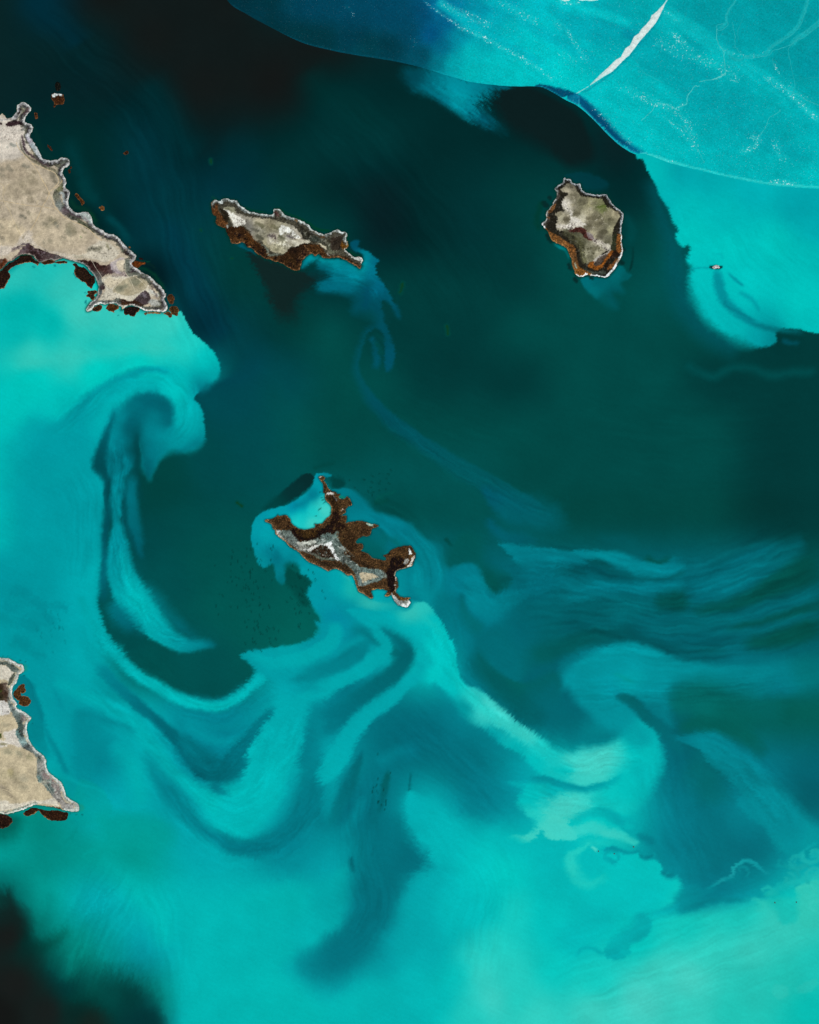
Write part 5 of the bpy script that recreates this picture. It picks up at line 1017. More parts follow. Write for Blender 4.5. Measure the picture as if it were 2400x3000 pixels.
class Land:
    def __init__(s, key, coast, step, base, hill=22.0, warp=1.0, bound=None, rough=1.0):
        P, _, _ = pts(coast); s.P = catmull(P, True, 5)
        x0, y0 = s.P.min(0) - 6; x1, y1 = s.P.max(0) + 6
        if bound: x0, y0, x1, y1 = max(x0, bound[0]), max(y0, bound[1]), min(x1, bound[2]), min(y1, bound[3])
        s.F = Field(np.arange(x0, x1, step), np.arange(y0, y1, step))
        s.R = 60
        w, sd_, _ = s.F.sdf(s.P, s.R, warp)
        s.d = np.full(s.F.X.shape, -60.0); s.d[w] = sd_
        s.d += rough * (.8 * pn(s.F.X / 3.0, s.F.Y / 3.0, 71) + .9 * pn(s.F.X / 7, s.F.Y / 7, 72))
        s.lab = np.full(s.F.X.shape, base[0]); s.F.C[:] = hexc(base[1]); s.hill = hill; s.warp = warp; s.key = key; s.host = None
    def mark(s, part, w, a):
        if part is None or a.size == 0: return
        v = s.lab[w]; v[a > .5] = PARTS.index(part)
    def z(s, part, path, col, soft=1.5, op=1.0, warp=1.6, fray=None, smooth=True):
        w, a = s.F.fill(path, col, soft, op, fray, warp, smooth); s.mark(part, w, a)
    def st(s, part, path, col, wd, soft=1.5, op=1.0, warp=1.4, fray=None):
        w, a = s.F.stroke(path, col, wd, soft, op, fray, warp); s.mark(part, w, a)
    def band(s, part, d0, d1, col, op=1.0, seg=None, soft=.8, n=.0, segr=25):
        """belt of ground between two distances from the water, optionally only near a stretch of coast"""
        d = s.d + n * fbm(s.F.X / 9, s.F.Y / 9, 81 + int(d1 * 10), 3)
        a = sst((d - d0) / soft + .5) * (1 - sst((d - d1) / soft + .5)) * op
        if d1 - d0 > 1.5: a = a * np.clip(1.1 + 1.7 * fbm(s.F.X / 15, s.F.Y / 15, 83 + int(d1 * 7), 5), 0, 1)
        if seg:
            P, _, _ = pts(seg); w, D, _, _, _ = s.F.dist(P, False, segr, 0)
            m = np.zeros(a.shape); m[w] = 1 - sst((D - segr * .55) / (segr * .3)); a = a * m
        w = (slice(None), slice(None)); s.F.blend(w, a, hexc(col)); s.mark(part, w, a)
    def spots(s, part, path, n, r, col, op=.5, seed=1, elong=1.0):
        """scattered smudges of darker or paler ground inside an outline"""
        rg = random.Random(seed); P, _, _ = pts(path); x0, y0 = P.min(0); x1, y1 = P.max(0); k = 0; t = 0
        while k < n and t < n * 20:
            t += 1; x = rg.uniform(x0, x1); y = rg.uniform(y0, y1)
            if not s.F.inside(P, np.array([x]), np.array([y]))[0]: continue
            k += 1; q = r * rg.uniform(.5, 1.5); an = rg.uniform(0, 3.14)
            s.st(part, 'O %.1f,%.1f,%.2f %.1f,%.1f,%.2f' % (x, y, q, x + math.cos(an) * q * elong, y + math.sin(an) * q * elong, q * .8), col, q, max(q, .5), op * rg.uniform(.5, 1.2), warp=2.5)
    def height(s):
        X, Y, d = s.F.X, s.F.Y, s.d
        dd = np.clip(d, 0, None)
        h = np.where(d < 0, d * 3.0, .6 + 2.4 * (1 - np.exp(-dd / 1.2)) + s.hill * (1 - np.exp(-dd / 22.0)))
        h += (1 - np.exp(-dd / 9.0)) * (s.hill * .55) * fbm(X / 26, Y / 26, 91, 4)
        h += (1 - np.exp(-dd / 3.0)) * 1.6 * fbm(X / 4, Y / 4, 92, 3)
        reed = (s.lab == 3) & (d > 0)
        h += reed * (3.0 + 3.2 * pn(X / 1.9, Y / 1.9, 93) + 2.0 * pn(X / 5, Y / 5, 94)) * np.clip(dd / 1.0, 0, 1)
        ice = (s.lab == 4) & (d > 0)
        h += ice * (1.2 + 1.4 * pn(X / 2.2, Y / 2.2, 95)) * np.clip(dd, 0, 1)
        s.h = np.maximum(h, np.where(d < 0, -12, .25))
        return s.h
    def zf(s, x, y):
        j = np.clip(np.searchsorted(s.F.xs, x), 1, len(s.F.xs) - 1); i = np.clip(np.searchsorted(s.F.ys, y), 1, len(s.F.ys) - 1)
        return float(s.h[i - 1:i + 1, j - 1:j + 1].max())
    def comps(s, keep, k):
        m = keep & (s.lab[:-1, :-1] == k); L = np.where(m, np.arange(1, m.size + 1).reshape(m.shape), 0)
        for _ in range(4000):
            N = L.copy()
            for ax in (0, 1):
                for sh in (1, -1):
                    R_ = np.roll(L, sh, ax)
                    if ax == 0: R_[0 if sh == 1 else -1] = 0
                    else: R_[:, 0 if sh == 1 else -1] = 0
                    N = np.maximum(N, R_)
            N = np.where(m, N, 0)
            # pointer jumping keeps this short
            idx = N.ravel() - 1; ok = idx >= 0
            J = N.ravel().copy(); J[ok] = N.ravel()[idx[ok]]; N = np.maximum(N, J.reshape(N.shape))
            if (N == L).all(): break
            L = N
        return L
    def tidy(s):
        """patches too small to tell apart join the ground round them"""
        d = s.d; s.keep = np.minimum.reduce([d[1:, 1:], d[1:, :-1], d[:-1, 1:], d[:-1, :-1]]) > -2.5
        s.keep &= np.maximum.reduce([d[1:, 1:], d[1:, :-1], d[:-1, 1:], d[:-1, :-1]]) > -1.2
        cnt = np.bincount(s.lab[:-1, :-1][s.keep], minlength=5); host = s.host if s.host is not None else int(cnt.argmax())
        for k in range(5):
            if k == host: continue
            L = s.comps(s.keep, k); ids, n = np.unique(L[L > 0], return_counts=True)
            small = ids[n < max(60, 0.02 * cnt[k])]
            if len(small): v = s.lab[:-1, :-1]; v[np.isin(L, small)] = host
    def build(s, rt, grain=.10):
        X, Y = s.F.X, s.F.Y
        # frayed borders: shift colour and kind of ground by a small irregular offset
        dx = 1.5 * pn(X / 3.2, Y / 3.2, 301) + .9 * pn(X / 1.5, Y / 1.5, 302); dy = 1.5 * pn(X / 3.2, Y / 3.2, 303) + .9 * pn(X / 1.5, Y / 1.5, 304)
        st = s.F.xs[1] - s.F.xs[0]; ii, jj = np.indices(X.shape)
        ii = np.clip(np.rint(ii + dy / st).astype(int), 0, X.shape[0] - 1); jj = np.clip(np.rint(jj + dx / st).astype(int), 0, X.shape[1] - 1)
        s.F.C = s.F.C[ii, jj]; s.lab = s.lab[ii, jj]
        s.height()
        k = s.lab; C = s.F.C
        fine = pn(X / 2.4, Y / 2.4, 97); mid = fbm(X / 6, Y / 6, 96, 4); stripe = pn(s.d / 1.5 + 1.2 * mid, (X + Y) / 26, 305) * np.exp(-np.clip(s.d, 0, 99) / 14)
        gl = np.array([1.0, 1.2, 1.9, 1.9, 1.5])[k] * grain
        big = fbm(X / 20, Y / 20, 308, 5, .6)
        m = 1 + gl * mid + np.array([.22, .12, .2, .15, .1])[k] * big + gl * .8 * fine + gl * .5 * pn(X / 1.3, Y / 1.3, 98)
        m *= 1 + np.array([.02, .06, .3, .2, .24])[k] * stripe
        # hummocks: darker hollows and bright crusts in the wet ground
        hol = sst((fbm(X / 8, Y / 8, 306, 5, .62) - .08) / .3)
        m *= 1 - np.array([0, .10, .38, .34, .30])[k] * hol
        cr = sst((fbm(X / 7, Y / 7, 307, 5, .62) - .16) / .22) * np.array([0, .25, .30, 0.0, .45])[k]
        C = (C - .45) * 1.16 + .45; C = np.clip(C, .05, 1) * m[..., None]; C = C * (1 - cr[..., None]) + (C * .35 + np.array([.78, .77, .74]) * .62) * cr[..., None]
        rd = (k == 3)[..., None]
        C = np.where(rd, C * np.array([.92, 1.0, 1.0]) + .010 + .10 * sst((fine - .25) / .4)[..., None] * np.array([1, .68, .42]), C)
        g_ = C.mean(-1, keepdims=True); C = np.where((k == 0)[..., None], g_ + (C - g_) * .86, C)
        s.F.C = C
        s.tidy()
        for k, nm in enumerate(PARTS):
            L = s.comps(s.keep, k); ids, n = np.unique(L[L > 0], return_counts=True)
            ids = ids[np.argsort(-n)]; big = [q for q, c in zip(ids, np.sort(n)[::-1]) if c >= 60] or list(ids[:1])
            for q in big[:20]:
                m = L == q
                grid_mesh(nm, X, Y, s.h, s.F.C, m, MAT[PMAT[nm]], rt, None, (rt.location.x, rt.location.y))
            rest = (L > 0) & ~np.isin(L, big[:20])
            if rest.any():
                o = grid_mesh(nm, X, Y, s.h, s.F.C, rest, MAT[PMAT[nm]], rt, None, (rt.location.x, rt.location.y)); o['kind'] = 'stuff'

# ---- A: the large western island
A = Land('A', COAST['A'], 1.15, (0, 'b3a28c'), 26, bound=(-175, 150, 700, 720))
A.z(None, 'A1 -900,300 450,300 480,600 300,760 150,830 0,860 -900,860', 'c4b7a9', 10, 1, 4)
A.z('salt_flat', 'A1 -900,380 0,390 150,380 290,380 300,470 250,560 120,560 -900,560', 'd0c4b8', 4, 1, 3)
A.z(None, 'A1 -900,840 0,830 160,840 320,850 380,1000 200,1050 -900,1060', 'a3927c', 12, .7, 4)
A.z(None, 'A1 60,1150 200,1040 400,1020 560,1080 590,1180 400,1250 200,1300 60,1250', 'a1917a', 14, .6, 4)
A.z(None, 'A1 -900,1600 60,1560 200,1640 320,1700 300,1800 100,1860 -900,1880', 'baa78a', 10, .7, 3)
A.z(None, 'A1 400,1500 650,1480 900,1590 1180,1740 1100,1900 800,1960 450,1920 380,1700', 'b7a58b', 14, .6, 3)
A.z('salt_flat', 'A1 -900,1880 60,1900 200,1880 300,1740 400,1760 430,1870 600,1960 800,2010 1000,2020 900,2060 700,2020 500,1940 350,1890 150,1960 0,2040 -900,2060', 'c6b9ab', 6, 1, 3)
for x, y, r, k, c in ((330, 900, 32, 1.6, '7c7567'), (130, 920, 30, 2, '877d6c'), (40, 930, 30, 1.4, '877d6c'), (30, 1010, 26, 1.5, '82796a'), (160, 615, 22, 1.8, '8b8a80'), (90, 660, 18, 1, '98958a'), (380, 1070, 60, 1.4, '948670'), (280, 1130, 50, 1, '968872'),
                  (440, 980, 30, 1, '94866f'), (650, 1000, 46, 1.2, '736b5c'), (690, 1090, 40, 1, '756d5e'), (420, 1310, 34, 1.2, '91846f'), (360, 1230, 34, 1, '978973'), (590, 1230, 24, 1, '978973'), (290, 1540, 24, 1.5, '736e60'), (370, 1480, 26, 1.3, '8b806d'),
                  (650, 1590, 50, 2, '857b66'), (580, 1640, 40, 1.6, '8a806c'), (690, 1640, 24, 1.2, '868070'), (890, 1680, 70, 1.4, '887e68'), (860, 1730, 44, 1, '7f7866'), (940, 1710, 30, 1, '8d826c'), (800, 1790, 20, 1.6, '8d836f'), (640, 1830, 30, 1.2, '978b76'),
                  (560, 1860, 26, 1, '9b8f7b'), (30, 1800, 30, 2.2, '8b7f6e'), (20, 1640, 30, 1.4, '9a8d78'), (130, 1370, 26, 1, '9f907a'), (270, 1420, 26, 1, '9c8e78'), (1080, 1700, 22, 1, '867c66'), (200, 1650, 30, 1, 'a1937c'), (1040, 1780, 10, 1, '7d8a60')):
    A.st(None, 'A1 %d,%d %d,%d' % (x - 10 * k, y - 8 * k, x + 12 * k, y + 10 * k), c, r / 6 * .8, r / 6 * 1.3, .85, 4)
A.spots(None, 'A1 -700,900 400,900 700,1200 700,1400 400,1850 -700,1850', 110, 2.0, '9b8c75', .5, 2, 2)
A.spots(None, 'A1 -700,900 400,900 700,1200 700,1400 1000,1900 -700,1850', 90, 2.2, 'c4b397', .5, 3, 2)
A.spots('mudflat', 'A1 -500,390 240,400 240,560 -500,560', 60, .7, '6d6058', .8, 5)
# pale heath at the neck
A.z('salt_flat', 'A3 1090,800 1130,720 1200,680 1260,630 1380,655 1450,700 1520,770 1500,810 1400,870 1250,880 1120,850 980,840 900,810', 'c6bbaa', 3, 1, 3)
A.st('mudflat', 'A3 1110,780 1170,740 1240,760 1290,700', '7b7667', 4, 6, .8, 4); A.st(None, 'A3 1350,690 1370,720', '8a8468', 3, 5, .7, 3); A.st(None, 'A3 950,825 1050,830', '8f8a79', 2, 3, .7, 2)
A.spots('mudflat', 'A3 1150,760 1260,640 1400,700 1480,780 1300,860 1150,850', 40, .8, '6e665c', .7, 6)
# brown and violet wet saltmarsh
A.z('mudflat', """A3 -900,860 0,860 80,880 160,850 220,800 270,740 340,670 400,690 460,730 560,740 640,780 740,820 870,860 1000,860 1150,880 1200,900 1300,925 1380,905 1430,940 1450,1020 1340,1040
 1290,1090 1330,1170 1300,1240 1230,1380 1140,1440 1090,1510 1130,1400 1230,1330 1250,1180 1210,1070 1120,970 1000,900 880,875 700,890 480,900 440,830 350,795 250,800 180,870 90,900 40,960 -900,1400""",
    'A3 300,740,6b5a5c 380,760,3e2f30 470,800,3b2c2d 620,840,4d4040 750,860,57514e 900,870,6a655f 1050,880,352522 1150,920,3a2826 1250,960,3e2a27 1330,980,43302e 1400,980,5d4c4c 1250,1060,5c5350 1270,1150,4b4845 1310,1210,3c2c2c 1270,1280,57595a 1180,1400,555554 1130,1480,777675 0,900,57453f 200,830,60514f 60,930,6b4634 0,960,5b2f20', 1.5, 1, 3)
A.band('reed_bed', -1, 9, '5a2f20', 1, 'A3 -700,1100 0,940 40,900', 1.5, 2, 14)
A.st('mudflat', 'A1 150,1960 280,1890 400,1900', '4e4146', 3, 5, .7, 4)
A.spots(None, 'A3 250,740 420,690 600,760 860,860 640,860 400,760', 50, 1.0, '7d7075', .6, 8)
A.z('salt_flat', 'A3 1380,900 1480,860 1580,850 1570,1000 1500,1040 1450,1000 1400,960', 'b4a9ab', 3, .8, 3)
A.z('plateau', 'A2 610,720 700,700 720,760 710,840 660,830 620,780', 'c6b59c', 3, .9, 2)
A.st('mudflat', 'A2 560,800 640,850 720,870 680,910 620,915 560,880', '877a80', 5, 6, .6, 4)
# southern head
A.z('salt_flat', 'A2 430,930 500,890 620,900 760,900 860,900 960,930 1020,1010 1040,1060 1120,1100 1080,1180 1000,1100 880,1150 830,1190 700,1210 560,1180 400,1200 440,1110 470,1040', 'c9bfae', 2, 1, 3)
A.z('plateau', 'A2 460,960 520,900 600,930 700,930 650,990 560,1040 500,1030', 'c4b398', 4, .8, 3)
A.z('plateau', 'A2 560,1095 590,1040 650,990 740,930 850,905 940,920 1005,960 1000,1040 930,1090 840,1130 740,1150 640,1130', 'a79a80', 1.5, 1, 1.5)
for x, y, r, c in ((640, 1070, 44, '7a7865'), (700, 1040, 40, '807d69'), (850, 975, 44, '7b7964'), (800, 960, 30, '7f7c68'), (740, 1100, 34, '96896f'), (930, 1010, 34, '938769')):
    A.st(None, 'A2 %d,%d %d,%d' % (x - 14, y + 8, x + 16, y - 6), c, r / 6 * .8, r / 6, .8, 3)
A.spots('mudflat', 'A2 500,950 640,920 620,1030 500,1090', 24, .6, '6e655b', .7, 9); A.spots('mudflat', 'A2 450,1100 560,1110 700,1190 620,1200 430,1180', 30, .7, '807a70', .7, 10)
A.z('mudflat', 'A2 860,1160 900,1120 980,1080 1030,1110 1055,1190 1010,1250 960,1270 920,1230 860,1210 830,1190', '4d4244', 2, 1, 3); A.st(None, 'A2 940,1130 980,1150', '857c82', 4, 6, .7, 3)
A.st('shore_ice', 'A2 1040,1050,10 1080,1110,14 1150,1160,10 1150,1100,14', 'b9bab6', 2, 3, .7, 4); A.st('mudflat', 'A2 1050,1010,10 1090,1080,5 1150,1200,12', '5a4f50', 1.6, 2, .8, 3)
A.z('shore_ice', 'A2 1010,1240 1060,1200 1150,1210 1200,1240 1150,1290 1050,1290', 'a9aba7', 3, .8, 3)
A.z('mudflat', 'A2 370,1215 440,1195 560,1200 620,1175 760,1205 850,1195 920,1230 960,1280 900,1290 820,1258 700,1262 640,1262 560,1235 420,1240', 'A2 400,1215,5d5f5a 500,1215,646661 620,1190,5a5b55 700,1230,3e2a22 820,1230,3a2820 900,1270,3a2c26', 1.6, 1, 2)
A.z('mudflat', 'A2 920,1280 1000,1290 1080,1300 1160,1300 1150,1325 1060,1325 980,1320', '52544f', 2, .9, 2)
A.z('mudflat', 'A2 250,770 320,860 380,960 420,1050 470,1030 430,930 380,850 330,740 180,720', 'A2 260,750,3a2725 330,800,3a2827 350,880,4f4d4a 420,980,70726e 440,1040,3f3334', 2, .9, 2)
NE = 'A1 205,200 250,100 380,150 330,260 400,400 385,520 500,710 620,820 820,785 870,840 800,940 830,1100 885,1220 870,1370 960,1480 1100,1470 1170,1600 1350,1745 1480,1780 1620,1930 1715,2030 A2 760,640 820,780 960,880 1120,990 1220,1110 1230,1230 1250,1310 1180,1350'
A.band('mudflat', 0, 12.5, '4a4843', .95, NE, 2, 5, 28)
A.band('mudflat', 9, 12.5, '6d6c5a', .6, NE, 2, 4, 26)
A.band('mudflat', 5.5, 9, '38343a', .8, NE, 2, 4, 24)
A.band('shore_ice', -1.5, 5.2, '8c898b', .95, NE, 2.2, 7, 24)
A.band('shore_ice', -1.5, 2.7, 'ccc9c6', .95, NE, 1.6, 5, 24)
A.z('shore_ice', 'A1 330,500 380,510 450,650 520,770 580,820 480,770 400,680 350,600', 'A1 350,560,a9a0a9 420,660,a4adaf 470,720,bcbec0 370,520,c0bec0', 2, .9, 2)
A.st('mudflat', 'A1 290,500,10 300,600,14 330,700,12 420,780,10 540,870,12 640,890,14', '46393f', 1.8, 2.4, .85, 2.5)
A.st('mudflat', 'A1 260,540,8 270,640,12 320,740,10 430,830,12 560,900,14 660,930,16 720,950,10', '5b5949', 2, 2.6, .7, 2)
A.st('mudflat', 'A1 850,830,20 780,850,24', '5c5f58', 3, 3, .8, 2)
A.st('mudflat', 'A1 250,170,14 240,230,10', '332a2a', 2, 2, .85, 2.5); A.st('mudflat', 'A1 360,180,12 310,230,14', '4e3c3f', 2, 2.4, .8, 2.5); A.st('mudflat', 'A1 290,130,16 310,160,12', '4c4f4b', 2.5, 3, .8, 2)
A.z('mudflat', 'A1 80,340 140,320 210,300 270,340 300,380 230,360 150,385 90,370', '35272a', 1.5, .95, 2.5); A.st('mudflat', 'A1 -30,370 20,350', '2f2424', 2.5, 2, .9)
A.st('mudflat', 'A1 350,390,20 300,440,16', '595b57', 2.5, 3, .75, 2.5); A.st('shore_ice', 'A1 -40,320 60,300 150,290 230,270 270,180', 'bdb7b3', 1.2, 2, .8)
A.z('mudflat', 'A1 690,1220 760,1150 800,1090 800,1190 780,1270 800,1350 860,1450 960,1530 1080,1590 1200,1710 1150,1680 1000,1600 880,1560 780,1490 730,1440 700,1330', 'A1 720,1250,67665a 760,1180,6b6a50 760,1400,6f7571 820,1450,5c5155 900,1540,4b4a44 1050,1600,565848 800,1250,9a938f', 2, .92, 3)
A.st('shore_ice', 'A1 760,1230 800,1260 820,1310 830,1370', 'a3a9ab', 2.4, 3, .8, 3); A.st('mudflat', 'A1 800,1400 880,1480 980,1530 1100,1560', '594a50', 1.6, 2, .7, 2)
A.z('shore_ice', 'A1 1010,1500 1060,1480 1120,1490 1150,1560 1160,1610 1100,1590 1050,1540', 'b3bab5', 2, .8, 2); A.st(None, 'A1 1080,1530 1120,1590', '8c737b', 1.3, 2, .7, 2)
A.z('mudflat', 'A2 660,540 680,600 740,640 780,640 740,590 700,560', 'A2 680,560,66695d 730,610,342b2a', 2, .9, 2)
A.z('mudflat', 'A2 720,690 780,700 780,780 800,830 760,870 720,820', '686a63', 2, .85, 2); A.z('mudflat', 'A2 740,860 840,860 940,880 1020,930 1060,1000 1010,980 960,925 860,900 770,905', '5f6159', 2, .85, 2)
A.st('mudflat', 'A2 790,850 830,830', '4c4045', 2, 3, .8, 2)
# icy and wet rims of the southern shores
S1 = 'A2 1250,1340 1100,1348 950,1325 850,1280 740,1275'; S2 = 'A2 640,1262 560,1240 400,1245 320,1290 250,1348 230,1320 280,1240 340,1190'; S3 = 'A2 370,1120 385,1000 300,850 200,750 60,705'
A.band('mudflat', -1, 7, '6a6c69', .85, S2, 1.5, 2, 10); A.band('shore_ice', -1.5, 2.2, 'd8d8d4', .95, S2, 1, 1.2, 10)
A.band('shore_ice', -1.5, 2.6, 'cccbc6', .95, S1, 1, 1.2, 10); A.band('shore_ice', -1.5, 1.2, 'e2e1de', .95, 'A2 1245,1340 1000,1340 920,1305', 1, .6, 6)
A.band('shore_ice', -1.5, 2.2, '9aa2a0', .9, S3, 1, 1.5, 10); A.band('shore_ice', -1.5, 1.6, '8b837d', .8, 'A3 860,870 600,870 490,890 420,810 280,800 160,870 60,920', 1, 1, 8)
A.st('mudflat', 'A2 250,1310,12 310,1250,14 380,1190,14', '5d5f5e', 2, 2, .8, 1); A.st('reed_bed', 'A2 650,1262,8 720,1245,20 780,1250,10', '4b3023', 2, 2, .9, 2)
rA = root('island', 150, 450, 'large tan steppe island with dirt tracks cut by the left edge of the picture', 'island')
A.build(rA, .09)
tr = lambda L, rt, path, w, c, seed: ribbon('dirt_track', path, w, .7, c, MAT['track'], rt, .12, zf=L.zf, seed=seed)
for q, (p, w, c) in enumerate((('A1 210,590 240,670 310,750 380,820 440,900 490,970 520,1040 580,1140 625,1235 660,1320 700,1410 740,1460 800,1530 900,1580 1020,1630 1100,1670 1170,1730 1220,1790 1290,1830', .62, 'cdb48e'),
    ('A1 400,850 480,885 600,935 690,975 735,1040 745,1085 710,1140 640,1210 615,1240', .6, 'ceb690'), ('A1 790,1070 760,1120 700,1170', .55, 'c5ac82'), ('A1 625,1235 590,1320 540,1400 500,1500 440,1620 385,1710', .55, 'cab18c'),
    ('A1 -400,1300 0,1330 80,1342 250,1370 400,1395 540,1405 730,1445', .55, 'cab18d'), ('A1 540,1405 470,1380 490,1320', .35, 'c3ac89'), ('A1 0,1110 50,1150 40,1250 60,1350 120,1450 160,1550 220,1680 260,1760', .5, 'c5b08d'), ('A1 50,1260 80,1170 130,1110', .4, 'c2ad8b'),
    ('A1 -300,1890 0,1890 160,1885 330,1900', .5, 'cfbda3'), ('A1 380,1700 340,1760 280,1850', .6, 'd2c4b4'), ('A1 400,1790 520,1750 700,1650 760,1600', .35, 'c6b496'), ('A1 380,1880 480,1920 620,1980 760,2010 920,2030 1100,2030', .5, 'cbbba3'), ('A1 1290,1830 1400,1880 1480,1950 1540,2030 1580,2050', .5, 'c8baa2'),
    ('A1 1120,1900 1080,2000', .3, 'cdbda3'), ('A2 715,690 720,780 725,860 760,905 800,980 850,1100', .5, 'c9bca4'), ('A2 565,1090 620,1020 740,920', .4, 'cbbd9f'), ('A2 850,910 930,970 990,1040 1040,1100 1060,1180', .5, 'cabca4'), ('A2 300,700 345,790 400,870 440,940 470,1020 540,1080', .45, 'a59a8c'),
    ('A1 700,1380 780,1375', .3, 'a6a49b'), ('A1 450,1790 600,1650 750,1540', .3, 'c4b292'), ('A2 600,560 650,620 720,680 800,690', .4, 'b7ab9a'))):
    tr(A, rA, p, w, c, q)

# ---- B: the long island
B = Land('B', COAST['B'], 1.0, (2, '4a463c'), 16)
B.z('plateau', 'B1 240,460 340,450 420,540 620,600 800,610 960,640 1140,690 1220,780 1320,890 1260,920 1100,960 1040,1030 960,1050 860,1030 770,940 700,880 620,880 560,760 480,690 360,690 300,560', 'B1 320,480,8c8771 450,600,968e80 700,640,a79c84 820,700,8a8067 950,700,9b937c 700,750,8c8674 850,850,99927f 950,880,7f7a66 880,990,aba185 1150,920,a0957f 780,950,9b9176 550,730,77726a 1080,830,aba396', 2, 1, 3)
B.z('salt_flat', 'B1 235,470 300,500 410,570 500,610 520,680 420,700 370,690 350,640 310,570', 'ddd6cb', 2, 1, 3); B.z('salt_flat', 'B1 940,700 1020,690 1120,740 1200,810 1220,850 1120,820 1040,790 960,820 930,780', 'e6e1d8', 2, 1, 3)
B.z('salt_flat', 'B1 800,800 930,800 900,860 960,930 800,920', 'b5ac9c', 3, .7, 4); B.z('salt_flat', 'B1 1120,880 1240,860 1320,890 1240,930 1120,950', 'c0b8a8', 2, .8, 3)
B.z('salt_flat', 'B1 1430,925 1480,930 1550,970 1540,1000 1490,970', 'c6bba4', 1.5, .95, 1.5); B.st('salt_flat', 'B2 910,980 880,1040 950,1000', '9d998a', 2, 4, .6, 3)
B.spots('mudflat', 'B1 400,610 540,620 560,700 420,690', 26, .8, '4b453f', .9, 11); B.spots('mudflat', 'B1 1020,790 1180,760 1240,850 1060,850', 26, .9, '463c3e', .9, 12); B.spots('mudflat', 'B1 780,800 900,790 900,870 790,860', 18, 1.2, '4c4042', .8, 13)
B.spots(None, 'B1 600,640 1100,700 1250,900 900,1030 600,760', 50, 1.4, '6f6a58', .6, 14, 2); B.spots(None, 'B1 780,920 1000,900 1000,1020 880,1030', 26, 1.4, 'c4bb9c', .6, 15, 2)
B.st('mudflat', 'B1 560,620 660,700 760,790', 'ab a396'.replace(' ', ''), 1.0, 2, .5, 3); B.st('mudflat', 'B1 650,920 760,960 820,1060 950,1060', '6f7469', 2.4, 3, .9, 2)
B.z('mudflat', 'B1 1220,700 1330,780 1440,860 1560,860 1650,800 1725,800 1725,1000 1600,1050 1500,950 1350,890 1250,850', 'B1 1300,800,35332c 1400,900,444841 1550,880,3f3c33 1650,880,4b453b 1600,960,636353 1700,850,5a5750', 2, 1, 3)
B.z('reed_bed', 'B1 1350,760 1430,780 1540,810 1550,830 1480,860 1400,830', '6a4325', 1.5, .9, 2); B.z('mudflat', 'B2 900,860 1010,830 1080,850 1050,990 940,1010 900,960', '38302a', 2, .9, 3)
B.z('reed_bed', 'B2 1040,900 1080,880 1130,880 1130,1000 1080,1000 1040,970', '63401f', 1.2, 1, 1.5)
B.z('reed_bed', 'B1 60,350 215,370 160,440 190,520 270,600 290,720 260,740 160,700 60,480', 'B1 110,450,5a3824 200,600,5a3a26 150,400,4d3122', 1.2, 1, 2); B.z('mudflat', 'B1 190,470 270,500 310,560 290,640 250,620', '2e2820', 2, .9, 2)
B.z('reed_bed', """B1 260,735 320,710 400,700 490,715 560,780 640,880 740,950 800,1060 880,1092 1000,1060 1080,990 1180,940 1260,915 1340,930 1450,950 1530,1040 1560,1075 1640,1090 B2 960,1080 1080,1090 1180,1140 1320,1240 1270,1300
 700,1300 400,1300 B1 300,900 240,780""", 'B1 350,760,3a261a 450,800,3a271c 560,880,50331f 430,880,553824 700,980,3c281c 850,1120,4d3423 1000,1100,3a271c 1150,1000,2b1f18 1200,1080,33241b 1100,1170,3c2a1d 1250,950,30221a 1350,980,4b3221 1420,1020,4d3422 1500,1040,483021 B2 1000,1080,402c20 1180,1140,3c2a20 560,1050,52372a', 1.4, 1, 2)
B.band('reed_bed', -1.5, 1.7, '8a5c40', .9, 'B1 340,900 500,920 620,1020 750,1100 900,1150 1100,1230 1200,1240 1230,1150 1330,1060 1450,1070 1560,1100 1700,1105', .8, .8, 9)  # pale rim bands: sun on the reed wall put into the colour
B.band('reed_bed', -1.5, 1.7, '8a5c40', .9, 'B2 1000,1100 1100,1130 1200,1190 1270,1235', .8, .8, 7)
B.band('reed_bed', 1.7, 5, '4a3122', .5, 'B1 340,900 500,920 620,1020 750,1100 900,1150 1100,1230 1200,1240 1230,1150 1330,1060 1450,1070 1560,1100 1700,1105', 1, 1, 9)
B.st('reed_bed', 'B2 560,920,3 590,980,4 650,1045,3', '9a6b4c', .6, .8, .9, 1)
B.st(None, 'B1 500,740,3 600,820,4 700,930,3 800,1060,3', '7d6a58', .5, 1, .6, 1.5)
NB = 'B1 150,430 215,370 270,350 410,390 500,480 640,540 850,560 880,490 980,530 1080,590 1260,650 1340,740 1430,785 1560,795 1680,745 B2 1040,770 1110,810 1100,880'
B.band('mudflat', 4, 9, '45423a', .8, NB, 2, 2, 14); B.band('shore_ice', -1.5, 4.8, '767b79', .9, NB, 2, 5, 14); B.band('shore_ice', -1.5, 2.6, 'c8ccc8', .95, NB, 1.2, 4, 14)
B.st('mudflat', 'B1 890,530,18 920,560,20', '4b3533', 3, 2.4, .9, 2); B.z('reed_bed', 'B1 1120,610 1180,620 1160,640', '6b4c33', 1, .8)
B.band('shore_ice', -1.5, 3, 'd6d4cd', .95, 'B2 1095,1000 1150,1060 1200,1095 1290,1100 1300,1150', 1, 1.6, 5); B.st('shore_ice', 'B2 1210,1110,10 1270,1130,14', 'cfcfca', 2, 2, .9, 2)
B.st('shore_ice', 'B1 280,690,10 290,720,8', 'a8adab', 1.2, 1.5, .8); B.st('shore_ice', 'B2 860,1050,4 890,1075,6', 'c9c2ba', .8, 1.5, .8)
B.band('reed_bed', -1.5, 2, '8a5f35', .9, 'B2 1125,900 1118,980', .8, .6, 4)  # sunlit reed rim, again painted as a paler colour
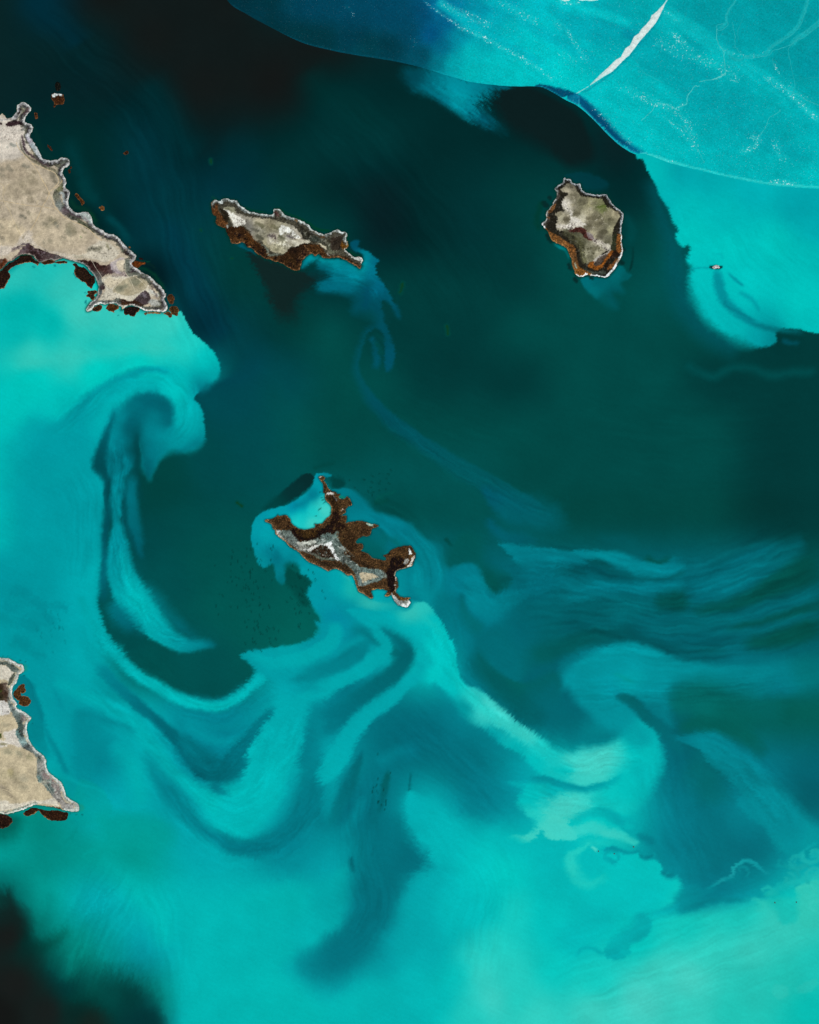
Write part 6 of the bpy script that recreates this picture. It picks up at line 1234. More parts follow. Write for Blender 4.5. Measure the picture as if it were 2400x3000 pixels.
for x, y, w_, h_, c in ((300, 480, 40, 16, '6a6650'), (700, 700, 60, 30, '625e48'), (880, 720, 46, 34, '6b664e'), (820, 830, 60, 16, '4a3f42'), (960, 850, 44, 26, '5f5d4a'), (640, 760, 60, 20, '57544a'), (700, 850, 40, 30, '4d4b3e'), (1080, 830, 70, 14, '4f4449'), (900, 1000, 50, 20, '8a8468')):
    B.st(None, 'B1 %d,%d,%d %d,%d,%d' % (x - w_ * .6, y - h_ * .5, h_ * .8, x + w_ * .6, y + h_ * .4, h_ * .7), c, h_ / 6, 4, .75, 3)
B.spots(None, 'B1 520,620 700,740 900,960 1100,940 1250,900 1150,860 900,900 760,800', 40, 1.3, 'cdc6b6', .6, 27, 3); B.spots('reed_bed', 'B1 330,740 520,780 700,960 950,1100 1150,1180 1200,1030 1350,960 1500,1040 1100,1220 700,1060 400,900', 60, 1.6, '1f1612', .8, 28, 3)
B.spots('reed_bed', 'B1 330,740 520,780 700,960 950,1100 1150,1180 1200,1030 1350,960 1500,1040 1100,1220 700,1060 400,900', 50, .7, '8b6244', .6, 29, 3); B.spots('mudflat', 'B1 1200,720 1400,850 1600,820 1600,960 1400,900 1250,800', 24, 1.2, '8a887c', .5, 30, 3)
rB = root('island', 845, 500 - 30, 'long narrow island with white crusts and rust brown reeds on its south shore', 'island')
B.build(rB, .15)

# ---- C: the round north-eastern island
Cc = Land('C', COAST['C'], 1.0, (2, '2f2c26'), 16)
Cc.z('plateau', """C 590,510 640,490 700,530 730,580 760,630 830,670 960,690 1050,710 1080,780 1140,830 1220,860 1290,900 1250,960 1230,1010 1190,1070 1180,1180 1160,1280 1100,1340 1030,1420 960,1470 840,1510 780,1400 760,1330 700,1200
 600,1120 500,1080 470,1020 480,940 450,900 500,870 560,860 540,790 545,730 600,680 620,640 540,600 560,570""", """C 640,540,6f6858 620,590,a59a83 700,670,7b735f 800,730,75705a 600,760,bab0a0 640,830,b4aa98 720,880,7e765f 820,760,767059 900,760,98906f 1000,800,7c7b58 1060,840,6f7448 900,860,a69c80 980,900,79725d 1100,900,8d846a 1200,900,958b70
 1240,870,9a9075 600,960,6e6653 540,950,aaa189 500,900,847b66 540,1040,b0a48e 700,970,c6bdae 800,960,bdb39c 880,1030,756d5a 1000,1000,877e67 1150,970,706b54 1080,1100,706a57 1150,1100,979072 1020,1170,6e6757 950,1150,a0967b 1120,1220,6d6856 600,1120,5a5746 750,1200,67654f
 1000,1260,b9ae9b 900,1320,8d8770 950,1340,7d7762 850,1400,948e76 880,1450,7b765f 1000,1380,a49b83 700,1130,565442 780,1280,55533f""", 1.4, 1, 2.5)
Cc.z('salt_flat', 'C 545,740 600,750 640,830 700,870 690,950 760,940 800,970 870,1040 760,1060 680,1090 600,1080 480,1050 490,1020 620,1030 650,960 660,880 590,850 560,800', 'd2c9be', 3, .85, 3)
Cc.spots('mudflat', 'C 540,790 640,820 700,940 640,940 560,880', 18, .7, '3c3832', .9, 21); Cc.spots('mudflat', 'C 540,1060 700,1010 800,1060 700,1100 560,1080', 26, .9, '3c302e', .9, 22)
Cc.z('mudflat', 'C 620,1110 700,1080 780,1060 850,1100 870,1150 930,1170 930,1230 870,1220 820,1200 780,1140 700,1130', '4a2c28', 1.5, .95, 2.5); Cc.z('salt_flat', 'C 860,1140 930,1140 940,1200 1000,1220 1100,1260 1150,1300 1100,1350 1000,1290 920,1230', 'C 900,1170,8b8082 1000,1240,c8bfb2 1100,1290,cfc6b8', 2, .8, 3)
Cc.spots('mudflat', 'C 880,1150 980,1200 1080,1260 1100,1340 940,1260', 26, .8, '45383a', .9, 23)
Cc.z('salt_flat', 'C 930,1490 1010,1430 1100,1390 1150,1320 1160,1350 1090,1420 980,1480 950,1540', 'b8b0a6', 1.5, .95, 2); Cc.z('mudflat', 'C 560,1110 700,1160 800,1280 820,1400 860,1490 800,1500 740,1350 640,1220', 'C 600,1120,4c4a3a 760,1300,54523f 820,1440,565541', 3, .7, 3)
Cc.z('reed_bed', 'C 880,1510 950,1490 960,1540 1050,1540 1090,1470 1140,1350 1190,1350 1180,1410 1110,1500 1060,1580 980,1590 890,1550', '8a4f26', 1.5, 1, 2.5); Cc.z('mudflat', 'C 960,1500 1040,1430 1120,1410 1080,1480 1020,1540 970,1540', '574c45', 2, .85, 2)
Cc.z('reed_bed', 'C 1130,1560 1180,1520 1240,1440 1270,1480 1200,1570 1130,1600', '74472a', 1.5, .9, 2); Cc.z('mudflat', 'C 1180,1340 1230,1320 1260,1390 1240,1430 1150,1480 1130,1570 1080,1600 1120,1510 1170,1420', '30241e', 2, .9, 2)
Cc.z('mudflat', 'C 1180,1170 1230,1160 1240,1300 1200,1340 1150,1330', '34372a', 2, .85, 3)
Cc.z('reed_bed', 'C 340,1060 400,1110 500,1160 600,1230 680,1290 720,1370 740,1460 770,1560 860,1600 930,1630 900,1680 740,1690 660,1560 620,1400 560,1310 400,1230 380,1130', 'C 450,1180,7a4f30 550,1240,7b5032 640,1340,744a2d 700,1470,6f4a30 760,1620,85532c 860,1630,80502c', 1.5, 1, 1.5)
Cc.band('reed_bed', -1.5, 1.4, 'a8734a', .9, 'C 400,1180 500,1270 590,1320 650,1430 690,1560 720,1640', .8, .5, 6); Cc.st('mudflat', 'C 560,1260,3 640,1310,4 700,1300', '2c211a', .7, 1, .8)  # paler reed rim paints in the sunlit wall of stalks
Cc.st('shore_ice', 'C 715,1520,8 735,1580,8', '8fa093', 1.2, 1.5, .8, 2)
Cc.z('reed_bed', 'C 1240,1180 1270,1120 1310,1130 1310,1300 1290,1370 1240,1370 1230,1280', '7a4b2b', 1.5, 1, 1.5)
NC = 'C 470,560 570,450 660,460 780,520 850,620 1000,650 1095,650 1180,760 1310,880 1310,1000 1295,1110'
Cc.band('mudflat', 3, 6.5, '262421', .8, NC, 1.5, 1, 12); Cc.band('shore_ice', -1.5, 3.4, '77797c', .95, NC, 1.6, 3, 12); Cc.band('shore_ice', -1.5, 1.7, 'bec1c3', .95, NC, 1, 2.4, 12)
WC = 'C 300,1040 300,990 370,930 400,860 470,720 490,620'
Cc.band('mudflat', 2, 5.5, '544b48', .8, WC, 1.5, 1.5, 10); Cc.band('shore_ice', -1.5, 2.2, 'b9bab6', .9, WC, 1, 1.6, 9); Cc.z('reed_bed', 'C 365,860 420,800 470,770 440,840 380,880', '7a4f33', 1.2, .9, 2); Cc.z('reed_bed', 'C 340,930 390,920 380,950', '6e4a36', 1.2, .9, 2)
Cc.band('shore_ice', -1.5, 2.6, 'e8e8e6', 1, 'C 295,1000 330,1060', 1, 1, 5); Cc.band('shore_ice', -1.8, 1.7, 'e6e6e4', 1, 'C 1300,1150 1300,1300 1300,1400 1270,1460', .8, 1.0, 5)
Cc.band('shore_ice', -2.2, 4.0, 'f6f6f4', 1, 'C 1290,1410 1230,1560 1150,1660 1110,1692', .8, 1.4, 6); Cc.band('shore_ice', -2, 2.2, 'f0f0ee', 1, 'C 1130,1690 1000,1680 920,1665', .8, .8, 5); Cc.band('shore_ice', -2, 2.6, 'f0f0ee', 1, 'C 850,1655 740,1672', .8, .8, 5)
Cc.z('mudflat', 'C 800,1560 900,1600 1000,1620 1080,1610 1120,1640 1080,1665 960,1650 880,1620', '434740', 1.5, .9, 2)
for x, y, w_, h_, c in ((650, 545, 34, 20, '6a6453'), (600, 530, 16, 12, '7a7462'), (700, 655, 50, 22, '6d6653'), (830, 740, 60, 46, '69634f'), (800, 800, 30, 26, '6e6854'), (740, 880, 56, 40, '6e6752'), (600, 965, 34, 36, '665e4c'), (505, 900, 28, 24, '7c745f'),
        (900, 940, 40, 30, '726a54'), (990, 930, 50, 40, '645e4b'), (880, 1035, 54, 34, '5f5946'), (1010, 1010, 44, 40, '6b6450'), (1150, 965, 26, 26, '5c5643'), (1070, 1110, 56, 40, '5d5745'), (1020, 1180, 50, 26, '625b4a'), (1115, 1235, 34, 26, '5f5a48'),
        (950, 1330, 48, 30, '6b6550'), (885, 1440, 46, 30, '6f6a55'), (1240, 880, 30, 20, '7a705a'), (700, 780, 26, 20, '8a8068'), (960, 760, 36, 24, '77715a')):
    Cc.st(None, 'C %d,%d,%d %d,%d,%d' % (x - w_ * .5, y + h_ * .2, h_ * .8, x + w_ * .5, y - h_ * .2, h_ * .7), c, h_ / 6, 5, .8, 2.6)
Cc.st(None, 'C 960,830,10 1060,800,20 1100,850,14', '56642c', 2, 4, .7, 3)
Cc.spots(None, 'C 560,560 760,620 1000,720 1250,900 1180,1080 900,1100 560,1040', 60, 1.0, 'b5ab96', .6, 24, 2); Cc.spots(None, 'C 560,1120 800,1200 1100,1300 950,1450 820,1500', 50, 1.0, '46432f', .6, 25, 2)
Cc.spots('salt_flat', 'C 660,860 760,960 860,1040 620,1060', 16, 1.6, 'e0d8cf', .6, 26, 2)
rC = root('island', 1092.5 + 800 / 6, 301.9 + 1060 / 6, 'round olive tan island ringed by white shore ice below the ice sheet', 'island')
Cc.build(rC, .14)

# ---- D: the branching reed island
D = Land('D', COAST['D'], .95, (3, '4c3626'), 10)
D.z('reed_bed', """D1 1100,700 1180,740 1200,830 1260,880 1200,940 1100,960 1000,1010 880,1060 700,1050 620,990 560,930 640,900 800,950 900,930 1040,860 1080,790""", '281c15', 5, .95, 3)
D.z('reed_bed', 'D1 1050,500 1120,500 1160,600 1180,700 1120,700 1080,600', '2f2219', 4, .8, 3)
D.z('reed_bed', 'D1 640,920 760,930 900,920 880,990 760,1020 660,980', '503a23', 4, .6, 3)
D.z('mudflat', """D1 375,910 420,905 560,930 640,1010 700,1060 860,1030 940,990 1050,950 1110,970 1170,945 1200,960 1180,1030 1240,1110 1300,1160 1250,1180 1300,1260 1380,1330 1440,1390 1600,1400 1725,1440 1725,1560 1560,1600 1440,1620 1400,1520
 1370,1440 1300,1370 1200,1310 1160,1290 1050,1290 900,1290 800,1220 700,1180 620,1130 500,1060 400,990""", """D1 400,940,9da3a0 480,950,5d6660 560,1000,67706c 650,1090,5f6562 800,1090,868d84 900,1050,6c7570 1050,990,5f6d69 1150,980,6f7f78 1200,1100,56615c 1280,1180,6b706b 1250,1250,515853 1350,1350,565f5a 1450,1420,5f6d69 1600,1430,60706c
 1700,1480,6c7a76 1480,1590,7a8581 1420,1560,66736f 850,1150,46403a 700,1140,8a8880 900,1270,5c5f55 1000,1280,545a50 1650,1560,66716c""", 2, 1, 3)
D.st('shore_ice', 'D1 380,920,14 410,970,14 460,1010,10', 'c4c8c5', 2, 2.5, .9, 2)
D.z('salt_flat', 'D1 655,1070 760,1065 870,1045 870,1090 740,1100 670,1100', 'c3c2b8', 2, .9, 3); D.z('salt_flat', 'D1 990,1100 1080,1070 1100,1120 1130,1200 1185,1280 1150,1295 1110,1230 1070,1170 1010,1130', 'eeece8', 1.2, 1, 1.5)
D.z('salt_flat', 'D1 740,1150 860,1120 980,1100 900,1150 840,1190 780,1180', 'd6d3cd', 2, .9, 3); D.z('reed_bed', 'D1 840,1180 900,1140 990,1120 1060,1160 1110,1230 1120,1270 1000,1260 900,1250 830,1210', '35271f', 2, 1, 3)
D.st('salt_flat', 'D1 1170,1130 1250,1150', 'b6b6ae', 2, 3, .6, 3); D.spots('reed_bed', 'D1 750,1100 880,1100 1000,1120 860,1190 760,1180', 26, .8, '3a3029', .9, 31); D.spots('salt_flat', 'D1 850,1180 1050,1180 1120,1270 950,1300', 20, .7, 'a39c94', .7, 32)
D.st('salt_flat', 'D1 1010,470,8 1060,450,16 1120,455,12', 'd9d4cd', 2, 1.5, .95, 2); D.st('mudflat', 'D1 1110,490,6 1150,540,8', '8b8888', 1.2, 2, .7); D.st('salt_flat', 'D1 1210,680,6 1230,660', 'b9a596', .8, 1.2, .8)
D.z('plateau', 'D1 1435,1465 1520,1455 1580,1465 1670,1505 1660,1520 1540,1550 1480,1575 1465,1550', 'b5a68a', 1.2, 1, 1)
D.spots(None, 'D1 1450,1470 1560,1470 1620,1510 1490,1560', 14, 1.2, '9c8e74', .6, 33, 2); D.st('mudflat', 'D2 1040,1440,14 1070,1500,14 1060,1540,10', '76837f', 2, 3, .8, 2)
D.z('reed_bed', 'D2 1090,1400 1130,1300 1180,1240 1290,1260 1340,1330 1280,1400 1200,1450 1185,1560 1180,1660 1140,1690 1090,1640 1080,1540 1070,1460', '231913', 2, 1, 3)
D.z('reed_bed', 'D2 500,930 580,960 700,1010 720,1120 680,1180 560,1110 520,1030', '3a2a1f', 4, .7, 3); D.z('reed_bed', 'D2 620,1200 740,1290 860,1350 1000,1390 880,1400 740,1360 620,1280', '35281f', 4, .7, 3)
D.z('reed_bed', 'D1 780,1230 900,1300 1060,1320 1220,1330 1310,1400 1380,1490 1300,1470 1200,1400 1060,1370 900,1340', '3a2c22', 3, .8, 3)
for a in ('D2 560,1120,4 600,1170,5 700,1270,4', 'D2 480,1180,3 520,1240,3 640,1340,3'): D.st('mudflat', a, '8a8a82', .7, 1.2, .6, 1.5)
FD = 'D1 250,790 340,860 370,960 500,1070 640,1180 760,1300 900,1380 1050,1430 1120,1410 1240,1470 1350,1500 1400,1600 1480,1720 1590,1780'
D.band('reed_bed', -1.5, 1.5, 'a07353', .9, FD, .8, .6, 8); D.band('reed_bed', 1.6, 4.5, '6a5140', .5, FD, 1, 1, 8)  # paler reed edges here and below: sunlight on the reed wall painted in
D.band('reed_bed', -1.5, 1.1, '94693f', .75, 'D1 940,260 1000,290 1050,400', .8, .5, 8); D.band('reed_bed', -1.5, 1.3, '9c7350', .8, 'D1 1000,480 1010,540 1075,630 1070,720 1000,790', .8, .5, 5)
D.band('reed_bed', -1.5, 1.0, '8a6440', .7, 'D1 420,740 560,790 650,890 760,915 880,880 D2 320,770 600,700 660,600 600,500', .8, .6, 8)
D.band('reed_bed', -1.5, 1.0, '7d5c40', .7, 'D2 580,840 740,805 980,850 850,990 720,1080 790,1150 940,1270 1060,1300', .8, .6, 8); D.band('reed_bed', -1.5, 1.1, 'ac7c4a', .85, 'D2 930,1670 1040,1680 1090,1740 1240,1780 1380,1780', .8, .6, 6)
D.band('reed_bed', -1.5, 1.2, 'c2a890', .85, 'D2 1410,1370 1300,1400 1200,1450 1190,1560 1190,1680', .8, .5, 5); D.spots('shore_ice', 'D2 1180,1480 1215,1500 1200,1700 1180,1690', 12, .8, 'e4ddd5', .9, 34)
D.z('shore_ice', 'D2 1370,1150 1400,1170 1410,1220 1385,1220', 'e8e9e6', 1.2, .95, 2); D.z('shore_ice', 'D2 1420,1250 1450,1240 1440,1290 1420,1350 1370,1390 1350,1380 1400,1330', 'dcd4ca', 1.2, .9, 2)
D.z('mudflat', 'D2 1330,1260 1390,1290 1370,1330 1320,1340', '9b9c98', 2, .8, 3); D.st('reed_bed', 'D2 1400,1240,8 1430,1260,6', '8a5c30', 1.2, 1.2, .8)
D.z('shore_ice', 'D2 1150,1705 1180,1740 1240,1800 1300,1810 1390,1810 1400,1830 1360,1900 1300,1890 1220,1860 1170,1790', 'D2 1180,1750,b9bab8 1250,1830,8c908e 1330,1830,84877f 1380,1850,e0e0de 1310,1880,d8d8d6', 1.2, 1, 1.5)
D.band('shore_ice', -1.5, 1.2, 'e2e2e0', .9, 'D2 1395,1835 1355,1890 1300,1885', .8, .4, 4); D.z('reed_bed', 'D2 1230,1760 1300,1765 1330,1800 1270,1805', '6e4c2c', 1, .9, 1.5)
D.z('shore_ice', 'D2 840,830 880,830 930,855 880,865', 'b7d2c2', 1.4, .9, 2); D.z('shore_ice', 'D2 500,500 550,500 560,525 510,525', '8cc8b4', 1.4, .9, 2); D.st('shore_ice', 'D1 940,245,5 965,240,5', 'd8dcd4', .8, 1, .9)
D.spots(None, 'D1 420,960 640,1090 900,1050 1180,980 1300,1160 1450,1400 1600,1420 1450,1560 1200,1300 800,1200 560,1100', 70, 1.0, 'a5aaa6', .55, 35, 3); D.spots(None, 'D1 420,960 640,1090 900,1050 1180,980 1300,1160 1450,1400 1600,1420 1450,1560 1200,1300 800,1200 560,1100', 60, 1.0, '3c403b', .6, 36, 3)
D.spots(None, 'D1 1010,500 1180,500 1320,560 1260,800 1600,860 1300,1000 1500,1300 1300,1200 1100,900 1060,700', 90, 1.0, '6c4f33', .6, 37, 2); D.spots(None, 'D1 300,800 520,760 640,900 900,930 1080,800 1100,900 900,1040 700,1050 560,900', 60, 1.3, '1d1510', .7, 38, 3)
D.spots(None, 'D2 700,1200 900,1300 1200,1180 1380,1150 1300,1350 1150,1450 900,1380', 60, 1.0, '6a4c30', .55, 39, 2); D.spots(None, 'D2 560,900 900,860 850,960 700,1100 750,1150 640,1200', 40, 1.0, '2a1d15', .7, 40, 3)
rD = root('island', 517.5 + 1100 / 6, 963 + 1100 / 6, 'dark brown branching reed island hugging a bright turquoise bay', 'island')
D.build(rD, .2)

# ---- E: the lower-left island
E = Land('E', COAST['E'], 1.1, (0, 'b9a88a'), 24, bound=(-175, 1290, 400, 1800))
E.z('salt_flat', 'E -900,100 0,210 100,240 160,280 170,330 110,430 90,470 0,400 -900,400', 'cdc3b4', 2, 1, 2.5)
E.z('salt_flat', 'E -900,660 0,660 90,670 130,740 120,830 0,830 -900,840', 'cfc8c2', 2, 1, 3); E.spots('mudflat', 'E -100,660 100,670 130,800 -100,830', 60, .7, '7c756f', .7, 41)
E.z('mudflat', 'E -900,420 0,440 80,480 110,560 110,660 0,660 -900,660', 'E 0,520,3c3026 60,560,4a3a30 0,620,40392a 90,640,57493f 100,500,6f6158', 2, 1, 3); E.st(None, 'E -30,530 15,540', '46502b', 2.5, 3, .8)
E.z('salt_flat', 'E 40,1050 130,1030 190,1010 200,1070 240,1150 270,1250 180,1220 100,1200 0,1240 -900,1260 -900,1150 0,1150 50,1100', 'd0c6bb', 3, 1, 3)
E.z('salt_flat', 'E -900,1930 0,1910 120,1950 300,1950 450,1920 600,1900 700,1880 760,1980 600,1960 430,1960 300,2000 150,2030 0,2050 -900,2060', 'cec4b4', 4, 1, 3)
for x, y, r, c in ((60, 950, 30, 'a79b81'), (90, 1300, 44, '979077'), (230, 1330, 40, '989179'), (380, 1370, 36, 'a19878'), (60, 1590, 60, 'a29578'), (180, 1600, 50, '9a8f74'), (300, 1640, 40, '99907a'), (140, 1560, 36, 'aa9c74'), (30, 1750, 44, '8f8271'), (100, 1800, 40, '988a74'), (300, 1760, 40, 'a0957c'), (250, 1680, 34, 'a89a7e'),
                  (140, 1860, 16, '8a7c68'), (50, 1700, 40, 'a39478'), (400, 1560, 30, 'ae9f84'), (190, 900, 20, 'b3a488')):
    E.st(None, 'E %d,%d %d,%d' % (x - 14, y - 6, x + 18, y + 8), c, r / 6 * .8, r / 6 * 1.4, .8, 4)
E.z('mudflat', """E -900,60 0,160 120,190 200,230 250,270 240,300 190,310 150,290 90,230 0,205 -900,120""", '59605a', 1.5, 1, 1.5); E.z('mudflat', 'E 170,320 190,330 150,430 110,470 95,500 105,430 130,360', '55594f', 1.2, .95, 1.5)
E.z('mudflat', """E 100,480 125,560 130,640 190,730 260,790 330,860 320,920 280,930 300,1000 290,1080 330,1150 400,1240 500,1330 550,1400 560,1480 590,1560 640,1640 740,1740 780,1850 840,1930 940,1980 900,2030 800,2020 770,1960 690,1880 600,1790 550,1720 490,1670
 460,1580 470,1480 460,1370 400,1310 320,1270 270,1230 230,1140 190,1060 220,970 190,900 150,800 110,700 100,600""", """E 120,600,6c645c 150,720,7b8480 200,800,6f7a76 250,880,5f6a66 300,880,8b7e7a 240,960,4c5853 270,1060,3f423f 230,1070,6d8a87 310,1180,8ba19f 340,1240,474b4b 400,1300,6c7370 500,1380,6a726c
 520,1480,8d8b85 480,1560,7a7d76 500,1640,5f7370 560,1600,8c827f 600,1720,5c6b66 560,1700,a6a293 650,1780,66736f 700,1740,948a85 720,1850,7f7a76 800,1960,8f8882 880,2000,9b9793""", 1.6, 1, 2.5)
E.spots('mudflat', 'E 230,1000 310,1000 320,1120 240,1080', 16, .9, '352f30', .9, 42); E.spots('mudflat', 'E 500,1480 640,1620 760,1800 700,1820 560,1660', 34, .9, '8f6f6e', .6, 43, 2); E.spots('mudflat', 'E 600,1640 800,1900 900,1990 820,2000 620,1720', 34, .9, 'b3aea6', .6, 44, 2)
NEE = 'E -600,-60 0,120 180,170 275,205 300,260 230,330 160,480 165,620 210,720 330,815 395,880 335,1000 350,1080 420,1230 560,1370 585,1490 700,1640 790,1730 830,1850 980,1980 985,2050 860,2045'
E.band('shore_ice', -1.5, 6.0, '9fa49f', .9, NEE, 2, 5, 12); E.band('shore_ice', -1.5, 3.2, 'd2d1cb', .92, NEE, 1.4, 4, 12)
SE_ = 'E 440,1975 320,2020 200,2060 0,2085 -300,2080'
E.band('mudflat', 1, 6, '7c857d', .9, SE_, 1.5, 2, 10); E.band('shore_ice', -1.5, 2.4, 'd2d2cc', .95, SE_, 1, 1, 8)
E.z('reed_bed', 'E 430,1985 520,1990 640,1990 760,2010 800,2040 760,2070 600,2050 480,2030 400,2020', 'E 450,2000,5b4438 600,2010,4a2c1e 750,2030,4d2e20', 1.4, 1, 2)
E.st('mudflat', 'E 10,1080,12 20,1110,14', '3e4a22', 2.2, 1.5, .95, 3); E.st(None, 'E 0,1200,10 50,1190,16 90,1200,10', '857e62', 2, 2.5, .8, 3)
rE = root('island', 60, 1560, 'pale sandy island with a grey tidal belt at the lower left edge', 'island')
E.build(rE, .08)
for q, (p, w, c) in enumerate((('E -60,960 60,900 130,860', .5, 'd1bf9b'), ('E 90,850 120,900 170,930', .4, 'd0be9b'), ('E 100,1350 180,1300 260,1240', .45, 'd2c1a0'), ('E 110,1355 300,1355', .35, 'ccbc9a'), ('E 290,1280 340,1340 400,1420', .35, 'cdbc98'),
    ('E 0,1330 60,1390 130,1450 250,1475 400,1470', .5, 'cfbe9c'), ('E 470,1370 460,1480 440,1590 480,1710 530,1880', .5, 'd2c1a2'), ('E -100,1760 60,1780 200,1850 300,1920', .4, 'cbb998'), ('E 540,1610 570,1680 620,1760 680,1850', .35, 'aaa99c'), ('E 230,1250 170,1320', .3, 'cdbd9c'))):
    tr(E, rE, p, w, c, 60 + q)

# ------------------------------------------------------------------ reed islets and beds standing free in the water
def islet(name, path, label, cat, group=None, cols=('4a3021', '8a5a38'), fringe='', extra=None, step=.8, base=3, kind=None):
    P, _, _ = pts(path); c = P.mean(0)
    L = Land(name, path, step, (base, cols[0]), 1.0, warp=.9, bound=(-150, -99, 1999, 2999))
    L.F.C *= (1 + .25 * fbm(L.F.X / 3, L.F.Y / 3, 99, 3))[..., None]
    if cols[1]:  # second colour paints the sunlit reed edge paler
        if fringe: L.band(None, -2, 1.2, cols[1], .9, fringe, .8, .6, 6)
        else:      # sunlit reed edge painted in all round the coast
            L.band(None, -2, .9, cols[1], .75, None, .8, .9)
    if extra: extra(L)
    rt = root(name, c[0], c[1], label, cat, group)
    L.build(rt, .16)
    return rt
RG = 'brown reed beds off the large western island'
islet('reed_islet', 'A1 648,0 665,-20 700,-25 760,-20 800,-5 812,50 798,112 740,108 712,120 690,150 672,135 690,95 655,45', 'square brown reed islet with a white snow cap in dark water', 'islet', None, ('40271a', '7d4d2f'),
      extra=lambda L: (L.z('shore_ice', 'W00 326,604 340,590 352,578 380,574 388,596 384,606 360,604 345,614 330,612', 'cfd2d0', 1, 1, 2)))
islet('reed_islet', 'W00 350,560 345,535 362,520 380,530 382,560 370,574 355,574', 'faint dark submerged reed patch above the square brown islet', 'islet', None, ('141c19', None))
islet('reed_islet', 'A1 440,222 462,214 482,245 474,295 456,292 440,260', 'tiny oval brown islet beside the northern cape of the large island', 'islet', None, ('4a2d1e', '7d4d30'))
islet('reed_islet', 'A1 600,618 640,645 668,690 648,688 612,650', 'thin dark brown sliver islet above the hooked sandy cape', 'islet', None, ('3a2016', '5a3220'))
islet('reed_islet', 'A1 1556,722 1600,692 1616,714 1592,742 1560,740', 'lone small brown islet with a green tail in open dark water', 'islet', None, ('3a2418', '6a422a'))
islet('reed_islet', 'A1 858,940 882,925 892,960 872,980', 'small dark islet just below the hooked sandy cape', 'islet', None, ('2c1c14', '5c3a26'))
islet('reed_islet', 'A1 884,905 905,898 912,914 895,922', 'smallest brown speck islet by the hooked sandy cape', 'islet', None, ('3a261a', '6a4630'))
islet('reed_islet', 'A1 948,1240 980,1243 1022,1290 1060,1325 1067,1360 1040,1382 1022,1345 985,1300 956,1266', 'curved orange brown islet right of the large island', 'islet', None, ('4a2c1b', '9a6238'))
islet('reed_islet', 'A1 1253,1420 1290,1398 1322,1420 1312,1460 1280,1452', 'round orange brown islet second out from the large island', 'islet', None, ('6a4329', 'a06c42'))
islet('reed_islet', 'A1 1628,1904 1650,1908 1648,1926 1632,1924', 'tiny orange speck islet close to the east shore', 'islet', None, ('7a5030', '8a5e3a'))
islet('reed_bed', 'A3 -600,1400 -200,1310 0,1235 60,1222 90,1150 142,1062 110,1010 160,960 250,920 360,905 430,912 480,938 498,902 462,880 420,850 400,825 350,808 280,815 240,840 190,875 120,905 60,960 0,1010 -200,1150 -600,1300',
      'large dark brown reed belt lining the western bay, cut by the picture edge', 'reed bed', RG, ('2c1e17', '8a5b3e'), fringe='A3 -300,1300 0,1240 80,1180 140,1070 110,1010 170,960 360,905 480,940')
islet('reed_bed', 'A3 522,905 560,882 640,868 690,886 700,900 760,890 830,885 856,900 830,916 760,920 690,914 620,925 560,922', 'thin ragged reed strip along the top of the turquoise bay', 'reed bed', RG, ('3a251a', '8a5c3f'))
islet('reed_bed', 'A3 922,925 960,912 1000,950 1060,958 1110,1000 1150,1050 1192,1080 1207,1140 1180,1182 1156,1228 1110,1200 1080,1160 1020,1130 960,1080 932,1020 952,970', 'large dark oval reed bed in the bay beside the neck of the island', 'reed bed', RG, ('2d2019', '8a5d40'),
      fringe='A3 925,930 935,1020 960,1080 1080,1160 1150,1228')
islet('reed_bed', 'A3 1108,1270 1160,1252 1217,1258 1216,1290 1190,1312 1196,1350 1166,1382 1130,1342 1078,1326 1118,1300', 'small ragged reed bed below the large oval one in the bay', 'reed bed', RG, ('3a281e', '8a5e40'))
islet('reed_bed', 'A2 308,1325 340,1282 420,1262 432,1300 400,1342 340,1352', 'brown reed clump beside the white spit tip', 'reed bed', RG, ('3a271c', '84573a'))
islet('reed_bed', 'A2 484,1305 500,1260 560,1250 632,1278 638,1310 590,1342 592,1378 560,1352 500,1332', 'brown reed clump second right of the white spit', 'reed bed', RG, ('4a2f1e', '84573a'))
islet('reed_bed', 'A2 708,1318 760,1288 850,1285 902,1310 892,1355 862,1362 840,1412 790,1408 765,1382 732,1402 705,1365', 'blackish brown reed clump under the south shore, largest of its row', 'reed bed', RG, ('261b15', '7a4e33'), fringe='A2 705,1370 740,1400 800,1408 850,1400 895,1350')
islet('reed_bed', 'A2 1008,1362 1080,1358 1160,1366 1158,1382 1080,1380 1010,1378', 'thin straight reed strip under the white south shore', 'reed bed', RG, ('7a5a3c', None), step=.6)
islet('reed_bed', 'A2 958,1372 985,1358 988,1386 965,1390', 'tiny reed tuft left of the thin straight strip', 'reed bed', RG, ('6a4c33', None), step=.6)
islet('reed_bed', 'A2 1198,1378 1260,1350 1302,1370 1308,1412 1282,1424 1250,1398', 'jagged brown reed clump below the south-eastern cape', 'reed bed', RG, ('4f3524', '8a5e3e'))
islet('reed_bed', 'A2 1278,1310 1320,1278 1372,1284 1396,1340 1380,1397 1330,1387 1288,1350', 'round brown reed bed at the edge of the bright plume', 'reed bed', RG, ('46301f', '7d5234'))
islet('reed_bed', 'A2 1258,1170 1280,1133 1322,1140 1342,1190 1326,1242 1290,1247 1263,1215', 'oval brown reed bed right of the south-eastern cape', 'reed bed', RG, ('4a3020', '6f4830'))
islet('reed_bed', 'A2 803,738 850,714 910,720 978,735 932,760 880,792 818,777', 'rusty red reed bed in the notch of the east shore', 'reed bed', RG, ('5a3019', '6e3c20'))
islet('reed_bed', 'A2 895,668 935,668 940,690 905,695', 'tiny dark red weed patch above the rusty notch reeds', 'reed bed', RG, ('2e1c18', None), step=.7)
GE = 'brown reed beds off the lower left island'
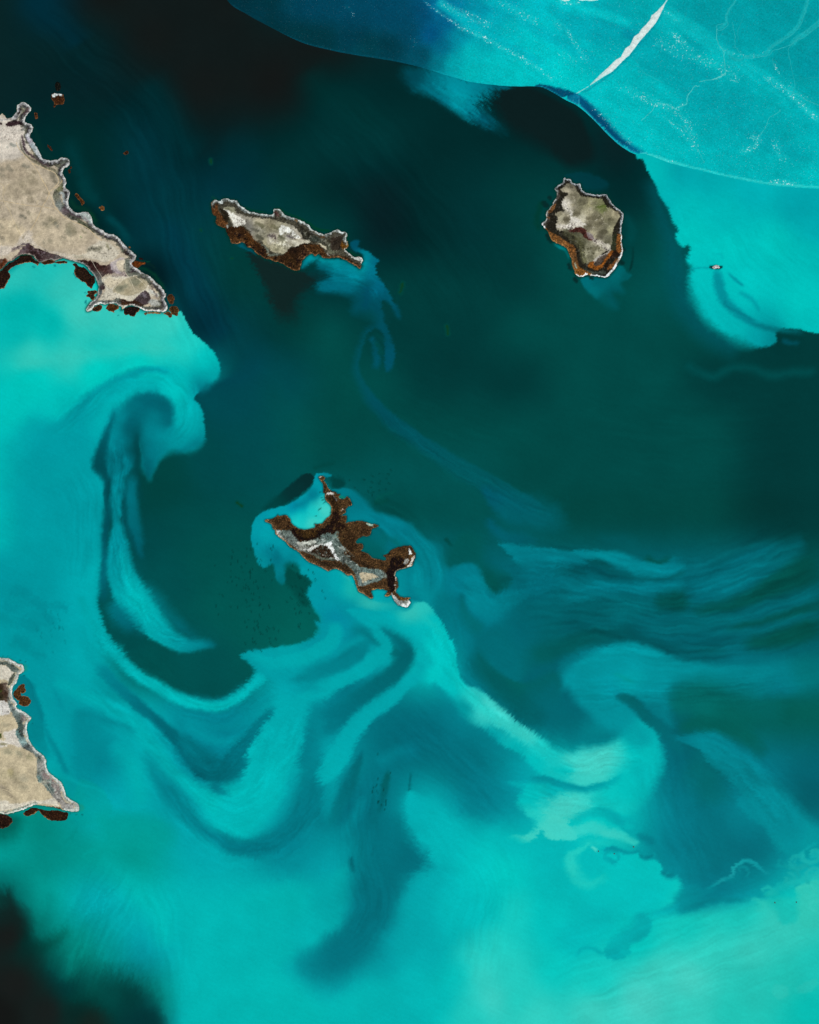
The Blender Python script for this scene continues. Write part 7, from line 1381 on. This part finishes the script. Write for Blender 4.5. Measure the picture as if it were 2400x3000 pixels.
islet('reed_bed', 'E 172,540 200,525 240,480 270,450 312,455 312,490 326,530 320,555 280,562 262,545 268,590 300,598 350,605 382,640 392,685 350,722 290,725 240,690 245,655 210,635 172,590', 'lobed orange brown reed bed off the east shore of the pale island', 'reed bed', GE, ('4f3321', '8a5a34'))
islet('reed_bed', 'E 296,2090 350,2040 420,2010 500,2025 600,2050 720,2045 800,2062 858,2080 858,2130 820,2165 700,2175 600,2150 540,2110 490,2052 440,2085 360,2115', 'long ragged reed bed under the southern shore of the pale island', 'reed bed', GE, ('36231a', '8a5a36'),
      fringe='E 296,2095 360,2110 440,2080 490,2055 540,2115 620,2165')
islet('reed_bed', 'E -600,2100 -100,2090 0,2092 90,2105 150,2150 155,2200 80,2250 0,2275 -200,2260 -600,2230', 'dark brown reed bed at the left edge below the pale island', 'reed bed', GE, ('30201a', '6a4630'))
rr = islet('rocky_islet', 'W20 1054,1692 1058,1682 1075,1677 1092,1682 1098,1693 1080,1694 1066,1698', 'tiny pale grey rock islet alone in the bright north-eastern plume', 'islet', None, ('b9b2b0', None), base=4, step=.5)
# ------------------------------------------------------------------ lone rocks near the southern plumes, real boulders breaking the surface
def rock(x, y, r, label, seed):
    import bmesh
    bm = bmesh.new(); bmesh.ops.create_icosphere(bm, subdivisions=2, radius=r)
    rg = random.Random(seed)
    for v in bm.verts:
        k = rg.uniform(.75, 1.2); v.co.x *= k * 1.3; v.co.y *= k; v.co.z *= k * .45
    me = bpy.data.meshes.new('rock'); bm.to_mesh(me); bm.free()
    a = me.color_attributes.new('tone', 'FLOAT_COLOR', 'POINT'); c = albedo(hexc('3c3a36'))
    a.data.foreach_set('color', np.tile(np.append(c, 1), len(me.vertices)).astype(np.float32))
    me.materials.append(MAT['rock'])
    o = bpy.data.objects.new('rock', me); COL.objects.link(o); o.location = (wx_(x), wy_(y), 2); o.rotation_euler.z = rg.uniform(0, 3)
    o['label'] = label; o['category'] = 'rock'; o['group'] = 'dark rocks in the southern plumes'
for q, (x, y, lb) in enumerate(((553, 1037, 'dark rock at the tip of the pale foam streak, highest of three'), (431, 1081, 'dark rock in the blue-green pocket below the pale foam streak'), (331, 1065, 'dark rock left of the blue-green pocket, most western of the southern ones'),
    (1446, 1389, 'dark rock in the lower right plume, left of its pair'), (1581, 1387, 'dark rock in the lower right plume, nearest the picture edge'))):
    fx, fy, fs = FR['W22']; rock(fx + x / fs, fy + y / fs, 18, lb, q)
